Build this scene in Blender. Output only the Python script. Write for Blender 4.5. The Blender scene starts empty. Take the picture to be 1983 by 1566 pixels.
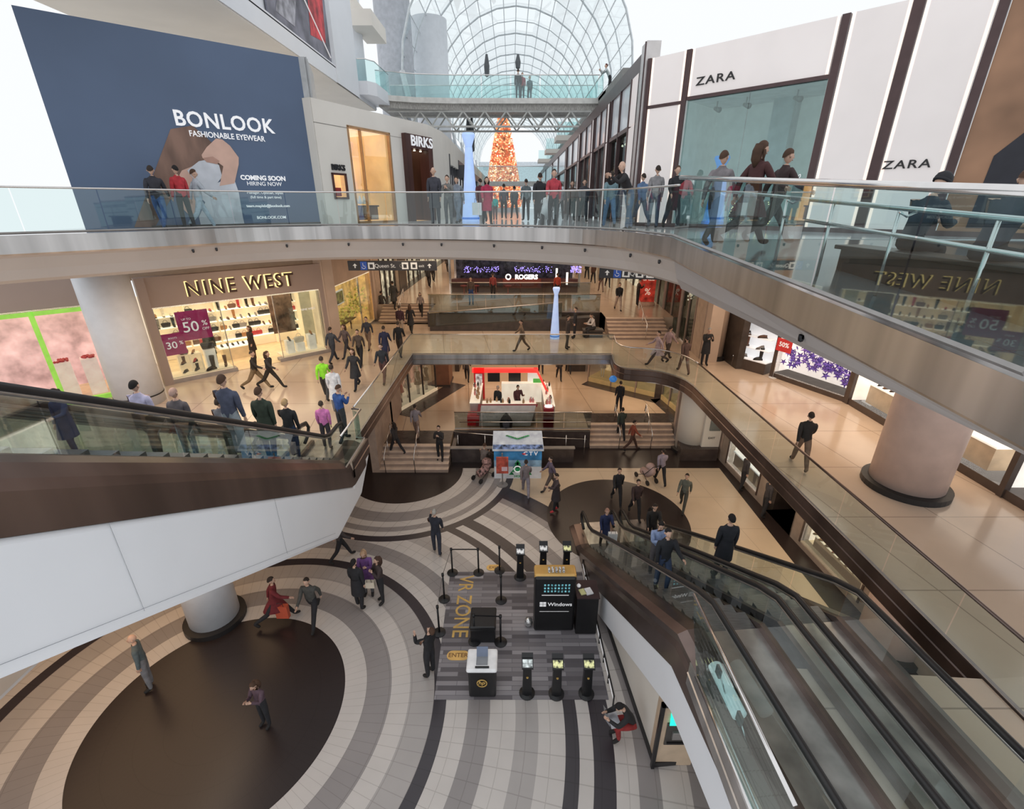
import bpy, bmesh, math, random
from mathutils import Vector, Matrix
random.seed(7)
C = bpy.context.scene.collection
PI = math.pi
# ------------------------------------------------------------------ levels (metres): hall floor 0, shop floor 4.3, upper floor 10.7
Z0, Z1, Z2, Z2B, Z3, Z4 = 0.0, 0.9, 4.3, 5.2, 10.7, 18.1
CAMZ = 11.4
FPX, TILT, CX, CY = 911.0, math.radians(23.0), 991.5, 783.0
def G(px, py, z):
    """floor point at height z seen at a pixel of the 1983x1566 photograph (used only to survey where people and things stand)"""
    a = (px-CX)/FPX; b = -(py-CY)/FPX
    d = Vector((a, math.cos(TILT)+b*math.sin(TILT), -math.sin(TILT)+b*math.cos(TILT)))
    t = (z-CAMZ)/d.z
    return Vector((d.x*t, d.y*t, z))
def GY(px, py, Y):
    a = (px-CX)/FPX; b = -(py-CY)/FPX
    d = Vector((a, math.cos(TILT)+b*math.sin(TILT), -math.sin(TILT)+b*math.cos(TILT)))
    t = Y/d.y
    return Vector((d.x*t, Y, CAMZ+d.z*t))
# ------------------------------------------------------------------ materials
MATS = {}
def mat(name, col, rough=0.6, metal=0.0, emit=0.0, ecol=None, var=0.06, scale=3.0, bump=0.0, spec=0.5, stretch=None):
    if name in MATS: return MATS[name]
    m = bpy.data.materials.new(name); m.use_nodes = True
    nt = m.node_tree; b = nt.nodes['Principled BSDF']
    b.inputs['Roughness'].default_value = rough; b.inputs['Metallic'].default_value = metal
    b.inputs['Specular IOR Level'].default_value = spec
    tc = nt.nodes.new('ShaderNodeTexCoord'); no = nt.nodes.new('ShaderNodeTexNoise')
    no.inputs['Scale'].default_value = scale; no.inputs['Detail'].default_value = 3
    if stretch:
        mp = nt.nodes.new('ShaderNodeMapping'); mp.inputs['Scale'].default_value = stretch
        nt.links.new(tc.outputs['Object'], mp.inputs[0]); nt.links.new(mp.outputs[0], no.inputs['Vector'])
    else: nt.links.new(tc.outputs['Object'], no.inputs['Vector'])
    rp = nt.nodes.new('ShaderNodeValToRGB')
    c0 = [max(0, c*(1-var*2)) for c in col[:3]]+[1]; c1 = [min(1, c*(1+var*2)) for c in col[:3]]+[1]
    rp.color_ramp.elements[0].position = .3; rp.color_ramp.elements[1].position = .7
    rp.color_ramp.elements[0].color = c0; rp.color_ramp.elements[1].color = c1
    nt.links.new(no.outputs['Fac'], rp.inputs[0]); nt.links.new(rp.outputs[0], b.inputs['Base Color'])
    if emit:
        b.inputs['Emission Strength'].default_value = emit
        if ecol: b.inputs['Emission Color'].default_value = (*ecol, 1)
        else: nt.links.new(rp.outputs[0], b.inputs['Emission Color'])
    if bump:
        bp = nt.nodes.new('ShaderNodeBump'); bp.inputs['Strength'].default_value = bump
        nt.links.new(no.outputs['Fac'], bp.inputs['Height']); nt.links.new(bp.outputs[0], b.inputs['Normal'])
    MATS[name] = m; return m
def glassmat(name, tint, refl=0.10, rough=0.02, grz=.22):
    m = bpy.data.materials.new(name); m.use_nodes = True; nt = m.node_tree
    for n in list(nt.nodes): nt.nodes.remove(n)
    o = nt.nodes.new('ShaderNodeOutputMaterial'); t = nt.nodes.new('ShaderNodeBsdfTransparent')
    g = nt.nodes.new('ShaderNodeBsdfGlossy'); mx = nt.nodes.new('ShaderNodeMixShader')
    lw = nt.nodes.new('ShaderNodeLayerWeight'); lw.inputs['Blend'].default_value = .35
    mr = nt.nodes.new('ShaderNodeMapRange'); mr.inputs[3].default_value = refl; mr.inputs[4].default_value = min(1, refl+grz)
    t.inputs[0].default_value = (*tint, 1); g.inputs['Roughness'].default_value = rough
    g.inputs[0].default_value = (.9, .97, .96, 1)
    nt.links.new(lw.outputs['Fresnel'], mr.inputs[0]); nt.links.new(mr.outputs[0], mx.inputs[0])
    nt.links.new(t.outputs[0], mx.inputs[1]); nt.links.new(g.outputs[0], mx.inputs[2]); nt.links.new(mx.outputs[0], o.inputs[0])
    MATS[name] = m; return m
GL = glassmat('balustrade_glass', (.80, .90, .89), .07)
GLT = glassmat('teal_glass', (.66, .84, .84), .10)
GLR = glassmat('ramp_glass', (.62, .80, .80), .10, grz=.5)
GLC = glassmat('shop_glass', (.92, .95, .94), .04)
GLS = glassmat('smoked_glass', (.42, .47, .46), .10)
WHITE = mat('white_paint', (.74, .76, .80), .55, var=.015, scale=.6)
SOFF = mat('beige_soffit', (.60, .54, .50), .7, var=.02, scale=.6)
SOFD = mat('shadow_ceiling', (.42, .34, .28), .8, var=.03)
BEIGE = mat('beige_stone_cladding', (.56, .43, .34), .5, var=.04, scale=1.2)
STEEL = mat('brushed_steel', (.50, .48, .47), .28, .85, var=.16, scale=1.6, stretch=(1.2, 1.2, .05))
BRONZE = mat('dark_bronze_metal', (.17, .125, .11), .30, .75, var=.22, scale=.9, stretch=(1, 1, .1))
CHROME = mat('polished_rail', (.72, .70, .69), .16, .95, var=.03)
BLACK = mat('black_rubber', (.018, .017, .018), .45, var=.1)
DARK = mat('dark_brown_panel', (.055, .042, .036), .35, var=.15)
DARKST = mat('dark_stone', (.06, .045, .042), .25, var=.12)
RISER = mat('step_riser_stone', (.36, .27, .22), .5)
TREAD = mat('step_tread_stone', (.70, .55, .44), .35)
TRIMG = mat('grey_metal_trim', (.33, .31, .30), .4, .5)
CREAM = mat('cream_wall', (.72, .68, .62), .6, var=.02, scale=.7)
# ------------------------------------------------------------------ mesh builder
ROOTM = {}
class MB:
    def __init__(s): s.v = []; s.f = []
    def add(s, vs, fs):
        o = len(s.v); s.v += [Vector(x) for x in vs]; s.f += [[i+o for i in f] for f in fs]; return s
    def box(s, x0, x1, y0, y1, z0, z1):
        return s.add([(x0,y0,z0),(x1,y0,z0),(x1,y1,z0),(x0,y1,z0),(x0,y0,z1),(x1,y0,z1),(x1,y1,z1),(x0,y1,z1)],
                     [(3,2,1,0),(4,5,6,7),(0,1,5,4),(1,2,6,5),(2,3,7,6),(3,0,4,7)])
    def cbox(s, c, sx, sy, sz, rot=0):
        o = len(s.v); s.box(-sx/2, sx/2, -sy/2, sy/2, -sz/2, sz/2); R = Matrix.Rotation(rot, 3, 'Z')
        for i in range(o, len(s.v)): s.v[i] = R @ s.v[i] + Vector(c)
        return s
    def wbox(s, W, u0, u1, v0, v1, n0, n1):
        ps = []
        for (n, v) in ((n0, v0), (n1, v0), (n0, v1), (n1, v1)):
            ps += [W.pt(u0, v, n), W.pt(u1, v, n)]
        # order: (u,n,v)
        return s.add(ps, [(0,1,3,2),(4,6,7,5),(0,4,5,1),(2,3,7,6),(0,2,6,4),(1,5,7,3)])
    def prism(s, poly, z0, z1):
        n = len(poly)
        return s.add([(p[0],p[1],z0) for p in poly]+[(p[0],p[1],z1) for p in poly],
                     [list(range(n))[::-1], list(range(n, 2*n))]+[(i,(i+1)%n,(i+1)%n+n,i+n) for i in range(n)])
    def quad(s, a, b, c, d): return s.add([a,b,c,d], [(0,1,2,3)])
    def tube(s, path, r, n=8, cap=True):
        path = [Vector(p) for p in path]; L = len(path); rr = r if isinstance(r, (list, tuple)) else [r]*L
        vs = []; pu = None
        for i, p in enumerate(path):
            t = (path[min(i+1, L-1)]-path[max(i-1, 0)]).normalized()
            if pu is None:
                pu = t.cross(Vector((0,0,1)));
                if pu.length < .05: pu = t.cross(Vector((1,0,0)))
            pu = (pu - t*pu.dot(t)).normalized(); w = t.cross(pu)
            for k in range(n):
                a = 2*PI*k/n; vs.append(p+(pu*math.cos(a)+w*math.sin(a))*rr[i])
        fs = [(i*n+k, i*n+(k+1)%n, (i+1)*n+(k+1)%n, (i+1)*n+k) for i in range(L-1) for k in range(n)]
        if cap: fs += [list(range(n))[::-1], [(L-1)*n+k for k in range(n)]]
        return s.add(vs, fs)
    def lathe(s, prof, c=(0,0,0), n=24, sx=1, sy=1):
        vs = []; L = len(prof)
        for r, z in prof:
            for k in range(n):
                a = 2*PI*k/n; vs.append((c[0]+r*sx*math.cos(a), c[1]+r*sy*math.sin(a), c[2]+z))
        fs = [(i*n+k, i*n+(k+1)%n, (i+1)*n+(k+1)%n, (i+1)*n+k) for i in range(L-1) for k in range(n)]
        fs += [list(range(n))[::-1], [(L-1)*n+k for k in range(n)]]
        return s.add(vs, fs)
    def band(s, path, prof, closed=False):
        """sweep an open 2-D profile [(out, z)] along a plan path; out is to the right of travel"""
        P = [Vector((p[0], p[1], p[2] if len(p) > 2 else 0)) for p in path]; L = len(P); vs = []
        for i, p in enumerate(P):
            a = (P[i]-P[i-1]) if i else (P[1]-P[0]); b = (P[i+1]-P[i]) if i < L-1 else a
            a = Vector((a.x,a.y,0)).normalized(); b = Vector((b.x,b.y,0)).normalized()
            t = (a+b).normalized(); nrm = Vector((t.y, -t.x, 0)); k = 1/max(.4, math.sqrt((1+a.dot(b))/2))
            for o, z in prof: vs.append(p+nrm*o*k+Vector((0,0,z)))
        m = len(prof)
        return s.add(vs, [(i*m+j, (i+1)*m+j, (i+1)*m+j+1, i*m+j+1) for i in range(L-1) for j in range(m-1)])
    def build(s, name, m, parent=None, smooth=False, bev=0, local=False, label=None):
        me = bpy.data.meshes.new(name)
        vs = s.v
        if parent is not None and not local and parent.name in ROOTM:
            inv = ROOTM[parent.name].inverted(); vs = [inv @ v for v in vs]
        elif parent is None and not local:
            # origin at the bottom centre of the mesh
            pass
        me.from_pydata([tuple(v) for v in vs], [], [f for f in s.f]); me.update()
        bm = bmesh.new(); bm.from_mesh(me); bmesh.ops.recalc_face_normals(bm, faces=bm.faces); bm.to_mesh(me); bm.free()
        me.materials.append(m)
        if smooth: me.polygons.foreach_set('use_smooth', [True]*len(me.polygons))
        o = bpy.data.objects.new(name, me); C.objects.link(o)
        if parent is not None:
            o.parent = parent
            if parent.name in ROOTM: ROOTM[o.name] = ROOTM[parent.name]
        if bev:
            b = o.modifiers.new('Bevel', 'BEVEL'); b.width = bev; b.segments = 2; b.limit_method = 'ANGLE'
        if label: o['label'] = label
        return o
def tag(o, label, cat, group=None, kind=None):
    o['label'] = label; o['category'] = cat
    if group: o['group'] = group
    if kind: o['kind'] = kind
    return o
def thing(name, label, cat, loc=(0,0,0), rz=0, group=None):
    o = bpy.data.objects.new(name, None); o.empty_display_size = .2; C.objects.link(o)
    o.location = loc; o.rotation_euler = (0,0,rz)
    ROOTM[o.name] = Matrix.Translation(Vector(loc)) @ Matrix.Rotation(rz, 4, 'Z')
    return tag(o, label, cat, group)
def struct(name, mb, m, label=None, **k):
    o = mb.build(name, m, **k); o['kind'] = 'structure'
    if label: o['label'] = label
    return o
class Wall:
    """vertical plane from p0 to p1 (left to right as seen), z0 at its foot; n points at the viewer"""
    def __init__(s, p0, p1, z0):
        s.o = Vector((p0[0], p0[1], z0)); d = Vector((p1[0]-p0[0], p1[1]-p0[1], 0)); s.L = d.length
        s.u = d.normalized(); s.n = s.u.cross(Vector((0,0,1)))
    def pt(s, u, v, n=0): return s.o+s.u*u+Vector((0,0,v))+s.n*n
    def rz(s): return math.atan2(s.u.y, s.u.x)
def dup(root, loc, rz=None, label=None, scale=None, group=None):
    r = root.copy(); C.objects.link(r); r.location = loc
    if rz is not None: r.rotation_euler = (0,0,rz)
    if scale: r.scale = (scale,)*3
    if label: r['label'] = label
    if group: r['group'] = group
    for ch in list(root.children):
        c = ch.copy(); C.objects.link(c); c.parent = r
        for g in list(ch.children):
            d = g.copy(); C.objects.link(d); d.parent = c
    return r
def textmesh(body, size, extr=.01, bold=0, align='CENTER', space=1.0):
    cu = bpy.data.curves.new('letters', 'FONT'); cu.body = body; cu.size = size; cu.extrude = extr
    cu.align_x = align; cu.align_y = 'CENTER'; cu.offset = bold; cu.space_character = space; cu.resolution_u = 3
    o = bpy.data.objects.new('tmp', cu); C.objects.link(o); bpy.context.view_layer.update()
    me = bpy.data.meshes.new_from_object(o.evaluated_get(bpy.context.evaluated_depsgraph_get()))
    bpy.data.objects.remove(o); bpy.data.curves.remove(cu); return me
def lettering(body, size, m, parent, M, extr=.01, bold=0, align='CENTER', sx=1.0, space=1.0, name='lettering', slant=0):
    """M: world matrix of the text plane (x along, y up, z out)"""
    me = textmesh(body, size, extr, bold, align, space)
    S = Matrix.Diagonal((sx,1,1,1)); S[0][1] = slant
    me.transform(ROOTM[parent.name].inverted() @ M @ S if parent.name in ROOTM else M @ S)
    me.materials.clear(); me.materials.append(m)
    o = bpy.data.objects.new(name, me); C.objects.link(o); o.parent = parent; return o
def wm(W, u, v, n=.02):
    p = W.pt(u, v, n); M = Matrix.Identity(4)
    for i in range(3):
        M[i][0] = W.u[i]; M[i][1] = (0,0,1)[i]; M[i][2] = W.n[i]; M[i][3] = p[i]
    return M
def flat(x, y, z, rz):
    return Matrix.Translation((x,y,z)) @ Matrix.Rotation(rz, 4, 'Z')
def smoothpath(pts, sub=4):
    P = [Vector(p) for p in pts]; out = []
    for i in range(len(P)-1):
        p0 = P[max(i-1,0)]; p1 = P[i]; p2 = P[i+1]; p3 = P[min(i+2, len(P)-1)]
        for k in range(sub):
            t = k/sub
            out.append(.5*((2*p1)+(p2-p0)*t+(2*p0-5*p1+4*p2-p3)*t*t+(3*p1-p0-3*p2+p3)*t**3))
    out.append(P[-1]); return out
# ------------------------------------------------------------------ node based floor of the hall
def floor_hall():
    m = bpy.data.materials.new('hall_floor_mosaic'); m.use_nodes = True; nt = m.node_tree; L = nt.links
    b = nt.nodes['Principled BSDF']; b.inputs['Roughness'].default_value = .3
    geo = nt.nodes.new('ShaderNodeNewGeometry'); sep = nt.nodes.new('ShaderNodeSeparateXYZ'); L.new(geo.outputs['Position'], sep.inputs[0])
    X, Y = sep.outputs[0], sep.outputs[1]
    def mt(op, a, c=None):
        n = nt.nodes.new('ShaderNodeMath'); n.operation = op
        for i, q in enumerate((a, c)):
            if q is None: continue
            if isinstance(q, (int, float)): n.inputs[i].default_value = q
            else: L.new(q, n.inputs[i])
        return n.outputs[0]
    def rad(cx, cy, sx=1, sy=1):
        dx = mt('MULTIPLY', mt('SUBTRACT', X, cx), sx); dy = mt('MULTIPLY', mt('SUBTRACT', Y, cy), sy)
        return mt('SQRT', mt('ADD', mt('MULTIPLY', dx, dx), mt('MULTIPLY', dy, dy))), dx, dy
    def ramp(fac, stops, R):
        r = nt.nodes.new('ShaderNodeValToRGB'); cr = r.color_ramp; cr.interpolation = 'CONSTANT'
        while len(cr.elements) > 1: cr.elements.remove(cr.elements[-1])
        cr.elements[0].position = 0; cr.elements[0].color = (*stops[0][1], 1)
        for p, c in stops[1:]:
            e = cr.elements.new(p/R); e.color = (*c, 1)
        L.new(mt('DIVIDE', fac, R), r.inputs[0]); return r.outputs[0]
    def mix(f, a, c):
        n = nt.nodes.new('ShaderNodeMixRGB'); L.new(f, n.inputs[0])
        for i, q in ((1, a), (2, c)):
            if isinstance(q, tuple): n.inputs[i].default_value = (*q, 1)
            else: L.new(q, n.inputs[i])
        return n.outputs[0]
    lt, gr, lg, dk, dd, pz = (.60,.56,.53), (.30,.275,.27), (.42,.39,.375), (.045,.038,.045), (.03,.021,.02), (.62,.50,.37)
    rA, ax, ay = rad(-7.1, 7.6); rB, bx, by = rad(-4.85, 18.9); rC, _, _ = rad(4.15, 15.35, 1.03, 1)
    colA = ramp(rA, [(0,dd),(2.83,lt),(3.42,gr),(3.99,lt),(4.48,lg),(5.08,dk),(5.4,lt),(5.97,gr),(6.55,lt),(7.17,lg),(7.73,lt),
                     (8.31,dk),(8.62,lt),(8.93,dk),(9.42,lt),(9.85,gr),(10.32,lt),(10.94,gr),(11.3,dk),(12.05,pz)], 20)
    colB = ramp(rB, [(0,dd),(2.55,lt),(3.15,gr),(3.77,lt),(4.08,gr),(4.36,lt),(4.64,dk)], 6)
    th = mt('ARCTAN2', ay, ax)
    jr = mt('LESS_THAN', mt('FRACT', mt('MULTIPLY', th, 17.0)), .05)
    jc = mt('LESS_THAN', mt('FRACT', mt('MULTIPLY', rA, 1.75)), .03)
    gx = mt('LESS_THAN', mt('FRACT', mt('DIVIDE', mt('ADD', X, mt('MULTIPLY', Y, .12)), 2.1)), .012)
    gy = mt('LESS_THAN', mt('FRACT', mt('DIVIDE', Y, 2.1)), .012)
    isA = mt('LESS_THAN', rA, 12.05)
    joint = mt('ADD', mt('MULTIPLY', mt('MAXIMUM', jr, jc), isA), mt('MULTIPLY', mt('MAXIMUM', gx, gy), mt('SUBTRACT', 1.0, isA)))
    # dark border along the stairs
    back = mt('GREATER_THAN', Y, 19.2)
    left = mt('LESS_THAN', X, 3.4)
    col = mix(mt('LESS_THAN', rC, 2.85), colA, dd)
    col = mix(mt('LESS_THAN', rB, 4.95), col, colB)
    col = mix(back, col, dd)
    rim = mt('GREATER_THAN', X, 9.75); col = mix(rim, col, dd)
    j = nt.nodes.new('ShaderNodeMixRGB'); j.blend_type = 'MULTIPLY'; L.new(mt('MULTIPLY', joint, .30), j.inputs[0]); L.new(col, j.inputs[1]); j.inputs[2].default_value = (.25,.22,.2,1)
    no = nt.nodes.new('ShaderNodeTexNoise'); no.inputs['Scale'].default_value = 1.2; no.inputs['Detail'].default_value = 5
    L.new(geo.outputs['Position'], no.inputs['Vector'])
    r2 = nt.nodes.new('ShaderNodeValToRGB'); r2.color_ramp.elements[0].color = (.86,.86,.86,1); r2.color_ramp.elements[1].color = (1.06,1.06,1.06,1); L.new(no.outputs['Fac'], r2.inputs[0])
    k = nt.nodes.new('ShaderNodeMixRGB'); k.blend_type = 'MULTIPLY'; k.inputs[0].default_value = 1; L.new(j.outputs[0], k.inputs[1]); L.new(r2.outputs[0], k.inputs[2])
    L.new(k.outputs[0], b.inputs['Base Color']); return m
def floor_tiles(name, col, step, rough=.12, skew=.0, line=.012, w=.5):
    m = bpy.data.materials.new(name); m.use_nodes = True; nt = m.node_tree; L = nt.links
    b = nt.nodes['Principled BSDF']; b.inputs['Roughness'].default_value = rough
    geo = nt.nodes.new('ShaderNodeNewGeometry'); sep = nt.nodes.new('ShaderNodeSeparateXYZ'); L.new(geo.outputs['Position'], sep.inputs[0])
    def mt(op, a, c=None):
        n = nt.nodes.new('ShaderNodeMath'); n.operation = op
        for i, q in enumerate((a, c)):
            if q is None: continue
            if isinstance(q, (int, float)): n.inputs[i].default_value = q
            else: L.new(q, n.inputs[i])
        return n.outputs[0]
    gx = mt('LESS_THAN', mt('FRACT', mt('DIVIDE', mt('ADD', sep.outputs[0], mt('MULTIPLY', sep.outputs[1], skew)), step)), line)
    gy = mt('LESS_THAN', mt('FRACT', mt('DIVIDE', sep.outputs[1], step)), line)
    f = mt('MULTIPLY', mt('MAXIMUM', gx, gy), w)
    no = nt.nodes.new('ShaderNodeTexNoise'); no.inputs['Scale'].default_value = .9; no.inputs['Detail'].default_value = 4; L.new(geo.outputs['Position'], no.inputs['Vector'])
    r2 = nt.nodes.new('ShaderNodeValToRGB'); r2.color_ramp.elements[0].color = (*[c*.86 for c in col], 1); r2.color_ramp.elements[1].color = (*[min(1, c*1.1) for c in col], 1)
    L.new(no.outputs['Fac'], r2.inputs[0])
    j = nt.nodes.new('ShaderNodeMixRGB'); L.new(f, j.inputs[0]); L.new(r2.outputs[0], j.inputs[1]); j.inputs[2].default_value = (.12,.09,.07,1)
    L.new(j.outputs[0], b.inputs['Base Color']); MATS[name] = m; return m
F2 = floor_tiles('shop_floor_beige_tile', (.62,.49,.385), 2.4, .14, .15)
F1 = floor_tiles('kiosk_floor_beige_tile', (.60,.45,.32), 3.4, .16, .1)
F3 = floor_tiles('upper_floor_pale_tile', (.62,.64,.66), 1.8, .10)
# ================================================================== CAMERA, WORLD
cam = bpy.data.cameras.new('camera'); co = bpy.data.objects.new('camera', cam); C.objects.link(co)
co.location = (0, 0, CAMZ); co.rotation_euler = (PI/2-TILT, 0, 0)
cam.sensor_width = 36; cam.lens = 36*FPX/1983; cam.clip_end = 400; cam.clip_start = .05
bpy.context.scene.camera = co
w = bpy.data.worlds.new('world'); bpy.context.scene.world = w; w.use_nodes = True
w.node_tree.nodes['Background'].inputs[0].default_value = (.95, .975, 1, 1); w.node_tree.nodes['Background'].inputs[1].default_value = 1.02
vs_ = bpy.context.scene.view_settings; vs_.view_transform = 'Standard'; vs_.look = 'None'; vs_.exposure = 0.0
def area(loc, sx, sy, power, col, rot=(0,0,0), spread=PI):
    l = bpy.data.lights.new('ceiling_light', 'AREA'); l.shape = 'RECTANGLE'; l.size = sx; l.size_y = sy; l.energy = power; l.color = col; l.spread = spread
    o = bpy.data.objects.new('ceiling_light', l); C.objects.link(o); o.location = loc; o.rotation_euler = rot; return o
WARM = (1, .76, .54)
# under the upper slab
area((-9.3, 15, 9.2), 5, 12, 300, WARM); area((11, 17, 9.2), 4, 12, 420, WARM)
area((0, 25.5, 9.2), 12, 5, 330, WARM); area((0, 38, 9.2), 16, 14, 800, WARM); area((0,56,9.2), 16, 14, 700, WARM)
# under the shop floor slab
area((0, 30, 3.6), 10, 10, 300, WARM); area((8.9, 13, 3.6), 2.2, 10, 120, WARM); area((-10, 9.5, 3.6), 5, 8, 150, (1,.66,.38))
area((7, 24.5, 3.5), 2, 2, 60, WARM)
# ================================================================== SETTING
m0 = floor_hall()
struct('floor', MB().prism([(-18,3),(16,3),(16,21.6),(4.0,21.6),(4.0,22),(-18,22)], -.3, 0), m0, 'hall floor with rings of dark and pale stone')
# landing floor (one metre up) and its dark border strips
struct('floor', MB().prism([(-6.4,19.95),(-2.95,19.95),(-2.95,21.45),(3.9,21.45),(3.9,22.3),(12,22.3),(12,48),(-14,48),(-14,24),(-6.4,24)], .1, Z1), F1, 'beige kiosk floor above the stairs')
struct('trim_1', MB().box(-6.4,-2.95,19.96,21.35,Z1,Z1+.006).box(3.9,8.6,22.32,23.5,Z1,Z1+.006), DARKST, 'dark stone strip at head of stairs')
# shop floor slab with its void
V2L, V2R = -5.15, 7.7
slab2 = [
 [(-22,1.5),(-8.6,1.5),(-8.6,12.3),(-4.8,12.3),(-4.8,13.8),(V2L,13.8),(V2L,23.3),(-8,23.3),(-8,24),(-22,24)],
 [(-22,24),(-8,24),(-8,23.3),(5.15,23.3),(5.0,21.6),(5.3,21.0),(6.2,20.75),(6.9,20.4),(7.5,19.6),(V2R,18.6),(V2R,1.5),(15,1.5),(18,24),(18,30),(-22,30)],
 [(3.05,1.5),(V2R,1.5),(V2R,5.3),(3.05,5.6)],
]
mb = MB()
for p in slab2: mb.prism(p, Z2-.5, Z2)
struct('floor', mb, F2, 'beige tiled shop floor around the void')
mb = MB()
for p in slab2[:2]: mb.prism(p, Z2-.56, Z2-.501)
struct('ceiling', mb, SOFF, 'soffit under the shop floor')
# raised part of the shop floor beyond the steps
struct('floor', MB().prism([(-22,32),(-8.6,32),(-8.6,32),(-5.2,32),(-5.2,29.4),(5.5,29.4),(5.5,28),(18,28),(18,80),(-22,80)], Z2-.2, Z2B), F2, 'raised shop floor beyond the steps')
# upper slab
edge3 = [(-13.8,9.6),(-12.2,11.8),(-10.4,13.8),(-8.8,15.9),(-7.2,17.0),(-5.2,17.45),(-2.5,17.3),(-.1,16.6),(1.8,15.5),(3.0,14.0),(3.45,12.4),(3.62,11.2)]
E3 = [tuple(p) for p in smoothpath([(*p,0) for p in edge3], 4)]
rampB = (3.7, 3.2)
out3 = [(13,10.8),(13,24),(12.5,110),(-14,110),(-14,9.6)]
mb = MB().prism([(p[0],p[1]) for p in E3]+[(4.6,11.2)]+out3, Z3-.4, Z3)
struct('floor', mb, F3, 'pale polished floor of the upper level')
E3r = [(p[0],p[1]) for p in E3]
E3in = []
for i, p in enumerate(E3):
    a_ = Vector(E3[max(i-1,0)]); b_ = Vector(E3[min(i+1,len(E3)-1)]); d_ = (b_-a_).normalized(); E3in.append((p[0]-d_.y*.9, p[1]+d_.x*.9))
struct('ceiling', MB().prism(E3in+[(4.5,11.0),(13,11.0)]+out3[1:], Z3-1.15, Z3-1.1), SOFF, 'soffit under the upper level')
# steel fascia and belly of the upper slab edge (travel left to right, void on the right hand)
pathU = [(*p[:2], Z3) for p in E3]
ramp_path = [(3.62,11.2,Z3),(3.64,8.5,Z3-.16),(3.66,6.0,Z3-.31),(3.69,3.2,Z3-.48),(3.70,1.6,Z3-.58)]
full = pathU+ramp_path[1:]
struct('trim_1', MB().band(full, [(-.10,.02),(.04,.02),(.04,-.40),(0,-.44)]), STEEL, 'steel fascia along upper slab edge')
struct('trim_2', MB().band(pathU, [(0,-.44),(-.10,-.50),(-.32,-.80),(-.46,-1.05),(-.62,-1.14),(-1.4,-1.17)]), SOFF, 'curved beige belly under the upper slab edge')
# ramp floor on the right
rb = []
for (x, y, z) in ramp_path: rb.append((x, y, z))
mb = MB()
for a, b in zip(ramp_path[:-1], ramp_path[1:]):
    mb.add([(a[0],a[1],a[2]),(a[0]+9.4,a[1],a[2]),(b[0]+9.4,b[1],b[2]),(b[0],b[1],b[2]),(a[0],a[1],a[2]-.4),(a[0]+9.4,a[1],a[2]-.4),(b[0]+9.4,b[1],b[2]-.4),(b[0],b[1],b[2]-.4)],
           [(0,1,2,3),(7,6,5,4),(0,4,5,1),(2,6,7,3),(1,5,6,2),(0,3,7,4)])
RAMP = floor_tiles('ramp_dark_slats', (.13,.14,.15), .35, .12, 0, .05, .5)
struct('floor', mb, RAMP, 'dark sloping ramp floor')
mb = MB()
for a, b in zip(ramp_path[:-1], ramp_path[1:]):
    mb.add([(a[0]+.55,a[1],9.56),(a[0]+9.4,a[1],9.56),(b[0]+9.4,b[1],9.56),(b[0]+.55,b[1],9.56)], [(0,1,2,3)])
struct('ceiling', mb, SOFF, 'soffit under the ramp')
mb = MB(); bp0 = []
for (x, y, z) in ramp_path: bp0 += [(x,y,z-.44),(x+.10,y,min(z-.50,z-.46)),(x+.2,y,(z-.5)*.35+9.62*.65),(x+.34,y,9.59),(x+.6,y,9.56)]
nr_ = len(ramp_path); mb.add(bp0, [(i*5+j,(i+1)*5+j,(i+1)*5+j+1,i*5+j+1) for i in range(nr_-1) for j in range(4)])
struct('trim_2', mb, mat('grey_ramp_belly', (.42,.385,.37), .6, var=.02, scale=.5), 'grey belly under the ramp edge')
# ------------------------------------------------------------------ balustrades
def arclen(path):
    d = [0]
    for a, b in zip(path[:-1], path[1:]): d.append(d[-1]+(Vector(b)-Vector(a)).length)
    return d
def along(path, s):
    d = arclen(path)
    for i in range(len(path)-1):
        if s <= d[i+1] or i == len(path)-2:
            t = (s-d[i])/max(1e-6, d[i+1]-d[i]); return Vector(path[i]).lerp(Vector(path[i+1]), t)
def balustrade(label, path, h=1.07, g=GL, railm=CHROME, r=.028, pan=1.5, group=None, dx=0.0, foot=.05):
    path = [Vector(p) for p in path]; L = arclen(path)[-1]
    t = thing('glass_balustrade', label, 'railing', path[0], 0, group)
    n = max(1, round(L/pan))
    for i in range(n):
        s0, s1 = L*i/n+.012, L*(i+1)/n-.012; k = max(1, int((s1-s0)/.4)); mb = MB()
        pts = [along(path, s0+(s1-s0)*j/k) for j in range(k+1)]
        for a, b in zip(pts[:-1], pts[1:]):
            mb.quad(a+Vector((0,0,foot)), b+Vector((0,0,foot)), b+Vector((0,0,h-.02)), a+Vector((0,0,h-.02)))
        mb.build('glass_panel', g, t)
    MB().tube([p+Vector((0,0,h)) for p in path], r, 8).build('handrail', railm, t, True)
    MB().tube([p+Vector((0,0,foot)) for p in path], .03, 4).build('base_channel', TRIMG, t)
    return t
inset = lambda P, d=.06: P
up = [Vector((p[0],p[1],Z3+.02)) for p in E3]
balustrade('long curved glass balustrade with thin steel handrail along upper floor edge', up, 1.07, GL, CHROME, .024, 1.6)
rp = [Vector((x,y,z+.02)) for x,y,z in ramp_path[:-1]]
t = balustrade('sloping glass balustrade with heavy handrail beside the dark ramp', rp, 1.22, GLR, CHROME, .042, 1.35)
def rod(t, pts, r, name='rail_rod', m=CHROME): return MB().tube(pts, r, 8).build(name, m, t, True)
rod(t, [p+Vector((.16,0,1.02-(.0 if i else 0.03))) for i, p in enumerate(rp)], .024, 'inner_handrail')
for k in (2.2, 4.4, 6.4):
    p = along(rp, k); rod(t, [p+Vector((0,0,1.0)), p+Vector((.08,0,.96)), p+Vector((.16,0,1.0))], .014, 'bracket')
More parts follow.
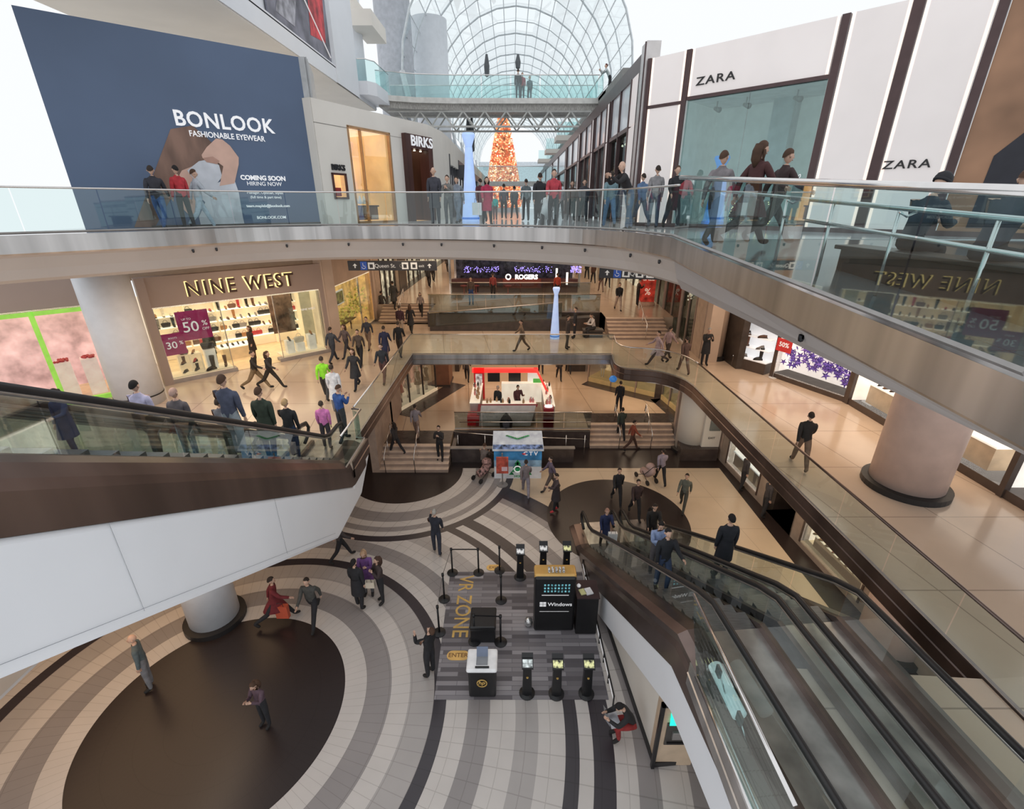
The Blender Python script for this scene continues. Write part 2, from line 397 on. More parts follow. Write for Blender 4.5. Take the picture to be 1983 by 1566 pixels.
# second, inner railing on the ramp
q = [(4.4,8.2,Z3-.18),(4.45,3.4,Z3-.46)]
t = thing('ramp_railing', 'steel tube railing standing in the middle of the ramp', 'railing', q[0])
for hh, nm in ((.98,'handrail'),(.70,'handrail')): rod(t, [Vector(q[0])+Vector((0,0,hh)), Vector(q[1])+Vector((0,0,hh))], .024, nm)
for k in range(5):
    p = Vector(q[0]).lerp(Vector(q[1]), k/4); rod(t, [p, p+Vector((0,0,.98))], .02, 'post')
# shop level balustrades
h2 = 1.07
balustrade('glass balustrade with bronze rail along left side of the void', [(V2L+.02,14.0,Z2),(V2L+.02,23.3,Z2)], h2, GL, CHROME, .03, 1.5)
balustrade('glass balustrade in front of the footbridge over the void', [(V2L,23.28,Z2),(5.12,23.28,Z2)], h2, GL, CHROME, .03, 2.0)
curR = [(5.13,23.2,Z2),(5.02,22.2,Z2),(5.0,21.6,Z2),(5.3,21.0,Z2),(6.2,20.75,Z2),(6.9,20.4,Z2),(7.5,19.6,Z2),(V2R,18.6,Z2)]
curR = [tuple(p) for p in smoothpath(curR, 3)]
balustrade('curved corner glass balustrade right of the footbridge', curR, h2, GL, CHROME, .03, 1.3)
balustrade('long straight glass balustrade with dark rail along right side of the void', [(V2R,18.5,Z2),(V2R,3.0,Z2)], h2, GL, BRONZE, .032, 1.55)
t = balustrade('short glass screen beside head of left escalator', [(-4.85,11.9,Z2),(-4.85,13.8,Z2),(V2L,13.85,Z2)], h2, GLT, CHROME, .03, 1.0)
# fascias of the shop slab
fb = [(0,.01),(.05,.01),(.05,-.22),(.07,-.24),(.05,-.26),(.05,-.50),(0,-.56)]
struct('trim_3', MB().band([(V2L,13.8,Z2),(V2L,23.3,Z2)], fb), BRONZE, 'bronze fascia of left walkway')
struct('trim_4', MB().band([(V2L,23.3,Z2),(5.15,23.3,Z2)], fb), STEEL, 'steel fascia of the footbridge')
struct('trim_5', MB().band(curR+[(V2R,18.5,Z2),(V2R,1.5,Z2)], fb), BRONZE, 'bronze fascia along right edge of the void')
struct('trim_6', MB().band([(-4.8,12.3,Z2),(-4.8,13.8,Z2),(V2L,13.8,Z2)], fb), BRONZE, 'bronze fascia at head of left escalator')
struct('trim_7', MB().band([(3.05,5.6,Z2),(3.05,1.5,Z2)][::-1], [(-a,b) for a,b in fb]), STEEL, 'steel fascia of near landing')
# ------------------------------------------------------------------ stairs
def stairs(label, x0, x1, y0, z0, n, rise, run, rails, land=.4):
    t = thing('staircase', label, 'stairs', ((x0+x1)/2, y0, z0))
    for k in range(n):
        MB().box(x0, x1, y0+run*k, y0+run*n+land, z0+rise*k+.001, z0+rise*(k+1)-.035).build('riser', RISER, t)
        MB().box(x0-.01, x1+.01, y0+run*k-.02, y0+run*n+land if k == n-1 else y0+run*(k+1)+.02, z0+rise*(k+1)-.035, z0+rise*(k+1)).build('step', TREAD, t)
    for rx in rails:
        a = Vector((rx, y0-.15, z0)); b = Vector((rx, y0+run*n+.25, z0+rise*n))
        r = thing('stair_handrail', label.replace('stone steps', 'handrail on the steps')+(' , left one' if rx == rails[0] and len(rails) > 1 else ''), 'railing', a)
        r['label'] = 'steel handrail on '+label.replace(',','')+(', left of two' if rx == rails[0] and len(rails) > 1 else (', right of two' if len(rails) > 1 else ''))
        rod(r, [a+Vector((0,0,.5)), a+Vector((0,0,.9)), b+Vector((0,0,.95)), b+Vector((0,.15,.5))], .022, 'handrail')
        for f in (.03, .5, .97):
            p = a.lerp(b, f); rod(r, [p, p+Vector((0,0,.92))], .018, 'post')
    return t
stairs('broad pale stone steps, left of the hall', -6.1, -2.95, 18.8, Z0, 5, .18, .23, (-5.8, -4.45), .0)
stairs('broad pale stone steps, right of the kiosk', 3.95, 8.3, 21.15, Z0, 5, .18, .23, (5.4, 7.0), .0)
stairs('upper stone steps, left of the footbridge', -8.7, -5.25, 30.4, Z2, 6, .15, .3, (-7.4,), .0)
stairs('upper stone steps, right of the footbridge', 5.6, 9.0, 26.2, Z2, 6, .15, .3, (7.6,), .0)
# dark parapets between the stairs
struct('wall_middle', MB().box(-2.94, 3.94, 21.25, 21.44, 0, Z1), DARKST, 'dark wall below kiosk floor')
struct('wall_ramp', MB().box(-2.9, 2.95, 19.75, 19.95, 0, .72).box(-2.9,-2.7,19.95,21.25,0,.72), DARKST, 'low dark parapet by the ramp')
struct('trim_8', MB().box(-2.95, 3.0, 19.72, 19.98, .72, .76), TRIMG)
balustrade('low glass screen with steel rail in front of the red kiosk', [(-2.9,21.5,Z1),(4.0,21.5,Z1)], .95, GLS, CHROME, .03, 1.4)
t = thing('steel_handrail', 'double steel handrail sloping beside the low dark parapet', 'railing', (-2.5,20.6,0))
rod(t, [(-2.7,20.1,1.45),(-.6,20.1,1.25),(3.6,20.3,.95)], .025, 'handrail'); rod(t, [(-2.6,21.1,1.5),(3.9,21.1,1.5)], .025, 'handrail')
for x in (-2.6,-1.3,0,1.3,2.6,3.5): rod(t, [(x,20.15,0),(x,20.15,1.25)], .018, 'post')
# dark walls of raised middle on the shop level
struct('wall_middle_upper', MB().box(-5.2, 5.5, 29.28, 29.42, Z2, Z2B), DARK, 'dark wall of raised middle floor')
struct('wall_side_upper', MB().box(-5.3,-5.2,29.28,32.2,Z2,Z2B).box(5.5,5.6,28,29.4,Z2,Z2B), DARK)
balustrade('glass balustrade on the raised middle floor', [(-5.2,29.4,Z2B),(5.5,29.4,Z2B)], 1.1, GLS, CHROME, .03, 1.8)
balustrade('rear glass balustrade before the purple lit stand', [(-4.4,34.2,Z2B),(5.6,34.2,Z2B)], 1.1, GLS, CHROME, .03, 1.8)
t = thing('ramp_wall', 'dark sloping ramp wall with steel rail in front of footbridge glass', 'ramp', (-5,27.6,Z2))
MB().add([(-5.0,28.2,Z2),(5.0,28.2,Z2),(5.0,28.2,Z2+.85),(-5.0,28.2,Z2+.25),(-5.0,28.9,Z2),(5.0,28.9,Z2),(5.0,28.9,Z2+.85),(-5.0,28.9,Z2+.25)],[(0,1,2,3),(7,6,5,4),(3,2,6,7),(0,3,7,4),(1,5,6,2)]).build('side_wall', DARK, t)
rod(t, [(-5.0,28.2,Z2+1.1),(3.0,28.2,Z2+1.75)], .025, 'handrail')
MB().quad((-5,28.2,Z2+.3),(3,28.2,Z2+.8),(3,28.2,Z2+1.7),(-5,28.2,Z2+1.05)).build('glass_panel', GLS, t)
# ------------------------------------------------------------------ columns
COLW = mat('white_column_paint', (.70,.72,.76), .45, var=.02)
COLT = mat('pink_tiled_column', (.66,.50,.44), .45, var=.03)
def column(label, c, z0, z1, r, m, ring=None, base=True, seam=None):
    t = thing('round_column', label, 'column', (c[0],c[1],z0))
    MB().lathe([(r,0),(r,z1-z0)], (c[0],c[1],z0), 40).build('shaft', m, t, True)
    if base: MB().lathe([(r+.16,0),(r+.16,.16),(r+.02,.18)], (c[0],c[1],z0), 40).build('base_ring', BLACK, t)
    if seam: MB().lathe([(r+.012,seam),(r+.012,seam+.045)], (c[0],c[1],z0), 40).build('seam_band', BLACK, t)
    return t
column('large white round column left of the shoe shop', (-14.45,16.95), Z2, Z3-1.1, .80, COLW, seam=.35, base=False)
column('large pink tiled round column on right walkway with black base', (10.75,11.0), Z2, Z3-1.15, .85, COLT, seam=2.7)
column('grey white round column with black base under left escalator', (-8.85,10.45), Z0, Z2-.5, .66, COLW)
column('pale round column beside right stairs', (8.95,21.0), Z0, Z2-.5, .72, CREAM)
column('pink stone column beside the sloping ramp underside', (10.1,22.7), Z2, Z3-1.1, .42, BEIGE, seam=2.6)
column('pale round column near the lower shop window at right', (10.6,9.6), Z0, Z2-.5, .75, COLT)
struct('wall_back_right', MB().box(8.45,10.4,22.0,22.25,0,Z2-.5).box(10.05,10.35,19.95,22.0,0,Z2-.5), mat('tan_hall_wall_right', (.42,.32,.26), .6), 'tan wall right of the stairs')
struct('wall_plinth', MB().prism([(8.1,19.9),(9.9,19.9),(10.3,21.2),(8.3,21.2)], 0, .62), DARKST, 'dark plinth round the column by the stairs')
# ================================================================== ESCALATORS
STEPM = mat('escalator_step_metal', (.20,.20,.21), .4, .7, var=.1, stretch=(1,14,1), scale=4)
BELLYW = mat('white_truss_cladding', (.80,.82,.86), .35, var=.02, scale=.4)
YEL = mat('yellow_safety_line', (.85,.72,.05), .5)
def escalator(label, o, ang, z0, rise, hw=.55, sides=(), deck_out=.55, top=1.6, nstep=None, belly=-2.3, bron=-.8, belly_sides=(), s_end=None, endface=None):
    """o: plan point of lower comb; travel direction up is +s; +t is to the left of travel"""
    d = Vector((math.cos(ang), math.sin(ang), 0)); l = Vector((-d.y, d.x, 0)); O = Vector((o[0], o[1], z0)); sl = math.tan(math.radians(30.2))
    run = rise/sl
    P = lambda s, t, z: O+d*s+l*t+Vector((0,0,z))
    st = lambda s: 0 if s < 0 else (rise if s > run else s*sl)
    T = thing('escalator', label, 'escalator', (o[0], o[1], z0))
    S = [-1.3, -.6, -.15, .15, .6]+[run*k/10 for k in range(1, 10)]+[run-.5, run, run+.3, run+top]
    S = sorted(S)
    for sg in (-1, 1):
        t = sg*hw
        for a, b in zip([-.9]+[run*k/6 for k in range(0, 7)], [0]+[run*k/6 for k in range(1, 7)]+[run+top-.3]):
            k = 4; mb = MB()
            for j in range(k):
                s0 = a+(b-a-.02)*j/k+.01; s1 = a+(b-a-.02)*(j+1)/k+.01
                mb.quad(P(s0,t,st(s0)+.12), P(s1,t,st(s1)+.12), P(s1,t,st(s1)+.88), P(s0,t,st(s0)+.88))
            mb.build('glass_panel', GL, T)
        hp = [(-.75,.30),(-1.05,.42),(-1.18,.65),(-1.05,.86),(-.75,.93),(-.1,.93),(.3,.93+.3*sl-.03)]
        hp += [(s, .93+s*sl) for s in (run*.3, run*.6)]+[(run-.3,.93+rise-.3*sl-.03),(run+.2,.93+rise),(run+top-.6,.93+rise),(run+top-.2,.86+rise),(run+top-.08,.65+rise),(run+top-.2,.42+rise),(run+top-.5,.30+rise)]
        hr_ = MB().tube([P(s,t,z) for s, z in hp], .052, 8).build('handrail', BLACK, T, True)
        MB().tube([P(s,t,z-.07) for s, z in hp[3:-3]], .03, 6).build('handrail_guide', STEEL, hr_, True)
        mb = MB(); S2 = S
        inn = [(-.045*sg,.13),(-.05*sg,-.12)]
        prof = [(-.05,-.14),(-.05,.13),(.05,.13),(.05,.02)]
        if sg in sides: prof = [(-.05,-.14),(-.05,.13),(.06,.13),(.25,.11),(.42,.02),(deck_out-.03,-.16),(deck_out,-.3),(deck_out,bron)]
        m = len(prof); vs = []
        for s in S2:
            for q, z in prof: vs.append(P(s, t+sg*q, st(s)+z))
        mb.add(vs, [(i*m+j,(i+1)*m+j,(i+1)*m+j+1,i*m+j+1) for i in range(len(S2)-1) for j in range(m-1)])
        mb.build('side_deck', BRONZE, T)
    n = nstep or int(run/.40)
    for k in range(n):
        s = run*k/n; z = rise*k/n
        mb = MB(); h = run/n
        vs = [P(s,-hw+.06,z-.25),P(s+h,-hw+.06,z-.25),P(s+h,hw-.06,z-.25),P(s,hw-.06,z-.25)]
        zz = z+rise/n*.9
        vs += [P(s,-hw+.06,zz),P(s+h,-hw+.06,zz),P(s+h,hw-.06,zz),P(s,hw-.06,zz)]
        mb.add(vs, [(3,2,1,0),(4,5,6,7),(0,1,5,4),(1,2,6,5),(2,3,7,6),(3,0,4,7)]); mb.build('step', STEPM, T)
    for a, b, z in ((-1.5, 0, .012), (run, run+top, rise+.012)):
        MB().add([P(a,-hw+.05,z),P(b,-hw+.05,z),P(b,hw-.05,z),P(a,hw-.05,z)],[(0,1,2,3)]).build('landing_plate', STEEL, T)
    MB().add([P(-.03,-hw+.06,.02),P(.12,-hw+.06,.02),P(.12,hw-.06,.02),P(-.03,hw-.06,.02)],[(0,1,2,3)]).build('yellow_edge', YEL, T)
    return T, P, st, run
# left pair, rising toward the viewer
A = -PI/2
TL, PL, stL, runL = escalator('left escalator with bronze side and glass balustrade, the one nearest the void', (-5.87,12.2), A, Z2, 6.4, .55, (1,), .52)
TL2, PL2, _, _ = escalator('second left escalator, farther from the void beside the shop floor', (-7.45,12.2), A, Z2, 6.4, .55, (-1,), .3)
# white underside of the left pair
def prism_s(P, pts, t0, t1, name, m, par=None, bev=0):
    n = len(pts); mb = MB(); vs = [P(s,t0,z) for s,z in pts]+[P(s,t1,z) for s,z in pts]
    mb.add(vs, [list(range(n)),[n+i for i in range(n)][::-1]]+[(i,i+n,(i+1)%n+n,(i+1)%n) for i in range(n)])
    return mb.build(name, m, par, bev=bev)
mid = [(s, stL(s)-.78) for s in (0, .2, 4, 8, runL, runL+1.6)]
bel = [(runL+1.6, 6.4-2.35),(runL,6.4-2.35),(1.6,-1.46),(-.6,-1.46),(-1.9,-.56),(-1.6,-.56),(-.1,-.56)]
o = prism_s(PL, mid+bel, 1.06, -2.2, 'trim_9', BELLYW, None, .09); o['kind'] = 'structure'; o['label'] = 'white smooth underside of the left escalators'
SEAM = mat('cladding_seam', (.25,.27,.30), .6)
mb = MB()
mb.tube([PL(s,1.075,stL(s)-2.16) for s in (1.8, 4, 8, runL)], .003, 4)
for s in (4.2, 7.6): mb.tube([PL(s,1.075,stL(s)-.8), PL(s,1.075,stL(s)-2.2)], .003, 4)
o = mb.build('trim_10', SEAM); o['kind'] = 'structure'
# right pair
AR = math.atan2(-.996, .088)
TR1, PR, stR, runR = escalator('right escalator with tall bronze side, nearest the striped carpet', (3.30,13.6), AR, Z0, 4.3, .57, (-1,), .42, top=4.2)
TR2, PR2, _, _ = escalator('right escalator along the beige floor, farther from the striped carpet', (4.78,13.75), AR, Z0, 4.3, .57, (1,), .3, top=4.2)
pts = [(s, stR(s)-.78) for s in (1.4, 4, 6, runR, runR+3.6)]+[(runR+3.6, 4.3-1.75),(runR+.2,4.3-1.75),(2.6,-.15),(1.4,-.02)]
o = prism_s(PR, pts, -.97, -.6, 'trim_11', WHITE, None, .03); o['kind'] = 'structure'; o['label'] = 'white band under side of right escalator'
pts = [(2.4,-.0),(7.1,-.0),(7.1,2.5),(runR-.2,2.35),(2.6,.05)]
o = prism_s(PR, pts, -.78, -.3, 'wall_right', CREAM, None, .06); o['kind'] = 'structure'; o['label'] = 'cream wall under the right escalator'
o = prism_s(PR, [(1.2,0),(7.15,0),(7.15,.14),(1.2,.14)], -.83, -.25, 'baseboard_right', BLACK, None, .01); o['kind'] = 'structure'
for s in (3.9, 5.4, 6.6):   # shallow pilasters of the cream wall
    pass
pts = [(0,-.0),(1.4,-.0),(1.4,.1),(0,.1)]
# body between belly and floor of right pair
o = prism_s(PR, [(.3,.0),(runR+2,.0+2.4),(runR+2,4.2),(runR,4.2),(.3,-.0+.05)], -.5, 2.15, 'trim_12', DARK); o['kind'] = 'structure'; o['label'] = 'dark truss body of right escalators'
# glass screen at head of right escalators
G5 = [(3.05,5.9,Z2),(3.08,3.0,Z2)]
t = thing('glass_screen', 'frameless glass screen with slim steel handrail at head of right escalator', 'railing', G5[0])
sc = smoothpath([(3.05,6.0,1.08),(3.02,5.8,.75),(3.0,5.5,.35),(3.0,5.3,.02)], 4)
vs = [Vector((p[0],p[1],Z2+p[2])) for p in sc]; mb = MB()
n = len(vs); vs2 = [Vector((3.08,3.0,v.z)) for v in vs]
mb.add(vs+vs2, [(i,i+1,n+i+1,n+i) for i in range(n-1)]); mb.build('glass_panel', GLT, t)
rod(t, [(3.05,6.02,Z2+1.09),(3.08,3.0,Z2+1.09)], .028, 'handrail')
rod(t, [(3.0,5.32,Z2+.03),(3.05,3.0,Z2+.03)], .03, 'base_channel'); rod(t, [(3.1,5.32,Z2+.03),(3.14,3.0,Z2+.03)], .018, 'base_channel')
for y in (4.9, 4.2):
    MB().box(3.06,3.10,y-.06,y+.06,Z2+.62,Z2+.78).build('glass_clamp', TRIMG, t); rod(t, [(3.08,y,Z2+.7),(3.3,y-.1,Z2+.1)], .012, 'brace')
t = thing('stand_in_cylinder', 'frosted white stand-in for a reflection, along the landing behind glass screen', 'lamp', (3.32,4.7,Z2+.2))  # cylinder made up for a pale reflected shape; no lamp lies here
MB().tube([(3.28,5.35,Z2+.24),(3.32,4.55,Z2+.24)], .11, 20).build('cylinder', mat('frosted_white', (.8,.9,.9), .3, emit=.25), t, True)
for y in (5.15, 4.75): MB().box(3.22,3.42,y-.03,y+.03,Z2,Z2+.14).build('cradle', TRIMG, t)
# ================================================================== UPPER LEVEL FRONTS
def facade(W, L, H, openings, th, name, m, label=None, u0=0):
    us = sorted({u0, L} | {o[0] for o in openings} | {o[1] for o in openings}); vs = sorted({0, H} | {o[2] for o in openings} | {o[3] for o in openings})
    mb = MB()
    for a, b in zip(us[:-1], us[1:]):
        run = None
        for c, e in zip(vs[:-1], vs[1:]):
            if any(o[0] <= (a+b)/2 <= o[1] and o[2] <= (c+e)/2 <= o[3] for o in openings): continue
            mb.wbox(W, a, b, c, e, -th, 0)
    return struct(name, mb, m, label)
def niche(W, u0, u1, v0, v1, depth, back, side, floor, ceil, name='wall_shop_interior'):
    mb = MB().wbox(W, u0, u1, v0, v1, -depth-.05, -depth); struct(name, mb, back)
    struct(name, MB().wbox(W, u0-.05, u0, v0, v1, -depth, 0).wbox(W, u1, u1+.05, v0, v1, -depth, 0), side)
    struct('floor', MB().wbox(W, u0, u1, v0-.05, v0, -depth, 0), floor); struct('ceiling', MB().wbox(W, u0, u1, v1, v1+.05, -depth, 0), ceil)
def poly_on(W, pts, n, name, m, parent):
    """flat printed shape; pts are (u,v) on the wall"""
    mb = MB(); mb.add([W.pt(u, v, n) for u, v in pts], [list(range(len(pts)))]); return mb.build(name, m, parent)
def uv(W, px, py):
    a = (px-CX)/FPX; b = -(py-CY)/FPX
    d = Vector((a, math.cos(TILT)+b*math.sin(TILT), -math.sin(TILT)+b*math.cos(TILT))); c0 = Vector((0,0,CAMZ))
    t = (W.o-c0).dot(W.n)/d.dot(W.n); p = c0+d*t-W.o
    return (p.dot(W.u), p.z)
# --- eyewear hoarding
NAVY = mat('navy_hoarding_print', (.092,.135,.225), .55, var=.05, scale=.3)
LETW = mat('white_lettering', (.9,.9,.92), .5, emit=.25, var=0)
WB = Wall((-12.5,14.7), (-7.08,19.32), Z3)
t = thing('shop_hoarding', 'tall navy eyewear hoarding with white lettering and printed arm and hair', 'hoarding', (-12.5,14.7,Z3))
MB().wbox(WB, 0, 7.1, 0, 5.29, -.12, 0).build('panel', NAVY, t)
lettering('BONLOOK', .58, LETW, t, wm(WB, 5.75, 3.12), .01, .012, align='RIGHT', sx=.95, space=1.08)
lettering('FASHIONABLE EYEWEAR', .225, LETW, t, wm(WB, 5.40, 2.74), .01, .003, align='RIGHT', sx=.88)
lettering('COMING SOON', .20, LETW, t, wm(WB, 5.13, 1.54), .01, .008)
lettering('HIRING NOW', .18, LETW, t, wm(WB, 5.13, 1.36), .01, .0)
lettering('Manager, Optician, Stylist', .115, LETW, t, wm(WB, 5.1, 1.08), .01, .0)
lettering('(full time & part time)', .115, LETW, t, wm(WB, 5.1, .94), .01, .0)
lettering('team.mapleb@bonlook.com', .125, LETW, t, wm(WB, 5.13, .66), .01, .002)
lettering('BONLOOK.COM', .13, LETW, t, wm(WB, 5.16, .28), .01, .002)
HAIRB = mat('printed_brown_hair', (.17,.10,.075), .6, var=.3, scale=2, stretch=(1,1,.3)); SKINP = mat('printed_skin', (.62,.40,.32), .6, var=.08, scale=1.2)
SHIRT = mat('printed_pale_sleeve', (.55,.57,.62), .6, var=.12, scale=1.3)
pp = lambda L: [uv(WB, *p) for p in L]
poly_on(WB, pp([(330,250),(372,243),(395,262),(425,290),(440,330),(430,345),(400,360),(372,330),(350,350),(300,440),(260,440),(300,330)]), .012, 'printed_hair', HAIRB, t)
poly_on(WB, pp([(352,330),(372,322),(390,335),(395,350),(385,372),(390,400),(370,420),(345,395),(335,360)]), .016, 'printed_face', SKINP, t)
poly_on(WB, pp([(362,330),(385,312),(408,308),(424,320),(430,342),(415,362),(398,392),(385,380),(378,350)]), .018, 'printed_collar', SHIRT, t)
poly_on(WB, pp([(390,300),(400,285),(418,268),(430,270),(445,282),(462,305),(462,318),(454,355),(425,360),(432,322),(410,305),(392,306)]), .022, 'printed_hand', SKINP, t)
poly_on(WB, pp([(392,306),(412,303),(425,312),(420,318),(400,314)]), .025, 'printed_finger', mat('printed_skin_shade', (.48,.28,.22), .6), t)
poly_on(WB, pp([(412,358),(430,350),(455,352),(462,372),(470,420),(475,441),(390,441),(385,420),(398,390)]), .02, 'printed_sleeve', SHIRT, t)
struct('baseboard_left', MB().wbox(WB, 1.6, 7.1, 0, .10, 0, .03), DARK)
# grey recess between hoarding and jeweller
WG = Wall((-7.08,19.32), (-7.0,19.1), Z3)
struct('wall_left', MB().box(-8.6,-7.02,19.2,19.5,Z3+4.0,Z3+5.3), mat('grey_wall', (.42,.43,.44), .7))
struct('wall_left', MB().prism([(-7.1,19.3),(-6.95,19.2),(-7.6,21.5),(-7.9,21.5)], Z3+4.0, Z3+5.3), mat('grey_wall', (.42,.43,.44), .7))
# --- jeweller
WK = Wall((-6.95,19.0), (-3.9,25.0), Z3); WK2 = Wall((-3.9,25.0), (-3.55,27.2), Z3); WK3 = Wall((-3.55,27.2), (-3.5,29.5), Z3)
facade(WK, 6.73, 4.1, [(1.62,3.98,.05,3.42),(.55,1.18,.95,1.75),(4.95,6.5,0,3.1)], .25, 'wall_left', CREAM, 'cream stone front of the jeweller')
struct('wall_left', MB().wbox(WK2, 0, 2.3, 0, 4.1, -.25, 0).wbox(WK3, 0, 2.4, 0, 4.1, -.25, 0), CREAM)
struct('wall_left', MB().wbox(WK, -.02, .02, 0, 4.1, -1.2, 0), CREAM)
SH = mat('joint_line', (.35,.33,.31), .7)
struct('trim_13', MB().wbox(WK, 0, 6.7, 3.36, 3.375, 0, .008).wbox(WK, 0,1.6,3.36,3.375,0,.008), SH)
WOOD = mat('dark_walnut', (.075,.028,.022), .35, var=.2, scale=2, stretch=(1,1,.15)); GOLDW = mat('warm_lit_wall', (.85,.55,.27), .6, emit=.55, var=.12, scale=.8)
GOLDC = mat('warm_lit_ceiling', (.95,.72,.5), .6, emit=.9, var=.05); NIB = mat('niche_blue_black', (.05,.06,.12), .5, emit=.1, var=.3, scale=1.5)
niche(WK, 1.62, 3.98, .05, 3.42, 2.4, GOLDW, GOLDW, GOLDW, GOLDC); niche(WK, .55, 1.18, .95, 1.75, .3, GOLDW, GOLDW, CREAM, GOLDC); niche(WK, 4.95, 6.5, 0, 3.1, 2.2, GOLDW, WOOD, GOLDW, GOLDC)
t = thing('shop_window', 'jeweller display window glowing amber with bronze frame', 'window', WK.pt(2.8,0,0))
MB().wbox(WK,1.62,3.98,.05,3.42,-.1,-.09).build('glass_pane', GLC, t)
mb = MB()
for a,b,c,d_ in ((1.58,1.66,.02,3.46),(3.94,4.02,.02,3.46),(1.58,4.02,.0,.07),(1.58,4.02,3.4,3.47),(2.28,2.31,.05,3.4)): mb.wbox(WK,a,b,c,d_,-.12,.02)
mb.build('frame', mat('amber_bronze', (.45,.27,.14), .35, .4), t)
t = thing('display_table', 'jewellery display table with drawers inside amber window', 'table', WK.pt(2.75,.05,-.9))
MB().wbox(WK,1.9,3.5,.1,.62,-1.3,-.6).build('cabinet', mat('walnut_cabinet', (.20,.11,.07), .4), t); MB().wbox(WK,1.85,3.55,.62,.68,-1.35,-.55).build('table_top', WOOD, t)
struct('wall_shop_interior', MB().wbox(WK,1.62,3.2,1.3,2.35,-2.3,-2.2), NIB)
t = thing('jewellery_showcase', 'small glass showcase of pale jewellery behind amber window', 'showcase', WK.pt(2.6,.7,-.9))
MB().wbox(WK,2.0,3.2,.70,1.30,-1.2,-.7).build('glass_box', GLC, t)
for k in range(5): MB().lathe([(.0,0),(.09,.03),(.07,.2),(.03,.32),(.0,.34)], WK.pt(2.12+.24*k,.72,-.95), 8).build('display_bust', mat('pale_bust', (.8,.8,.85), .5, emit=.3), t, True)
t = thing('showcase_niche', 'small framed wall showcase under black lettering on cream wall', 'showcase', WK.pt(.86,.95,0))
mb = MB()
for a,b,c,d_ in ((.5,.57,.9,1.8),(1.16,1.23,.9,1.8),(.5,1.23,.9,.97),(.5,1.23,1.73,1.8)): mb.wbox(WK,a,b,c,d_,-.02,.05)
mb.build('frame', WOOD, t); MB().wbox(WK,.75,1.0,1.0,1.3,-.2,-.1).build('red_box', mat('deep_red', (.30,.03,.03), .5), t)
lettering('BIRKS', .27, BLACK, t, wm(WK, .88, 1.98), .02, .008)
t = thing('shop_portal', 'dark walnut doorway with raised white lettering on jeweller front', 'doorway', WK.pt(5.7,0,0))
MB().wbox(WK,4.78,5.12,0,3.55,-.3,.22).build('door_jamb', WOOD, t); MB().wbox(WK,6.38,6.72,0,3.55,-.3,.22).build('door_jamb', WOOD, t)
MB().wbox(WK,5.12,6.38,3.0,3.55,-.3,.22).build('lintel', WOOD, t)
lettering('BIRKS', .56, LETW, t, wm(WK, 5.9, 3.28, .24), .012, .012, sx=1.15)
for u in (5.3,5.75,6.2): MB().lathe([(.0,0),(.05,.01),(.05,.03),(.0,.04)], WK.pt(u,2.94,-.1), 8).build('downlight', mat('bulb', (1,.9,.7), .5, emit=6), t)
# --- left corridor fronts
WL = Wall((-3.5,29.5), (-3.5,95), Z3)
SGN = mat('dark_fascia', (.06,.06,.07), .4); GREYG = mat('grey_shop_glass', (.20,.23,.25), .15, emit=.12, var=.5, scale=.9)
struct('wall_left', MB().wbox(WL,0,65,3.3,4.1,-.3,0), CREAM, 'cream upper band of left corridor')
for k, (a, b) in enumerate(((0,3.6),(4.0,9.5),(10,17),(18,28),(29,45),(46,64))):
    t = thing('storefront', ('glazed shop front right after the jeweller','dark framed shop front in left corridor, second one in','dark framed shop front in left corridor, third one in','dark framed shop front in left corridor, fourth one in','dark framed shop front in left corridor, fifth one in','farthest shop front in left corridor')[k], 'shop front', WL.pt((a+b)/2,0))
    MB().wbox(WL,a,b,.1,3.2,-.12,-.1).build('glazing', GREYG, t); mb = MB()
    for q in range(4): u = a+(b-a)*q/3; mb.wbox(WL,u-.06,u+.06,0,3.3,-.15,.05)
    mb.build('frame', SGN, t); MB().wbox(WL,a,b,2.75,3.3,-.1,.12).build('fascia', SGN if k % 2 else CREAM, t)
    MB().wbox(WL,a+.5,b-.5,1.2,2.3,-.09,-.06).build('lit_display', mat('warm_window_glow', (.9,.75,.55), .6, emit=.5, var=.5, scale=2), t)
t = thing('blade_sign', 'dark projecting sign box on left corridor wall', 'sign', WL.pt(3.8,2.5,0)); MB().wbox(WL,3.7,3.9,2.3,3.0,0,1.0).build('sign_box', SGN, t)
# --- fashion store on the right
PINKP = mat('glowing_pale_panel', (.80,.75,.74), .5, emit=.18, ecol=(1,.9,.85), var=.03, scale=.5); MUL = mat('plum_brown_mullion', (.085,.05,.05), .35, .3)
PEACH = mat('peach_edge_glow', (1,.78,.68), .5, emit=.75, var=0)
WZ = Wall((4.4,18.2), (10.5,12.0), Z3)
t = thing('storefront', 'pale glowing panel storefront with plum mullions and black serif lettering', 'shop front', (4.4,18.2,Z3))
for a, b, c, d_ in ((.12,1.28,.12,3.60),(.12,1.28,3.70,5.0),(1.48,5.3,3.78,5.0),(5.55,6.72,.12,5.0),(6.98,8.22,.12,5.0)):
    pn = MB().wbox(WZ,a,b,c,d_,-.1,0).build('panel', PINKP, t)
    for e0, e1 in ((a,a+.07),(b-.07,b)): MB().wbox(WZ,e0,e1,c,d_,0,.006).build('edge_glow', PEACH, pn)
for a, b in ((-.02,.10),(1.30,1.46),(5.34,5.52),(6.74,6.96),(8.24,8.42)): MB().wbox(WZ,a,b,0,5.0,-.15,.05).build('mullion', MUL, t)
MB().wbox(WZ,0,1.4,3.61,3.69,-.1,.03).build('mullion', MUL, t); MB().wbox(WZ,1.4,5.4,3.68,3.77,-.1,.03).build('mullion', MUL, t)
MB().wbox(WZ,-.02,10.4,0,.12,-.15,.06).build('plinth', MUL, t)
lettering('ZARA', .26, BLACK, t, wm(WZ, 7.47, 1.60), .01, .003, sx=1.3, space=1.15, slant=.03)
lettering('ZARA', .3, BLACK, t, wm(WZ, 2.3, 4.12), .01, .003, sx=1.4, space=1.15)
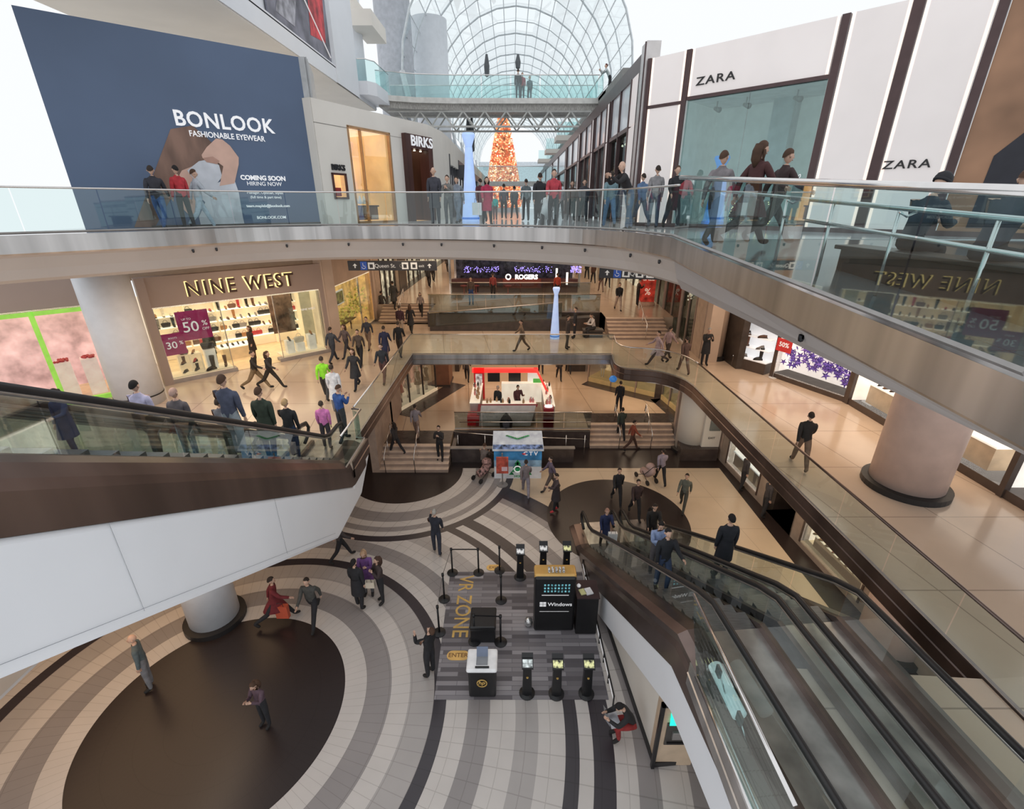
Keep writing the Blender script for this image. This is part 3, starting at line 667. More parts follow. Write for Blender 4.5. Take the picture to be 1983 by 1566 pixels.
niche(WZ, 1.48, 5.32, .12, 3.68, 2.2, mat('display_grey_green', (.48,.51,.50), .6, emit=.22, var=.04), mat('display_grey_green', (.36,.40,.40), .6), mat('display_plinth', (.5,.5,.5), .5), mat('display_ceiling', (.5,.52,.52), .6, emit=.1))  # interior is lightened by a glow put into its wall and ceiling materials
t = thing('shop_window', 'very large pane of the pale panelled store with a grey green interior', 'window', WZ.pt(3.4,0,0))
MB().wbox(WZ,1.48,3.36,.12,3.68,-.08,-.07).build('glass_pane', GL, t); MB().wbox(WZ,3.38,5.32,.12,3.68,-.08,-.07).build('glass_pane', GL, t)
struct('wall_shop_interior', MB().wbox(WZ,3.5,4.1,.12,3.68,-2.2,-1.6), mat('display_pale_pier', (.55,.57,.58), .6))
for k, u in enumerate((2.1,3.0,4.4)):
    t = thing('spotlight', ('left','middle','right')[k]+' ceiling spotlight inside the very large store window', 'lamp', WZ.pt(u,3.6,-.8))
    MB().tube([WZ.pt(u,3.68,-.8),WZ.pt(u,3.5,-.8)], .02, 6).build('stem', TRIMG, t); MB().tube([WZ.pt(u-.08,3.5,-.85),WZ.pt(u+.14,3.42,-.7)], [.05,.08], 10).build('lamp_head', TRIMG, t, True)
# golden fairy light bundles at foot of the window
FAIRY = mat('golden_fairy_lights', (1,.72,.35), .5, emit=3.0, var=0); FDARK = mat('dark_wire_bundle', (.10,.07,.04), .7)
for k, (px, py) in enumerate(((1362,442),(1411,443),(1465,442))):
    u, v = uv(WZ, px, py); p = WZ.pt(u, .12, -.45)
    t = thing('light_bundle', 'bundle of golden fairy lights at window foot, '+('left','middle','right')[k]+' of three', 'decoration', p, 0, 'golden light bundles in the store window')
    MB().lathe([(.1,0),(.2,.15),(.22,.35),(.15,.55),(.05,.7)], p, 10).build('wire_form', FDARK, t); mb = MB(); R = random.Random(k)
    for j in range(90):
        a = R.uniform(0,2*PI); z = R.uniform(.03,.65); r = .22*(1-abs(z-.3)) ; mb.cbox(p+Vector((r*math.cos(a), r*math.sin(a), z)), .018,.018,.018, a)
    o = mb.build('fairy_lights', FAIRY, t); o['kind'] = 'stuff'
# number on window graphic
lettering('100', .16, LETW, TL if 0 else thing('window_sticker', 'white figure 100 sticker low on the large store window', 'sticker', WZ.pt(5.0,1.4,0)), wm(WZ, 5.05, 1.42, 0), .004, .002, slant=.2)
# poster at far right
t = thing('fashion_poster', 'large orange brown fashion poster showing a dark coat at right end of pale storefront', 'poster', WZ.pt(9.4,0,0))
MB().wbox(WZ,8.44,10.4,.12,5.0,-.08,0).build('print', mat('printed_amber', (.40,.22,.13), .6, var=.2, scale=.6), t)
poly_on(WZ, [(8.95,.2),(10.4,.2),(10.4,2.2),(9.9,2.5),(9.5,2.3),(9.0,1.7)], .012, 'printed_coat', mat('printed_dark_coat', (.035,.035,.045), .7), t)
poly_on(WZ, [(9.55,.6),(9.68,.6),(9.72,1.5),(9.6,1.5)], .016, 'printed_hand', SKINP, t)
# --- corner post and right corridor front
ALU = mat('silver_cladding', (.60,.57,.56), .35, .4, var=.05)
t = thing('corner_post', 'tall silver clad post at corner of right corridor and pale storefront', 'pillar', (4.45,18.5,Z3))
MB().box(4.3,4.75,18.25,18.9,Z3,Z3+5.5).build('shaft', ALU, t); MB().box(4.27,4.33,18.35,18.4,Z3,Z3+5.5).build('groove', MUL, t)
WC = Wall((4.4,80), (4.4,18.9), Z3)
Lc = WC.L
DGL = mat('dark_shop_glass', (.10,.115,.115), .08, emit=.05, var=.5, scale=1.2); PALEG = mat('pale_upper_glazing', (.62,.66,.70), .15, emit=.12, var=.08, scale=.6)
struct('wall_right', MB().wbox(WC,0,Lc,4.85,5.35,-.3,.05), MUL, 'dark cornice of right corridor')
segs = [(Lc-1.3,Lc-.1,'p'),(Lc-5.1,Lc-1.5,'d'),(Lc-6.0,Lc-5.3,'p'),(Lc-9.5,Lc-6.2,'g'),(Lc-10.4,Lc-9.7,'p'),(Lc-15,Lc-10.6,'g'),(Lc-16,Lc-15.2,'p'),(Lc-23,Lc-16.2,'g'),(Lc-24,Lc-23.2,'p'),(Lc-38,Lc-24.3,'g'),(Lc-60,Lc-38.5,'g')]
nm = {'d':'open shop front glowing with ceiling bulbs behind the leaning man'}
cnt = 0
for a, b, k in segs:
    if k == 'p':
        t = thing('wall_panel', ['silver pink panel beside the corner post','silver pink panel between the bulb lit shop and next window','silver pink panel in right corridor, third from the corner','silver pink panel in right corridor, fourth from the corner','silver pink panel in right corridor, fifth from the corner'][cnt], 'panel', WC.pt((a+b)/2,0)); cnt += 1
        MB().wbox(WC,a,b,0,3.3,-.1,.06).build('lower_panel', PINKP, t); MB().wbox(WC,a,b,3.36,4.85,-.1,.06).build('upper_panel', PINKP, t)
        for u in (a,b): MB().wbox(WC,u-.06,u+.06,0,4.85,-.12,.1).build('mullion', MUL, t)
    else:
        t = thing('storefront', nm.get(k) or ('right corridor shop front with pale upper glazing, %s from the corner' % {9.5:'second',15:'third',23:'fourth',38:'fifth',60:'farthest'}[round(Lc-a,1)]), 'shop front', WC.pt((a+b)/2,0))
        MB().wbox(WC,a,b,3.4,4.85,-.1,-.02).build('upper_glazing', PALEG, t); MB().wbox(WC,a,b,3.25,3.4,-.1,.06).build('transom', MUL, t)
        if k == 'd': niche(WC, a, b, 0, 3.25, 3.0, mat('warm_brown_interior', (.20,.16,.13), .6, emit=.12), DARK, DARK, mat('brown_ceiling', (.32,.28,.24), .6, emit=.1))
        MB().wbox(WC,a,b,.1,3.25,-.1,-.08).build('lower_glazing', GLS if k == 'd' else DGL, t); mb = MB()
        for q in range(3): u = a+(b-a)*q/2; mb.wbox(WC,u-.05,u+.05,0,4.85,-.12,.06)
        mb.build('frame', MUL, t)
BULB = mat('bulb', (1,.9,.7), .5, emit=6)
R = random.Random(3)
for k in range(12):
    p = WC.pt(Lc-4.8+3.0*(k%6)/5, 3.05-(k//6)*.25, -.5-1.4*(k//6)); o = MB().lathe([(0,0),(.035,.02),(.045,.05),(.02,.09),(0,.1)], p, 8).build('ceiling_bulb', BULB)
    tag(o, 'small glowing ceiling bulb in open shop behind the leaning man', 'lamp', 'ceiling bulbs of the open shop')
# ================================================================== LEVEL FOUR: left edge, banner, bridge, right edge
struct('trim_14', MB().box(-9.35,-9.25,14,37.5,CAMZ+5.95,CAMZ+6.65).box(-9.9,-9.25,14,37.5,CAMZ+6.6,CAMZ+6.72), WHITE, 'white edge of fourth level at left')
struct('ceiling', MB().prism([(-15,12),(-9.3,12),(-9.3,37.5),(-15,37.5)], CAMZ+5.9, CAMZ+5.96), CREAM, 'soffit of the fourth level at left')
struct('floor', MB().prism([(-15,12),(-9.5,12),(-9.5,38),(-15,38)], CAMZ+6.5, CAMZ+6.62), WHITE)
struct('wall_left', MB().box(-9.4,-9.2,29.6,33.5,CAMZ+5.95,CAMZ+12), WHITE, 'white pier of fourth level')
struct('wall_left', MB().box(-9.6,-9.4,14,29.6,CAMZ+6.7,CAMZ+12), WHITE)
t = thing('hanging_banner', 'large grey and red advertising banner on white upper wall', 'banner', (-9.28,26,CAMZ+6.75))
MB().box(-9.34,-9.28,22.3,29.2,CAMZ+6.75,CAMZ+9.6).build('banner_sheet', mat('slate_banner_print', (.17,.17,.21), .6, var=.35, scale=.8), t)
poly = lambda pts, nm_, m: MB().add([(-9.27,y,CAMZ+z) for y,z in pts], [list(range(len(pts)))]).build(nm_, m, t)
poly([(26.6,7.2),(28.6,7.4),(28.9,9.4),(27.0,9.5)], 'red_print', mat('banner_red', (.50,.05,.06), .6, var=.3, scale=2)); poly([(23.0,7.0),(24.8,7.0),(25.6,8.6),(24.6,9.3)], 'grey_print', mat('banner_grey', (.32,.32,.36), .6, var=.3, scale=2))
MB().tube([(-9.25,24.2,CAMZ+9.6),(-9.25,29.0,CAMZ+6.9)], .03, 5).build('white_stripe', LETW, t)
# balcony left, with round column, and big grey pylons
t = thing('balcony', 'white balcony with teal glass balustrade at top left', 'balcony', (-9.4,35.5,CAMZ+6.2))
MB().prism([(-11,33.6),(-8.7,33.6),(-8.3,34.2),(-8.2,37.5),(-11,38)], CAMZ+6.15, CAMZ+6.85).build('slab', WHITE, t)
MB().add([(-10.6,33.7,CAMZ+6.85),(-8.75,33.7,CAMZ+6.85),(-8.75,33.7,CAMZ+7.95),(-10.6,33.7,CAMZ+7.95),(-8.35,34.3,CAMZ+6.85),(-8.35,34.3,CAMZ+7.95),(-8.25,37.4,CAMZ+6.85),(-8.25,37.4,CAMZ+7.95)],[(0,1,2,3),(1,4,5,2),(4,6,7,5)]).build('glass_panel', GLT, t)
rod(t, [(-10.6,33.7,CAMZ+7.97),(-8.75,33.7,CAMZ+7.97),(-8.35,34.3,CAMZ+7.97),(-8.25,37.4,CAMZ+7.97)], .03, 'handrail')
column('white round column on balcony at top left', (-10.0,36.2), CAMZ+6.7, CAMZ+12, .6, COLW, base=False)
t = thing('grey_pylon', 'tall grey rounded pylon with faint lettering above the jeweller', 'pillar', (-9.0,44,Z3)); MB().lathe([(1.35,0),(1.35,12)], (-9.0,44,Z3+3), 28).build('shaft', mat('slate_grey_cladding', (.42,.44,.48), .5), t, True)
column('pale thick round pylon above the jeweller, behind bridge glass', (-6.9,48), Z3, CAMZ+14, 1.5, COLW, base=False)
mb = MB().box(-10.9,-9.4,34.5,38,CAMZ+10.6,CAMZ+11.4).box(-9.6,-8.3,34.5,38,CAMZ+9.8,CAMZ+10.6)
struct('trim_15', mb, CREAM, 'stepped pale bulkhead at top left')
# bridge
YB = 37.7; b0, b1 = -8.9, 5.9
t = thing('footbridge', 'white footbridge with glass sides and open steel truss high over corridor', 'bridge', (-1.5,YB,CAMZ+6))
dk = [(-8.9,YB-1.2),(-6.5,YB-.3),(-4,YB),(b1,YB),(b1,YB+3),(b0,YB+3)]
MB().prism(dk, CAMZ+6.38, CAMZ+6.70).build('deck', mat('bridge_deck_grey', (.62,.61,.58), .5), t)
MB().prism([(p[0],p[1]+.25) for p in dk], CAMZ+6.02, CAMZ+6.38).build('deck_underside', mat('ribbed_grey_steel', (.33,.32,.30), .5, .3, var=.2, scale=6, stretch=(6,.2,1)), t)
tr = MAT_TR = mat('truss_paint', (.50,.50,.48), .5)
mb = MB(); N = 9
for yy in (YB+.35, YB+2.7):
    mb.tube([(-8.6,yy,CAMZ+6.0),(b1-.4,yy,CAMZ+6.0)], .09, 6); mb.tube([(-7.6,yy,CAMZ+5.05),(b1-1.2,yy,CAMZ+5.05)], .07, 6)
    for k in range(N):
        x = -7.9+k*1.5; mb.tube([(x,yy,CAMZ+6.0),(x+.75,yy,CAMZ+5.05)], .055, 5); mb.tube([(x+.75,yy,CAMZ+5.05),(x+1.5,yy,CAMZ+6.0)], .055, 5)
mb.build('truss', tr, t)
fr = [(-8.9,YB-1.18),(-6.5,YB-.28),(-4,YB+.02),(b1,YB+.02)]
k = 0
for a, b in zip(fr[:-1], fr[1:]):
    n = max(1, round((Vector(b)-Vector(a)).length/2.0))
    for j in range(n):
        p = Vector(a).lerp(Vector(b), j/n); q = Vector(a).lerp(Vector(b), (j+1)/n-.01)
        MB().quad((p.x,p.y,CAMZ+6.7),(q.x,q.y,CAMZ+6.7),(q.x,q.y,CAMZ+8.0),(p.x,p.y,CAMZ+8.0)).build('glass_panel', GLT, t)
rod(t, [(x,y,CAMZ+8.02) for x,y in fr], .035, 'handrail'); rod(t, [(b0,YB+2.9,CAMZ+8.0),(b1,YB+2.9,CAMZ+8.0)], .03, 'handrail')
MB().quad((b0,YB+2.9,CAMZ+6.7),(b1,YB+2.9,CAMZ+6.7),(b1,YB+2.9,CAMZ+8.0),(b0,YB+2.9,CAMZ+8.0)).build('glass_panel', GLT, t)
# right upper slab
struct('trim_16', MB().prism([(5.9,30),(12,30),(12,100),(5.9,100)], CAMZ+6.1, CAMZ+6.7), mat('grey_trim_dark', (.22,.22,.21), .6), 'grey edge of fourth level at right')
for k, y in enumerate((47, 58, 70)):
    t = thing('balcony', 'small pale balcony jutting over right corridor, '+('nearest','middle','farthest')[k]+' of three', 'balcony', (5.2,y,CAMZ+5))
    MB().prism([(3.9-.2*k,y),(6,y),(6,y+2.5),(3.9-.2*k,y+2.5)], CAMZ+5.2, CAMZ+5.6).build('slab', CREAM, t); MB().quad((3.9-.2*k,y,CAMZ+5.6),(6,y,CAMZ+5.6),(6,y,CAMZ+6.6),(3.9-.2*k,y,CAMZ+6.6)).build('glass_panel', GLT, t)
balustrade('glass balustrade of fourth level at right, above the corridor', [(5.9,36,CAMZ+6.7),(5.9,60,CAMZ+6.7)], 1.2, GLT, CHROME, .03, 4)
t = thing('link_bridge', 'pale glass sided link bridge low in front of the tree', 'bridge', (0,52,CAMZ+1.9))
MB().box(-3.5,4.4,52,54,CAMZ+1.75,CAMZ+2.15).build('deck', mat('bridge_deck_grey', (.62,.61,.58), .5), t); MB().quad((-3.5,52,CAMZ+2.15),(4.4,52,CAMZ+2.15),(4.4,52,CAMZ+3.45),(-3.5,52,CAMZ+3.45)).build('glass_panel', GLT, t)
rod(t, [(-3.5,52,CAMZ+3.5),(4.4,52,CAMZ+3.5)], .04, 'handrail')
# ------------------------------------------------------------------ glass barrel vault
VX, VZ, VR = .4, CAMZ+9.0, 8.6
RIB = mat('vault_rib_grey', (.60,.64,.66), .6); mb = MB(); ang = [PI*(k/14) for k in range(15)]
for j in range(24):
    y = 42+4*j; mb.tube([(VX+VR*math.cos(a), y, VZ+VR*1.05*math.sin(a)) for a in ang], .08 if j % 2 == 0 else .045, 4)
o = struct('trim_17', mb, RIB, 'arched ribs of the glass vault')
mb = MB()
for a in [PI*(k/22) for k in range(23)]: mb.tube([(VX+VR*math.cos(a),42,VZ+VR*1.05*math.sin(a)),(VX+VR*math.cos(a),134,VZ+VR*1.05*math.sin(a))], .035, 4)
struct('trim_18', mb, RIB, 'long purlins of the glass vault')
mb = MB(); a = ang
vs = [(VX+(VR+.1)*math.cos(q), y, VZ+(VR+.1)*1.05*math.sin(q)) for y in (42,134) for q in ang]; n = len(ang)
mb.add(vs, [(i,i+1,n+i+1,n+i) for i in range(n-1)])
struct('window_1', mb, glassmat('skylight_glass', (.93,.97,.98), .03), 'glass skin of the vault')
mb = MB()
for sg in (-1, 1):
    for j in range(8):
        y = 42+11*j; x = VX+sg*VR; mb.tube([(x, y, VZ+.2), (x-sg*2.0, y, CAMZ-.7)], .22, 6)
struct('trim_19', mb, mat('pale_strut', (.62,.64,.66), .5), 'slanting struts holding the vault')
struct('wall_end', MB().box(-8.5,9,134,134.3,Z3,VZ+1), mat('far_end_wall', (.72,.76,.80), .7), 'pale end wall of the corridor')
struct('wall_left', MB().box(-9.2,-8.9,52,134,Z3,VZ), mat('far_pale_wall', (.66,.69,.72), .6, var=.1, scale=.4, stretch=(1,1,.2)))
struct('wall_right', MB().box(9.0,9.3,45,134,CAMZ+6.7,VZ), mat('far_pale_wall', (.66,.69,.72), .6))
# ------------------------------------------------------------------ christmas tree
TY = 60; TX = -1.0
t = thing('christmas_tree', 'very tall slim tree covered in orange and gold lights in corridor', 'tree', (TX,TY,Z3))
prof = [(.6,.0),(2.0,.25),(2.15,1.0),(1.9,2.6),(1.7,4.0),(1.45,5.4),(1.2,6.8),(.95,8.2),(.7,9.6),(.5,10.4),(.3,11.2)]
prof = [(r,z*.9) for r,z in prof]
MB().lathe([(r*.93,z+.3) for r,z in prof], (TX,TY,Z3), 30).build('foliage', mat('tree_orange_lit_foliage', (.55,.20,.10), .8, emit=.22, ecol=(.9,.32,.16), var=.5, scale=2.2), t)  # orange light of the bulbs is put into the foliage colour and glow
R = random.Random(5)
for nm_, mm, cnt in (('gold_lights', mat('tree_gold_light', (1,.55,.26), .5, emit=.7, var=0), 900), ('red_lights', mat('tree_red_light', (.75,.18,.08), .5, emit=.45, var=0), 900), ('white_lights', mat('tree_white_light', (1,.85,.65), .5, emit=1.1, var=0), 260)):
    mb = MB()
    for _ in range(cnt):
        z = 10*(1-math.sqrt(R.random())); i = 0
        while i < len(prof)-2 and prof[i+1][1] < z: i += 1
        f = (z-prof[i][1])/(prof[i+1][1]-prof[i][1]); r = prof[i][0]+(prof[i+1][0]-prof[i][0])*f; a = R.uniform(PI, 2*PI)
        mb.cbox((TX+r*math.cos(a), TY+r*math.sin(a), Z3+.3+z), .12,.12,.12, a)
    o = mb.build(nm_, mm, t); o['kind'] = 'stuff'
MB().lathe([(1.9,0),(1.9,.4)], (TX,TY,Z3), 24).build('base', WHITE, t)
# ------------------------------------------------------------------ tall pale blue cones
BLUE = mat('pale_blue_glow', (.42,.58,.95), .5, emit=.45, var=.03); DBL = mat('blue_band', (.08,.25,.75), .5, emit=.3)
def cone(label, p, h, r0, r1, top=True, col=BLUE):
    t = thing('light_cone', label, 'decoration', p, 0)
    MB().lathe([(r0,0),(r0*.98,.1),(r1*1.25,h*.62),(r1,h*.82),(r1*.9,h*.86),(r1*1.7,h*.97),(r1*1.5,h)], p, 24).build('cone_body', col, t, True)
    MB().lathe([(r0*1.02,.12),(r0*1.02,.2)], p, 24).build('base_band', DBL, t); MB().lathe([(r1*.93,h*.83),(r1*.93,h*.85)], p, 20).build('collar', DBL, t)
    return t
cone('tall pale blue tapering light column standing on upper floor', G(912,430,Z3), 3.4, .38, .16)
cone('pale blue tapering light column standing on the footbridge floor', G(1074,655,Z2), 2.9, .27, .12)
cone('deep blue tapering column behind upper glass near the store window', G(1378,441,Z3), 2.1, .34, .14, col=mat('deep_blue_glow', (.06,.30,.85), .5, emit=.35))
for k, px in enumerate((905, 913)):
    p = GY(px, 262, 22); o = MB().tube([p, p+Vector((0,0,1.1))], .05, 6)
# hanging dark drops in the vault
for k, (px, py0, py1) in enumerate(((943,105,150),(1003,105,135),(908,225,292),(915,225,295))):
    a, b = GY(px,py1,41), GY(px,py0,41); o = MB().lathe([(.0,0),(.16,.1),(.2,(b-a).length*.5),(.08,(b-a).length)], a, 10).build('hanging_ornament', mat('dark_ornament', (.08,.09,.10), .5))
    tag(o, ('dark slim hanging ornament in vault, left one','dark slim hanging ornament in vault above the bridge walkers','dark slim ornament over the tall blue column, left one','dark slim ornament over the tall blue column, right one')[k], 'decoration')
# ================================================================== GOODS (prototypes)
def hide_proto(o): return o
LEATH = [mat('black_leather', (.02,.018,.018), .35), mat('tan_leather', (.36,.17,.07), .45), mat('brown_leather', (.13,.06,.035), .45), mat('red_leather', (.45,.04,.05), .4), mat('grey_suede', (.25,.23,.22), .8), mat('cream_leather', (.75,.68,.58), .5)]
def swap(o, m):
    """give a copied object its own mesh with another material"""
    o.data = o.data.copy(); o.data.materials.clear(); o.data.materials.append(m)
def shoe_parts(kind):
    """returns [(name, MB)] of one shoe pointing to +y, heel at origin"""
    up = MB(); so = MB()
    if kind == 'boot':
        up.tube([(0,0,.06),(0,.0,.16),(0,.0,.28),(0,-.01,.38)], [.045,.05,.058,.062], 10); up.tube([(0,-.03,.05),(0,.05,.06),(0,.12,.05),(0,.19,.035)], [.045,.05,.042,.02], 8)
        so.box(-.035,.035,-.06,.2,0,.02).box(-.03,.03,-.06,.0,0,.05)
    elif kind == 'pump':
        up.tube([(0,-.03,.10),(0,.03,.085),(0,.1,.045),(0,.18,.03)], [.033,.04,.036,.015], 8)
        so.tube([(0,-.03,.08),(0,-.04,0)], [.016,.008], 6); so.box(-.03,.03,.07,.19,0,.012)
    else:
        up.tube([(0,-.05,.05),(0,.04,.055),(0,.12,.045),(0,.19,.03)], [.04,.045,.04,.02], 8); so.box(-.04,.04,-.07,.2,0,.022)
    return [('upper', up), ('sole', so)]
SOLE = mat('shoe_sole', (.05,.04,.035), .6)
def make_shoe(kind, m, label, group):
    nm = {'boot':'ankle_boot','pump':'heeled_shoe','flat':'flat_shoe'}[kind]
    P_ = shoe_parts(kind); r = P_[0][1].build(nm, m, None, True, local=True); tag(r, label, 'shoe', group)
    P_[1][1].build('sole', SOLE, r, local=True); return r
def make_bag(m, label, group):
    mb = MB(); mb.tube([(-.17,0,.10),(-.12,0,.11),(.12,0,.11),(.17,0,.10)], [.09,.11,.11,.09], 8)
    for v in mb.v: v.y *= .55; v.z = max(0, v.z)
    r = mb.build('handbag', m, None, False, local=True); tag(r, label, 'handbag', group)
    MB().tube([(-.09,0,.19)]+[(.09*math.cos(a)*-1,0,.2+.13*math.sin(a)) for a in [PI*k/8 for k in range(1,8)]]+[(.09,0,.19)], .009, 5).build('handle', m, r, local=True); return r
protos = {}
def put(kind, mi, p, rz, label, group, s=1.0):
    key = (kind, mi)
    if key not in protos:
        r = make_bag(LEATH[mi], label, group) if kind == 'bag' else make_shoe(kind, LEATH[mi], label, group); protos[key] = r
        r.location = p; r.rotation_euler = (0,0,rz); r.scale = (s,)*3
    else: r = dup(protos[key], p, rz, label, s, group)
    return r
# ================================================================== SHOE SHOP on the left
WN = Wall((-14.8,18.8), (-9.4,23.9), Z2)
TAUPE = mat('taupe_fascia', (.40,.31,.27), .55, var=.02, scale=.5)
SHOPW = mat('shop_cream_lit', (.90,.74,.52), .6, emit=.26, var=.08, scale=.8); SHOPC = mat('shop_ceiling_lit', (1,.9,.7), .6, emit=.7, var=.05); SHOPF = mat('shop_floor_honey', (.75,.58,.36), .3, emit=.1)
t = struct('wall_left', MB().wbox(WN,-.0,.32,0,4.45,-.4,.12).wbox(WN,.32,7.4,3.2,4.45,-.4,0).wbox(WN,7.15,7.4,0,3.2,-.4,0), TAUPE, 'taupe front of the shoe shop')
struct('wall_left', MB().wbox(WN,7.4,8.0,0,5.3,-.5,.0), BEIGE, 'beige pilaster right of shoe shop')
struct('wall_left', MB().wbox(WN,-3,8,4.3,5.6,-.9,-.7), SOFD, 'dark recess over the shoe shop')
struct('trim_20', MB().wbox(WN,.32,2.85,0,.16,-.4,.05).wbox(WN,4.75,7.4,0,.16,-.4,.05), mat('grey_stone_sill', (.34,.30,.28), .5), 'grey sill of the shoe shop windows')
niche(WN, .32, 7.15, .02, 3.2, 4.0, SHOPW, SHOPW, SHOPF, SHOPC)
area(WN.pt(3.7,3.0,-2.0), 5.5, 3, 65, (1,.80,.55), (0,0,WN.rz()))
# raised window floors
struct('floor', MB().wbox(WN,.35,2.7,.16,.24,-1.0,-.05).wbox(WN,4.95,7.1,.16,.24,-1.0,-.05), SHOPW)
t = thing('shop_sign', 'dark channel letter sign with golden halo glow on the taupe fascia', 'sign', WN.pt(3.8,3.8,0))
HALO = mat('gold_halo_edge', (1,.78,.30), .5, emit=1.6, var=0); CHOC = mat('chocolate_letters', (.06,.025,.015), .4)
lettering('NINE WEST', .84, HALO, t, wm(WN, 3.80, 3.83, .015), .004, .024, sx=.86, space=1.22, name='halo_letters'); lettering('NINE WEST', .84, CHOC, t, wm(WN, 3.83, 3.82, .07), .03, .010, sx=.86, space=1.23, name='letters')
for a, b, nm_ in ((.35,2.7,'left'),(4.95,7.1,'right')):
    t = thing('shop_window', nm_+' display window pane of the shoe shop', 'window', WN.pt((a+b)/2,.2,0)); MB().wbox(WN,a,b,.2,3.2,-.05,-.04).build('glass_pane', GLC, t)
    MB().wbox(WN,a-.03,a,.16,3.2,-.07,-.02).wbox(WN,b,b+.03,.16,3.2,-.07,-.02).build('frame', CHROME, t)
lettering('NINE WEST', .14, LETW, thing('window_sticker', 'small white lettering sticker on the right shoe shop window', 'sticker', WN.pt(6.4,2.2,0)), wm(WN, 6.5, 2.35, -.03), .003, 0)
MAG = mat('magenta_poster', (.27,.012,.085), .5, emit=.35, var=.08)  # poster brightness is raised by a glow in the print, not a lamp
for (u0,u1,v0,v1,big,lb) in ((1.02,2.22,1.72,2.96,'50','magenta sale poster reading 50% off in the shoe shop window, upper one'),(.33,1.13,1.2,2.12,'30','magenta sale poster reading 30% in the shoe shop window, lower left one')):
    t = thing('sale_poster', lb, 'poster', WN.pt((u0+u1)/2,v0,-.1)); MB().wbox(WN,u0,u1,v0,v1,-.09,-.07).build('poster_sheet', MAG, t)
    h = (u1-u0); lettering(big, .52*h, LETW, t, wm(WN,(u0+u1)/2-.12*h,(v0+v1)/2-.06*h,-.06), .003, .004); lettering('%', .26*h, LETW, t, wm(WN,u1-.17*h,(v0+v1)/2+.03*h,-.06), .003, .002)
    if big == '50': lettering('OFF', .13*h, LETW, t, wm(WN,u1-.17*h,(v0+v1)/2-.17*h,-.06), .003, 0); lettering('UP TO', .10*h, LETW, t, wm(WN,u0+.3*h,v1-.28*h,-.06), .003, 0)
    else: lettering('BOOTS', .12*h, LETW, t, wm(WN,(u0+u1)/2,v1-.25*h,-.06), .003, 0)
# shelving along the back
SHELF = mat('lit_glass_shelf', (1,.93,.78), .4, emit=.7, var=.02)
cols = ['black','tan','brown','red','grey','cream']; kinds = ['boot','pump','flat','bag']
R = random.Random(11)
for bay in range(5):
    u = .6+1.33*bay; t = thing('shelf_unit', 'cream lit wall shelving at back of shoe shop, '+('leftmost bay','second bay from left','middle bay','second bay from right','rightmost bay')[bay], 'shelves', WN.pt(u+.6,.02,-3.8))
    MB().wbox(WN,u,u+1.25,.05,3.1,-3.98,-3.94).build('back_panel', SHOPW, t)
    MB().wbox(WN,u-.03,u,.05,3.1,-3.95,-3.6).build('side_panel', SHOPW, t)
    for k in range(5):
        v = .6+.52*k; MB().wbox(WN,u,u+1.25,v,v+.03,-3.95,-3.55).build('shelf', SHELF, t)
        for j in range(4):
            kd = R.choice(kinds) if k else 'bag'; mi = R.choice([0,0,0,1,2,3,4,5]); p = WN.pt(u+.16+.31*j, v+.031, -3.78)
            put(kd, mi, p, WN.rz()+PI, '%s %s on lit wall shelving at back of shoe shop' % (cols[mi], {'boot':'ankle boot','pump':'heeled shoe','flat':'flat shoe','bag':'handbag'}[kd]), '%s %s on the back shelves' % (cols[mi], {'boot':'ankle boots','pump':'heeled shoes','flat':'flat shoes','bag':'handbags'}[kd]), 1.25 if kd != 'bag' else 1.05)
# display tables, cubes
WHTD = mat('white_display_gloss', (.85,.82,.76), .35, emit=.18)
def cube_stand(W, u, v, n, s, h, label, m=WHTD):
    t = thing('display_plinth', label, 'plinth', W.pt(u,v,n)); MB().wbox(W,u-s/2,u+s/2,v,v+h,n-s/2,n+s/2).build('body', m, t, bev=.01); MB().wbox(W,u-s/2-.015,u+s/2+.015,v+h,v+h+.02,n-s/2-.015,n+s/2+.015).build('top', m, t); return WN.pt if 0 else (h+.021)
t = thing('display_table', 'low white display table with shoes in middle of shoe shop', 'table', WN.pt(3.4,.02,-2.2)); MB().wbox(WN,2.7,4.2,.62,.70,-2.6,-1.9).build('table_top', SHELF, t); MB().wbox(WN,2.8,4.1,.02,.62,-2.5,-2.0).build('base', SHOPF, t)
for j in range(6): put('pump' if j%2 else 'flat', 0, WN.pt(2.85+.24*j,.701,-2.2), WN.rz()+PI, 'black shoe on low white table in middle of shoe shop', 'black shoes on the shop table', 1.1)
# left window: boxes of shelves
t = thing('shelf_unit', 'low cream cubby shelf with boots in left shoe shop window', 'shelves', WN.pt(1.1,.24,-.6)); mb = MB()
for a,b,c,d_ in ((.75,.78,.24,1.05),(1.18,1.21,.24,1.05),(1.62,1.65,.24,1.05),(.75,1.65,.24,.27),(.75,1.65,.62,.65),(.75,1.65,1.02,1.05)): mb.wbox(WN,a,b,c,d_,-.75,-.35)
mb.build('frame', SHOPW, t); MB().wbox(WN,.75,1.65,.24,1.05,-.78,-.75).build('back_panel', SHOPW, t)
for k, (u, v, kd, mi, lb) in enumerate(((.96,.27,'flat',0,'black flat shoe in lower left cubby of window shelf'),(1.4,.27,'boot',0,'black ankle boot in lower right cubby of window shelf'),(.96,.65,'boot',2,'brown ankle boot in upper left cubby of window shelf'),(1.4,.65,'pump',3,'red heeled shoe in upper right cubby of window shelf'),(1.0,1.05,'bag',4,'grey handbag on top of window shelf, left'),(1.42,1.05,'pump',1,'tan heeled shoe on top of window shelf'))):
    put(kd, mi, WN.pt(u,v+.001,-.52), WN.rz()+PI*.8, lb, 'shoes and bags in the left window', 1.25)
cube_stand(WN, 1.98, .24, -.5, .42, .85, 'white plinth carrying black bag in left shoe shop window'); put('bag', 0, WN.pt(1.98,1.115,-.5), WN.rz(), 'black handbag on white plinth in left shoe shop window', None, 1.5)
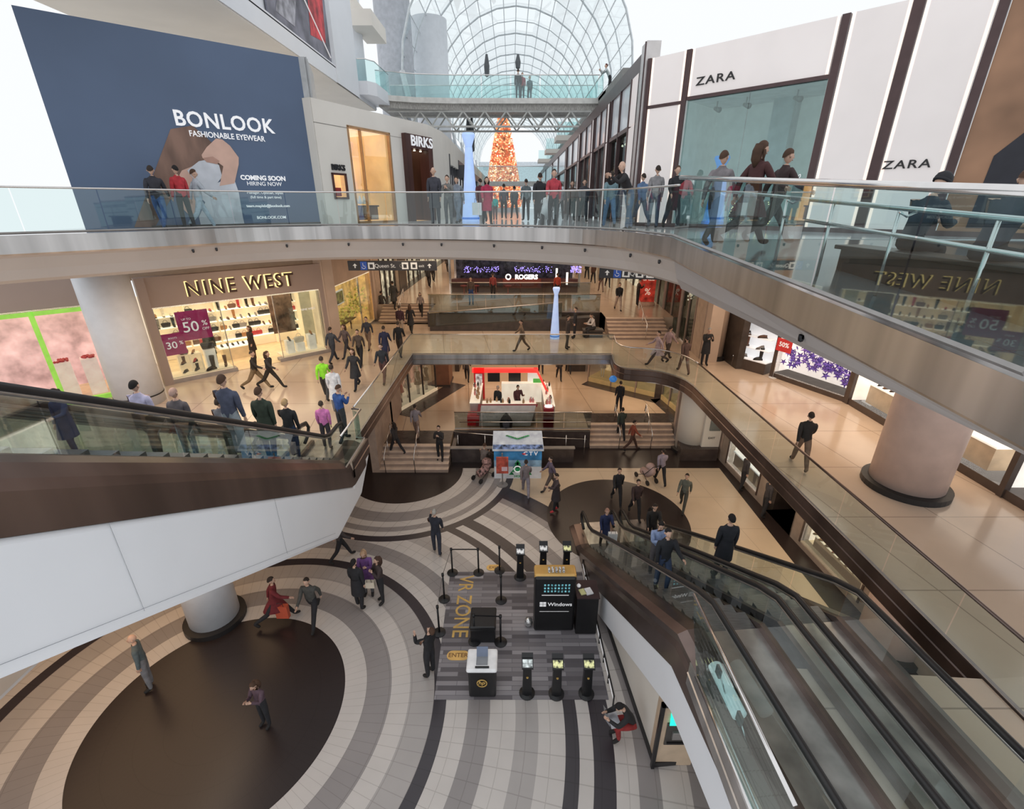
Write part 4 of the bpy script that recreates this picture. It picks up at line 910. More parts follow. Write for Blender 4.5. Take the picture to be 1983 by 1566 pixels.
put('boot', 0, WN.pt(1.95,.245,-.15), WN.rz()+PI*.6, 'tall black boot standing before white plinth in left window', None, 1.7); put('boot', 2, WN.pt(2.5,.245,-.4), WN.rz()+PI*.9, 'brown ankle boot at right end of left window', None, 1.3)
for k, (u,h,lb) in enumerate(((5.45,.62,'left'),(5.95,.42,'middle'),(6.55,.75,'right'))):
    cube_stand(WN, u, .24, -.45, .36, h, 'white cube plinth in right shoe shop window, '+lb+' of three'); put(['pump','bag','pump'][k], [0,5,1][k], WN.pt(u,.265+h,-.45), WN.rz()+PI, ['black heeled shoe on left cube plinth of right window','cream handbag on middle cube plinth of right window','tan heeled shoe on right cube plinth of right window'][k], None, 1.4)
t = thing('screen_panel', 'dark photo panel hanging behind right shoe shop window', 'panel', WN.pt(5.7,1.2,-1.3)); MB().wbox(WN,5.1,6.2,1.1,3.1,-1.35,-1.3).build('print', mat('dark_sepia_print', (.15,.09,.06), .6, var=.5, scale=2), t)
MB().wbox(WN,6.55,7.1,.24,3.15,-1.2,-1.15).build('pale_screen', mat('pale_gold_screen', (.55,.50,.36), .5, emit=.1), t)
# ---- sweet shop further left behind the white column
WS = Wall((-22.5,11.6), (-15.2,18.4), Z2)
niche(WS, 0, 9.9, .05, 3.6, 2.5, mat('pink_sweets_wall', (.75,.48,.50), .6, emit=.35, var=.22, scale=1.6), SHOPW, SHOPF, SHOPC)
struct('wall_left', MB().wbox(WS,0,9.97,3.6,4.8,-.3,0), TAUPE)
LIME = mat('lime_green_frame', (.35,.75,.10), .5, emit=.3)
t = thing('storefront', 'bright shop front with lime green frame behind the white column', 'shop front', WS.pt(8,0)); MB().wbox(WS,7.3,7.45,0,3.6,-.1,.05).wbox(WS,9.8,9.95,0,3.6,-.1,.05).wbox(WS,0,9.9,3.45,3.6,-.1,.05).wbox(WS,7.3,9.95,0,.16,-.1,.05).build('frame', LIME, t)
R = random.Random(2)
for k in range(3):
    t = thing('display_stand', 'pale pink sweets display stand behind lime green frame, '+('left','middle','right')[k]+' of three', 'display', WS.pt(7.6+.8*k,.05,-.8)); MB().wbox(WS,7.4+.8*k,7.9+.8*k,.05,1.5,-1.1,-.6).build('body', mat('pale_pink_laminate', (.85,.68,.66), .5, emit=.2), t)
    mb = MB()
    for j in range(24): mb.lathe([(0,0),(.05,.03),(.05,.07),(0,.1)], WS.pt(7.45+.8*k+R.random()*.4,1.5+.0,-.65-R.random()*.4), 6)
    o = mb.build('red_sweets', mat('glossy_red_sweets', (.5,.05,.06), .3), t); o['kind'] = 'stuff'
# ---- shops left of upper steps
WA = Wall((-9.4,24.6), (-9.2,31.6), Z2)
struct('wall_left', MB().box(-9.75,-9.35,23.9,24.6,Z2,Z3-1.1).wbox(WA,0,7,3.1,5.2,-.3,0).wbox(WA,6.6,7.0,0,3.1,-.3,0), BEIGE)
struct('trim_21', MB().box(-9.36,-9.25,24.35,24.6,Z2,Z3-1.1), DARK)
AMB = mat('amber_shop_wall', (.72,.45,.16), .6, emit=.5, var=.22, scale=2.5)
niche(WA, .05, 6.6, .05, 3.1, 1.0, AMB, AMB, SHOPF, SHOPC)
t = thing('shop_window', 'amber glowing gift shop window beside upper left steps', 'window', WA.pt(2.2,0,0)); MB().wbox(WA,.05,6.6,.05,3.1,-.06,-.05).build('glass_pane', GLC, t); MB().wbox(WA,4.35,4.42,.05,3.1,-.08,0).wbox(WA,.0,.06,.05,3.1,-.08,0).build('frame', CHROME, t)
t = thing('picture_frame', 'framed green landscape picture with white border in amber window', 'picture', WA.pt(1.2,2,-.6)); MB().wbox(WA,1.2,3.6,1.75,2.55,-.75,-.7).build('frame', LETW, t); MB().wbox(WA,1.3,3.5,1.83,2.47,-.7,-.68).build('print', mat('green_landscape_print', (.25,.28,.08), .6, var=.5, scale=4), t)
t = thing('gift_table', 'small table heaped with golden ornaments in amber window', 'table', WA.pt(1.2,0,-.6)); MB().wbox(WA,.8,4.0,.75,.8,-.9,-.25).build('table_top', WOOD, t)
for u in (.85,3.95): MB().wbox(WA,u-.03,u+.03,.05,.75,-.65,-.58).build('leg', WOOD, t)
mb = MB(); R = random.Random(9)
for j in range(150): q_ = R.random(); mb.lathe([(0,0),(.08,.05),(.08,.12),(0,.18)], WA.pt(.9+q_*5.4,.8+R.random()*(.55 if q_ < .5 else 1.3),-.85+R.random()*.6), 7)
o = mb.build('golden_ornaments', mat('gold_ornament', (.8,.5,.12), .3, .4, emit=.3, var=.4, scale=6), t, True); o['kind'] = 'stuff'
WA2 = Wall((-9.1,32), (-8.7,62), Z2B)
struct('wall_left', MB().wbox(WA2,0,30,3.0,4.6,-.3,0).wbox(WA2,0,1.2,0,3,-.3,0).wbox(WA2,5.2,8,0,3,-.3,.3), mat('shop_wall_tan', (.46,.35,.27), .6), 'tan upper wall of left shops past the steps')
struct('wall_left', MB().wbox(WA2,5.2,7.6,0,2.8,.3,.34), DARK)
for k, (a, b) in enumerate(((1.2,5.2),(8,14),(15,29))):
    t = thing('storefront', 'lit shop front past the upper left steps, '+('nearest','middle','farthest')[k]+' of three', 'shop front', WA2.pt((a+b)/2,0)); MB().wbox(WA2,a,b,0,3,-.2,-.1).build('lit_display', mat('mixed_lit_goods', (.60,.50,.32), .5, emit=.45, var=.7, scale=2.8), t)
    mb = MB(); [mb.wbox(WA2,a+(b-a)*q/3-.05,a+(b-a)*q/3+.05,0,3,-.1,.05) for q in range(4)]; mb.build('frame', DARK, t)
struct('trim_22', MB().wbox(WA2,0,30,0,.01,0,.7), DARKST)
WQ2 = Wall((10.8,74), (10.0,34), Z2B)
struct('wall_right', MB().wbox(WQ2,0,40,2.9,4.5,-.3,0), mat('shop_wall_tan', (.46,.35,.27), .6), 'tan upper wall of far right shops')
for k, (a, b) in enumerate(((28,39.6),(15,27.5),(0,14.5))):
    t = thing('storefront', 'lit shop front on far right past the red stand, '+('nearest','middle','farthest')[k]+' of three', 'shop front', WQ2.pt((a+b)/2,0)); MB().wbox(WQ2,a,b,0,2.9,-.2,-.1).build('lit_display', mat('mixed_lit_goods', (.60,.50,.32), .5, emit=.45, var=.7, scale=2.8), t)
    mb = MB(); [mb.wbox(WQ2,a+(b-a)*q/4-.06,a+(b-a)*q/4+.06,0,2.9,-.1,.05) for q in range(5)]; mb.build('frame', DARK, t)
struct('wall_left', MB().box(-10.2,-9.12,31.5,33.3,Z2,Z3-1.1), BEIGE)
struct('wall_right', MB().box(9.4,10.0,22.0,22.62,Z2,Z3-1.1), BEIGE)
struct('wall_end', MB().box(-12,14,74,74.3,Z2B,Z3), mat('far_hall_wall', (.42,.31,.24), .7, emit=.08, var=.3, scale=.6), 'far warm end of the shop floor')
# ================================================================== SHOPS ON THE RIGHT (shop floor)
WQ = Wall((10.0,34), (9.35,22.6), Z2)
DGOODS = mat('dim_lit_goods', (.30,.20,.13), .5, emit=.22, var=.8, scale=2.5)
for k, (a, b) in enumerate(((.2,3.4),(3.7,7.2),(7.5,10.0))):
    t = thing('storefront', 'dim glazed shop front right of upper steps, '+('farthest','middle','nearest')[k]+' of three', 'shop front', WQ.pt((a+b)/2,0)); MB().wbox(WQ,a,b,.9 if k == 0 else .1,3.9,-.15,-.08).build('lit_display', DGOODS, t); MB().wbox(WQ,a,b,.1,3.9,-.03,-.02).build('glass_pane', GLS, t)
    mb = MB(); [mb.wbox(WQ,a+(b-a)*q/2-.05,a+(b-a)*q/2+.05,0,3.9,-.1,.05) for q in range(3)]; mb.build('frame', mat('taupe_frame', (.30,.22,.18), .5), t)
struct('wall_right', MB().wbox(WQ,0,11.4,3.9,5.3,-.3,.0).wbox(WQ,10.0,11.4,0,3.9,-.3,0), mat('shop_wall_tan', (.46,.35,.27), .6))
t = thing('window_wreath', 'sparkling bauble garland in nearest dim shop front', 'decoration', WQ.pt(8.7,2.6,0)); mb = MB(); R = random.Random(4)
for j in range(50): a = R.random()*2*PI; mb.lathe([(0,0),(.05,.03),(.05,.07),(0,.1)], WQ.pt(8.7+.5*math.cos(a)*R.random(),2.9+.6*math.sin(a)*R.random(),.04), 6)
o = mb.build('baubles', mat('pearl_bauble', (.8,.75,.5), .25, .3, emit=.4, var=.3), t, True); o['kind'] = 'stuff'
WD = Wall((10.25,22.3), (10.75,21.3), Z2)
struct('wall_right', MB().box(10.5,10.8,21.0,22.6,Z2,Z3-1.1), DARK, 'dark fin wall beside pink column')
WR1 = Wall((10.55,21.5), (11.5,20.1), Z2)
DKB = mat('dark_brown_cladding', (.085,.06,.05), .4)
t = thing('display_case', 'brightly lit white shoe display case on dark brown base', 'display case', WR1.pt(.8,0,0))
MB().wbox(WR1,0,1.6,0,.5,-.6,.1).build('base', DKB, t, bev=.02); MB().wbox(WR1,0,1.6,.5,2.3,-.6,-.5).build('lit_back', mat('white_lit_case', (.92,.93,.95), .5, emit=.40, var=.02), t); MB().wbox(WR1,0,1.6,1.02,1.05,-.5,0).wbox(WR1,0,1.6,1.55,1.58,-.5,0).build('shelf', mat('white_shelf_glow', (.95,.95,.97), .4, emit=.3), t)
MB().wbox(WR1,0,1.6,.5,.54,-.5,.08).build('lit_floor', mat('white_shelf_glow', (.95,.95,.97), .4, emit=.5), t); MB().wbox(WR1,0,1.6,2.3,2.5,-.6,.1).build('top', DKB, t)
for j in range(3):
    for i in range(2): put(['flat','boot','pump'][(j+i)%3], [4,0,2][(j*2+i)%3], WR1.pt(.42+.75*i,[.541,1.051,1.581][j],-.2), WR1.rz()+PI*.75, 'shoe in white lit display case, %s shelf, %s' % (['bottom','middle','top'][j], ['left','right'][i]), 'shoes in the white lit case', 1.5)
WR2 = Wall((11.6,20.0), (13.0,16.9), Z2); WR3 = Wall((13.0,16.9), (12.9,8.5), Z2)
struct('wall_right', MB().wbox(WR2,0,3.4,2.1,4.5,-.3,0).wbox(WR3,0,8.4,2.1,4.5,-.3,0).wbox(WR2,3.3,3.4,0,2.1,-.3,.05).wbox(WR2,0,.15,0,2.1,-.3,.05), DKB, 'dark brown shop fascia on right')
PEAR = mat('pearl_lit_wall', (.95,.88,.80), .5, emit=.6, var=.04)
niche(WR2, .15, 3.3, .25, 2.1, .9, PEAR, PEAR, PEAR, PEAR); struct('trim_23', MB().wbox(WR2,.15,3.3,0,.25,-.9,0), DKB)
t = thing('sale_sign', 'red sale placard reading 50% beside purple star display', 'sign', WR2.pt(.5,1.2,.1)); MB().wbox(WR2,.05,.75,1.25,1.8,.05,.08).build('placard', mat('sale_red', (.62,.04,.04), .5, emit=.15), t); lettering('50%', .28, LETW, t, wm(WR2,.4,1.55,.085), .003, .006)
MB().tube([WR2.pt(.2,0,.06),WR2.pt(.2,1.3,.06)], .015, 6).build('post', CHROME, t, True)
MB().lathe([(.16,0),(.16,.02)], WR2.pt(.2,0,.06), 16).build('base', WHITE, t)
def star(m, label, group):
    mb = MB(); vs = [(0,.035,0),(0,-.035,0)]
    for k in range(10): r = .17 if k%2 == 0 else .06; a = PI/2+2*PI*k/10; vs.append((r*math.cos(a),0,r*math.sin(a)))
    fs = [(0,2+k,2+(k+1)%10) for k in range(10)]+[(1,2+(k+1)%10,2+k) for k in range(10)]
    o = mb.add(vs, fs).build('star_ornament', m, None, local=True); return tag(o, label, 'ornament', group)
PURP = mat('metallic_purple', (.16,.10,.42), .25, .5, emit=.15, var=.5, scale=12)
s0 = star(PURP, 'shiny purple star ornament in pearl lit shop window', 'purple star ornaments in the window'); R = random.Random(8)
for k in range(90):
    f = (k+.5)/90; u = .3+3.0*f*.95; v = .55+.5*R.random()+.75*(1-f)*R.random()
    p = WR2.pt(min(u,3.15), v, -.15-.5*R.random()); o = s0 if k == 0 else dup(s0, p)
    o.location = p; o.rotation_euler = (R.uniform(-.5,.5), R.uniform(0,1), WR2.rz()+R.uniform(-.5,.5)); o.scale = (R.uniform(.7,1.3),)*3
niche(WR3, .3, 6.3, .25, 2.1, 1.0, PEAR, PEAR, PEAR, PEAR); struct('trim_24', MB().wbox(WR3,0,8.4,0,.25,-.9,.02), DKB)
t = thing('counter', 'pale cream shop counter behind right window with small shoes on top', 'counter', WR3.pt(1.8,.25,-.6)); MB().wbox(WR3,.5,5.5,.25,.95,-.9,-.35).build('body', mat('pale_tan_laminate', (.60,.50,.38), .5), t); MB().wbox(WR3,.45,5.55,.95,1.0,-.95,-.3).build('top', PEAR, t)
for j in range(8): put(['pump','flat'][j%2], [0,1,2,0][j%4], WR3.pt(.8+.3*j,1.001,-.6), WR3.rz()+PI, 'small shoe standing on pale cream counter behind right window', 'shoes on the cream counter', 1.2)
for a, b in ((0,.3),(6.3,6.6)): struct('trim_25', MB().wbox(WR3,a,b-.15,0,2.1,-.1,.06), DKB)
# red stand and hanging signs
t = thing('advert_stand', 'tall red illuminated advertising stand with white crown near right shops', 'sign stand', (8.9,31.6,Z2B))
MB().box(8.45,9.45,31.5,31.8,Z2B+.25,Z2B+2.1).build('panel', mat('glowing_red_panel', (.55,.05,.03), .5, emit=.25, var=.3, scale=3), t); MB().lathe([(.6,0),(.62,.12),(.5,.25)], (8.95,31.65,Z2B), 20, 1, .5).build('base', mat('peach_base', (.75,.5,.38), .5), t)
lettering('SALE', .36, mat('pale_red_letters', (.95,.75,.6), .5, emit=.4), t, wm(Wall((8.45,31.49),(9.45,31.49),Z2B),.5,1.75,.01), .003, .004); lettering('%', .6, mat('pale_red_letters', (.95,.75,.6), .5), t, wm(Wall((8.45,31.49),(9.45,31.49),Z2B),.5,.9,.01), .003, .004)
for k in range(5): MB().lathe([(0,0),(.12,.04),(.12,.14),(0,.2)], (8.5+.22*k,31.65,Z2B+2.08), 8).build('crown_bulb', LETW, t, True)
BLU = mat('access_blue', (.03,.10,.45), .5, emit=.2); SBK = mat('sign_charcoal', (.045,.045,.05), .45); SBW = mat('sign_light_grey', (.75,.75,.72), .5, emit=.25)
def waysign(label, W, L, z):
    t = thing('wayfinding_sign', label, 'sign', W.pt(L/2,z)); MB().wbox(W,0,L,z,z+.46,-.14,0).build('sign_box', SBK, t)
    for u in (.4,L-.4): MB().tube([W.pt(u,z+.46,-.07),W.pt(u,z+1.0,-.07)], .02, 6).build('hanger', TRIMG, t)
    ar = lambda u: MB().add([W.pt(u+a*.11, z+.23+b*.11, .006) for a,b in ((0,1),(1,0),(.3,0),(.3,-1),(-.3,-1),(-.3,0),(-1,0))], [(0,1,2,3,4,5,6)]).build('arrow', SBW, t)
    ar(.35); MB().wbox(W,.62,.95,z+.03,z+.43,0,.008).build('access_panel', BLU, t); MB().tube([W.pt(.78+.09*math.cos(a),z+.18+.09*math.sin(a),.012) for a in [PI*k/6 for k in range(6,13)]], .012, 5).build('access_symbol', SBW, t); MB().tube([W.pt(.75,z+.36,.012),W.pt(.76,z+.22,.012),W.pt(.86,z+.21,.012)], .013, 5).build('access_symbol', SBW, t)
    for u in (1.0, L-1.72, L-1.28):
        MB().wbox(W,u,u+.32,z+.07,z+.39,0,.008).build('pictogram', SBW, t); MB().wbox(W,u+.08,u+.24,z+.13,z+.3,.008,.012).build('pictogram_figure', SBK, t)
    lettering('Queen St.', .26, SBW, t, wm(W,1.85,z+.22,.006), .002, 0); lettering('CF', .26, mat('dim_sign_text', (.3,.3,.3), .5), t, wm(W,2.7,z+.22,.006), .002, 0)
    if L > 4: ar(L-.35)
    lettering('exit', .18, SBW, t, wm(W,L-.75,z+.22,.006), .002, 0)
waysign('long dark hanging wayfinding sign over left side reading Queen St.', Wall((-8.15,24.2),(-3.75,24.2),0), 4.4, CAMZ-3.02)
waysign('dark hanging wayfinding sign over right side reading Queen St.', Wall((3.85,21.4),(6.9,20.6),0), 3.3, CAMZ-2.98)
# ================================================================== PHONE STAND ON THE RAISED FLOOR
t = thing('phone_kiosk', 'dark phone kiosk with glowing white lettering and purple fairy lights', 'kiosk', (0,38,Z2B))
MB().box(-4.6,5.0,36.6,37.2,Z2B,Z2B+1.0).build('counter', mat('maroon_counter', (.09,.035,.035), .4), t); MB().box(-4.6,5.0,40,40.3,Z2B,Z2B+2.5).build('back_wall', mat('kiosk_back_glass', (.05,.05,.07), .2, emit=.1, var=.6, scale=3), t)
MB().box(-4.9,5.3,36.4,40.5,Z2B+2.7,Z2B+3.0).build('canopy', mat('tan_canopy', (.45,.33,.25), .6), t)
for x in (-4.7,5.1): 
    for y in (36.6,40.2): MB().box(x-.08,x+.08,y-.08,y+.08,Z2B,Z2B+2.7).build('post', CHROME, t)
MB().box(-.7,2.2,36.4,36.6,Z2B+.35,Z2B+1.05).build('sign_panel', mat('red_brown_panel', (.20,.05,.04), .4), t)
WRG = Wall((-.7,36.39),(2.2,36.39),Z2B); GLOW = mat('white_glow_letters', (1,.95,.88), .5, emit=1.6, var=0)
lettering('ROGERS', .46, GLOW, t, wm(WRG,1.78,1.18,.02), .02, .02); MB().tube([WRG.pt(.42+.18*math.cos(a),1.2+.18*math.sin(a),.03) for a in [2*PI*k/16 for k in range(17)]], .05, 6).build('ring_logo', GLOW, t)
mb = MB(); R = random.Random(6)
for x0, x1 in ((-3.6,-1.0),(.2,3.0),(4.4,5.2)):
    for j in range(110): mb.cbox((R.uniform(x0,x1), 36.5+R.uniform(-.1,.1), Z2B+R.uniform(1.5,1.95)), .035,.035,.035, R.random()*3)
o = mb.build('purple_fairy_lights', mat('purple_fairy_light', (.35,.28,1), .5, emit=2.2, var=0), t); o['kind'] = 'stuff'
for k, x in enumerate((3.3,4.1)): MB().box(x,x+.14,36.5,36.6,Z2B+.6+.3*(1-k),Z2B+1.5+.3*(1-k)).build('light_bar', GLOW, t)
for k, x in enumerate((-3.6,-2.7,-.3)):
    o = MB().lathe([(.22,0),(.22,.03),(.04,.06),(.04,.55),(.25,.6),(.28,.66),(.05,.7)], (x,35.8,Z2B), 14).build('bar_stool', mat('red_seat', (.40,.06,.05), .5), None, True); tag(o, 'red stool before the phone kiosk counter, '+('left','middle','right')[k]+' of three', 'stool')
# ================================================================== LANDING FLOOR: red ringed kiosk, shop windows
RED = mat('kiosk_red', (.62,.02,.025), .4, emit=.15); REDG = mat('kiosk_red_glow', (.95,.05,.04), .5, emit=.8); WTOP = mat('lit_white_counter', (.95,.85,.70), .4, emit=.5); CSIDE = mat('counter_grey_side', (.42,.38,.36), .5)
KX, KY0, KY1 = 0.0, 22.9, 28.8
t = thing('red_kiosk', 'square cosmetics kiosk with white counters and glowing red portal frame', 'kiosk', (0,25.8,Z1)); KT = t
MB().box(-2.2,-1.7,24.2,28.4,Z1,Z1+.95).build('left_counter', CSIDE, t, bev=.02); MB().box(1.7,2.2,23.6,28.4,Z1,Z1+.95).build('right_counter', CSIDE, t, bev=.02); MB().box(-1.5,1.2,24.0,24.5,Z1,Z1+.95).build('front_counter', CSIDE, t, bev=.02); MB().box(-.6,1.9,27.7,28.2,Z1,Z1+1.15).build('rear_counter', WTOP, t, bev=.02)
for a in ((-2.22,-1.68,24.2,28.4),(1.68,2.22,23.6,28.4),(-1.55,1.25,23.95,24.55)): MB().box(*a, Z1+.95, Z1+1.0).build('counter_top', WTOP, t)
MB().box(-2.3,-1.7,23.2,24.2,Z1,Z1+.5).build('corner_block', RED, t)
MB().add([(-1.6,23.9,Z1+.95),(1.25,23.9,Z1+.95),(.95,23.0,Z1+.05),(-1.7,23.0,Z1+.05)],[(0,1,2,3)]).build('slanted_sign', mat('pale_grey_sign', (.55,.53,.53), .5), t)
MB().add([(-1.7,23.93,Z1+1.0),(1.35,23.93,Z1+1.0),(1.3,23.83,Z1+.86),(-1.65,23.83,Z1+.86)],[(0,1,2,3)]).add([(-1.75,23.9,Z1+1.0),(-1.6,23.9,Z1+1.0),(-1.72,22.98,Z1+.05),(-1.87,22.98,Z1+.05)],[(0,1,2,3)]).build('sign_border', mat('dark_red_border', (.28,.02,.02), .5), t)
MB().lathe([(.3,0),(.34,.35),(.22,.6),(.02,.85)], (-.3,22.85,Z1), 12).build('cone_cover', mat('charcoal_fabric', (.06,.06,.075), .8), t, True)
MB().box(-2.2,-1.6,28.4,28.7,Z1,Z1+1.85).build('left_pillar', RED, t); MB().box(1.25,1.45,28.5,28.8,Z1,Z1+1.85).build('right_pillar', RED, t)
MB().box(-2.3,1.5,28.4,28.75,Z1+1.62,Z1+1.85).build('top_beam', REDG, t); MB().tube([(1.4,28.5,Z1+1.8),(1.95,26.4,Z1+1.0)], .07, 6).build('sloping_brace', REDG, t)
MB().box(-2.1,-1.72,28.36,28.4,Z1+.9,Z1+1.55).build('poster', mat('white_red_poster', (.85,.6,.62), .5, emit=.35, var=.4, scale=5), t)
for x, m_ in ((-1.4,BLACK),(-.2,BLACK),(.9,LETW)): MB().box(x,x+.7,28.3,28.38,Z1+1.1,Z1+1.62).build('screen', m_, t)
MB().box(1.2,1.7,27.75,27.8,Z1+1.18,Z1+1.42).build('green_screen', mat('green_screen_glow', (.10,.45,.08), .5, emit=.5), t)
MB().box(1.6,2.1,22.75,23.45,Z1,Z1+1.1).build('podium', mat('crimson_podium', (.30,.02,.03), .4), t); MB().lathe([(.2,0),(.2,.06)], (1.85,23.1,Z1+1.1), 18).build('podium_lamp', GLOW, t)
MB().box(-1.6,1.6,24.6,27.6,Z1+.001,Z1+.012).build('inner_floor', mat('kiosk_inner_floor', (.40,.30,.22), .6), t)
KT.location.y = 23.76; KT.scale = (1,.7,1)
R = random.Random(12)
gm = [mat('white_bottle', (.9,.88,.85), .3), mat('black_bottle', (.03,.03,.03), .3), mat('pink_bottle', (.75,.25,.25), .3), mat('tan_bottle', (.5,.3,.16), .3)]
bp = {}
for k in range(44):
    mi = R.randrange(4); side = k % 3
    p = (-1.95+R.uniform(-.18,.18), R.uniform(24.3,28.2), Z1+1.0) if side == 0 else ((1.95+R.uniform(-.18,.18), R.uniform(23.8,28.2), Z1+1.0) if side == 1 else (R.uniform(-1.4,1.1), 24.25+R.uniform(-.2,.2), Z1+1.0))
    p = (p[0], 22.5+.7*(p[1]-24), p[2])
    lb = '%s on the %s white counter of red kiosk' % (('white jar','black bottle','pink bottle','tan bottle')[mi], ('left','right','front')[side])
    if mi not in bp:
        o = MB().lathe([(.055,0),(.06,.02),(.06,.16),(.025,.2),(.025,.26),(0,.27)], (0,0,0), 8).build('cosmetic_bottle', gm[mi], None, True, local=True); bp[mi] = o; tag(o, lb, 'bottle', lb+'s')
    else: o = dup(bp[mi], p, 0, lb, None, lb+'s')
    o.location = p
# left windows of landing floor
WLL = Wall((-6.3,23.4), (-3.9,28.4), Z1)
struct('wall_left', MB().wbox(WLL,0,5.5,2.5,2.8,-.5,0), DARK); struct('trim_26', MB().wbox(WLL,0,5.5,0,.012,0,1.1), DARKST, 'dark stone border at left shop front')
struct('wall_left', MB().wbox(WLL,0,5.5,.05,2.6,-2.0,-1.9), mat('lit_shop_dim', (.35,.20,.16), .6, emit=.25, var=.8, scale=2)); struct('floor', MB().wbox(WLL,0,4,0,.2,-1.9,0), SHOPW)
t = thing('shop_window', 'dark framed clothes shop window under left walkway', 'window', WLL.pt(2,.2,0)); MB().wbox(WLL,0,3.9,.2,2.5,-.05,-.04).build('glass_pane', GLC, t); mb = MB(); [mb.wbox(WLL,u-.03,u+.03,.2,2.5,-.08,0) for u in (0,1.3,2.6,3.9)]; mb.build('frame', DARK, t)
t = thing('wooden_kiosk', 'brown wooden booth with white lettering under left side of footbridge', 'booth', (-4.3,27.6,Z1)); MB().prism([(-5.0,27.6),(-3.9,27.6),(-3.9,29.2),(-5.0,29.2)], Z1, Z1+2.4).build('body', mat('brown_laminate', (.20,.09,.05), .5), t, bev=.02); MB().box(-5.05,-3.85,27.55,29.25,Z1,Z1+.12).build('plinth', DARK, t); lettering('handbags', .22, LETW, t, wm(Wall((-5.0,27.59),(-3.9,27.59),Z1),.55,2.1,.01), .003)
# mannequins
MANM = mat('pale_mannequin', (.72,.68,.62), .35)
def mannequin(p, rz, m, label, gm_):
    t = thing('mannequin', label, 'mannequin', p, rz)
    b = MB().lathe([(0,0),(.10,0),(.10,.01)], (0,0,0), 14); b.build('base', CHROME, t, local=True)
    b = MB(); b.tube([(.07,0,.02),(.08,0,.45),(.09,0,.85)], [.035,.05,.075], 8); b.tube([(-.07,0,.02),(-.08,0,.45),(-.09,0,.85)], [.035,.05,.075], 8); b.tube([(0,0,.82),(0,0,1.05),(0,0,1.32),(0,0,1.42),(0,0,1.5)], [.14,.11,.16,.09,.05], 10)
    b.lathe([(0,0),(.06,.03),(.085,.12),(.075,.2),(0,.25)], (0,0,1.47), 12)
    for s in (-1,1): b.tube([(.17*s,0,1.38),(.22*s,.03,1.12),(.2*s,.12,.88)], [.045,.035,.025], 7)
    b.build('body', m, t, True, local=True)
    g = MB(); g.tube([(0,0,.62),(0,0,.9),(0,0,1.08),(0,0,1.34),(0,0,1.42)], [.22,.17,.13,.18,.10], 12); g.build('dress', gm_, t, True, local=True)
    return t
BD = mat('black_dress_cloth', (.015,.015,.02), .7); CMN = mat('chrome_mannequin', (.7,.68,.66), .15, .9)
for k, (u, n, c, lb) in enumerate(((1.1,-.5,mat('crimson_cloth', (.45,.03,.04), .7),'mannequin in a crimson dress, leftmost in clothes shop window'),(1.9,-.6,mat('grey_cloth', (.35,.33,.34), .7),'mannequin in a grey dress, second in clothes shop window'),(2.6,-.4,BD,'pale mannequin in black dress, third in clothes shop window'),(3.4,-.4,BD,'pale mannequin in black dress, nearest the brown wooden booth'))):
    p = WLL.pt(u,.2,n); mannequin(p, WLL.rz()+PI, CMN if k < 2 else MANM, lb, c)
# right shops of landing floor
WLR = Wall((4.9,28.6), (8.7,25.6), Z1); WLR2 = Wall((8.7,25.6), (9.2,22.4), Z1)
struct('trim_27', MB().wbox(WLR,0,4.9,0,.012,0,.8).wbox(WLR2,0,3.2,0,.012,0,.6), DARKST)
struct('wall_right', MB().wbox(WLR,0,4.9,2.3,2.85,-.3,0).wbox(WLR2,0,3.2,2.3,2.85,-.3,0).wbox(WLR,4.5,4.9,0,2.4,-.3,.05), DARK)
struct('wall_right', MB().wbox(WLR,0,4.9,0,2.4,-2,-1.9).wbox(WLR2,0,3.2,0,2.4,-2,-1.9), mat('tan_lit_wall', (.55,.36,.22), .6, emit=.25, var=.6, scale=1.6))
struct('floor', MB().wbox(WLR,0,4.9,0,.3,-1.9,0).wbox(WLR2,0,3.2,0,.3,-1.9,0), mat('gold_plinth', (.50,.36,.16), .5, emit=.1))
for w_, L_, nm_ in ((WLR,4.9,'wide shop window under the curved walkway corner at right'),(WLR2,3.2,'narrow shop window above right stairs')):
    t = thing('shop_window', nm_, 'window', w_.pt(L_/2,.3)); MB().wbox(w_,0,L_,.3,2.3,-.05,-.04).build('glass_pane', GLC, t); mb = MB(); [mb.wbox(w_,L_*q/3-.04,L_*q/3+.04,0,2.4,-.1,.02) for q in range(4)]; mb.build('frame', mat('taupe_frame', (.30,.22,.18), .5), t)
mannequin(WLR.pt(.7,.3,-.6), 0, MANM, 'pale mannequin at left end of window under the walkway corner', mat('grey_cloth', (.35,.33,.34), .7)); mannequin(WLR2.pt(1.4,.3,-.5), WLR2.rz()+PI, MANM, 'pale mannequin in narrow window above right stairs', mat('white_cloth', (.8,.78,.75), .7)); mannequin(WLR2.pt(2.4,.3,-.5), WLR2.rz()+PI, MANM, 'mannequin in dark dress in narrow window above right stairs', BD)
t = thing('blue_orb', 'small glossy blue globe hanging at the footbridge corner', 'decoration', (5.0,21.7,Z2-.9)); MB().lathe([(0,0),(.14,.05),(.2,.17),(.14,.3),(0,.36)], (5.0,21.9,Z2-1.0), 16).build('globe', mat('blue_orb_glow', (.05,.22,.6), .2, emit=.4), t, True); MB().tube([(5.0,21.9,Z2-.64),(5.0,21.9,Z2-.5)], .01, 4).build('cord', BLACK, t)
struct('wall_end', MB().box(-12,12,46,46.3,Z1,Z2-.2), mat('far_landing_wall', (.30,.20,.14), .7, emit=.1, var=.5, scale=.7), 'dim far wall of landing floor')
struct('ceiling', MB().box(-14,13,30,46,Z2-.3,Z2-.2), SOFF)
struct('wall_left', MB().box(-3.9,-3.6,30.5,34,Z1,Z2-.3).box(3.8,5.0,30.5,33,Z1,Z2-.3), DARK)
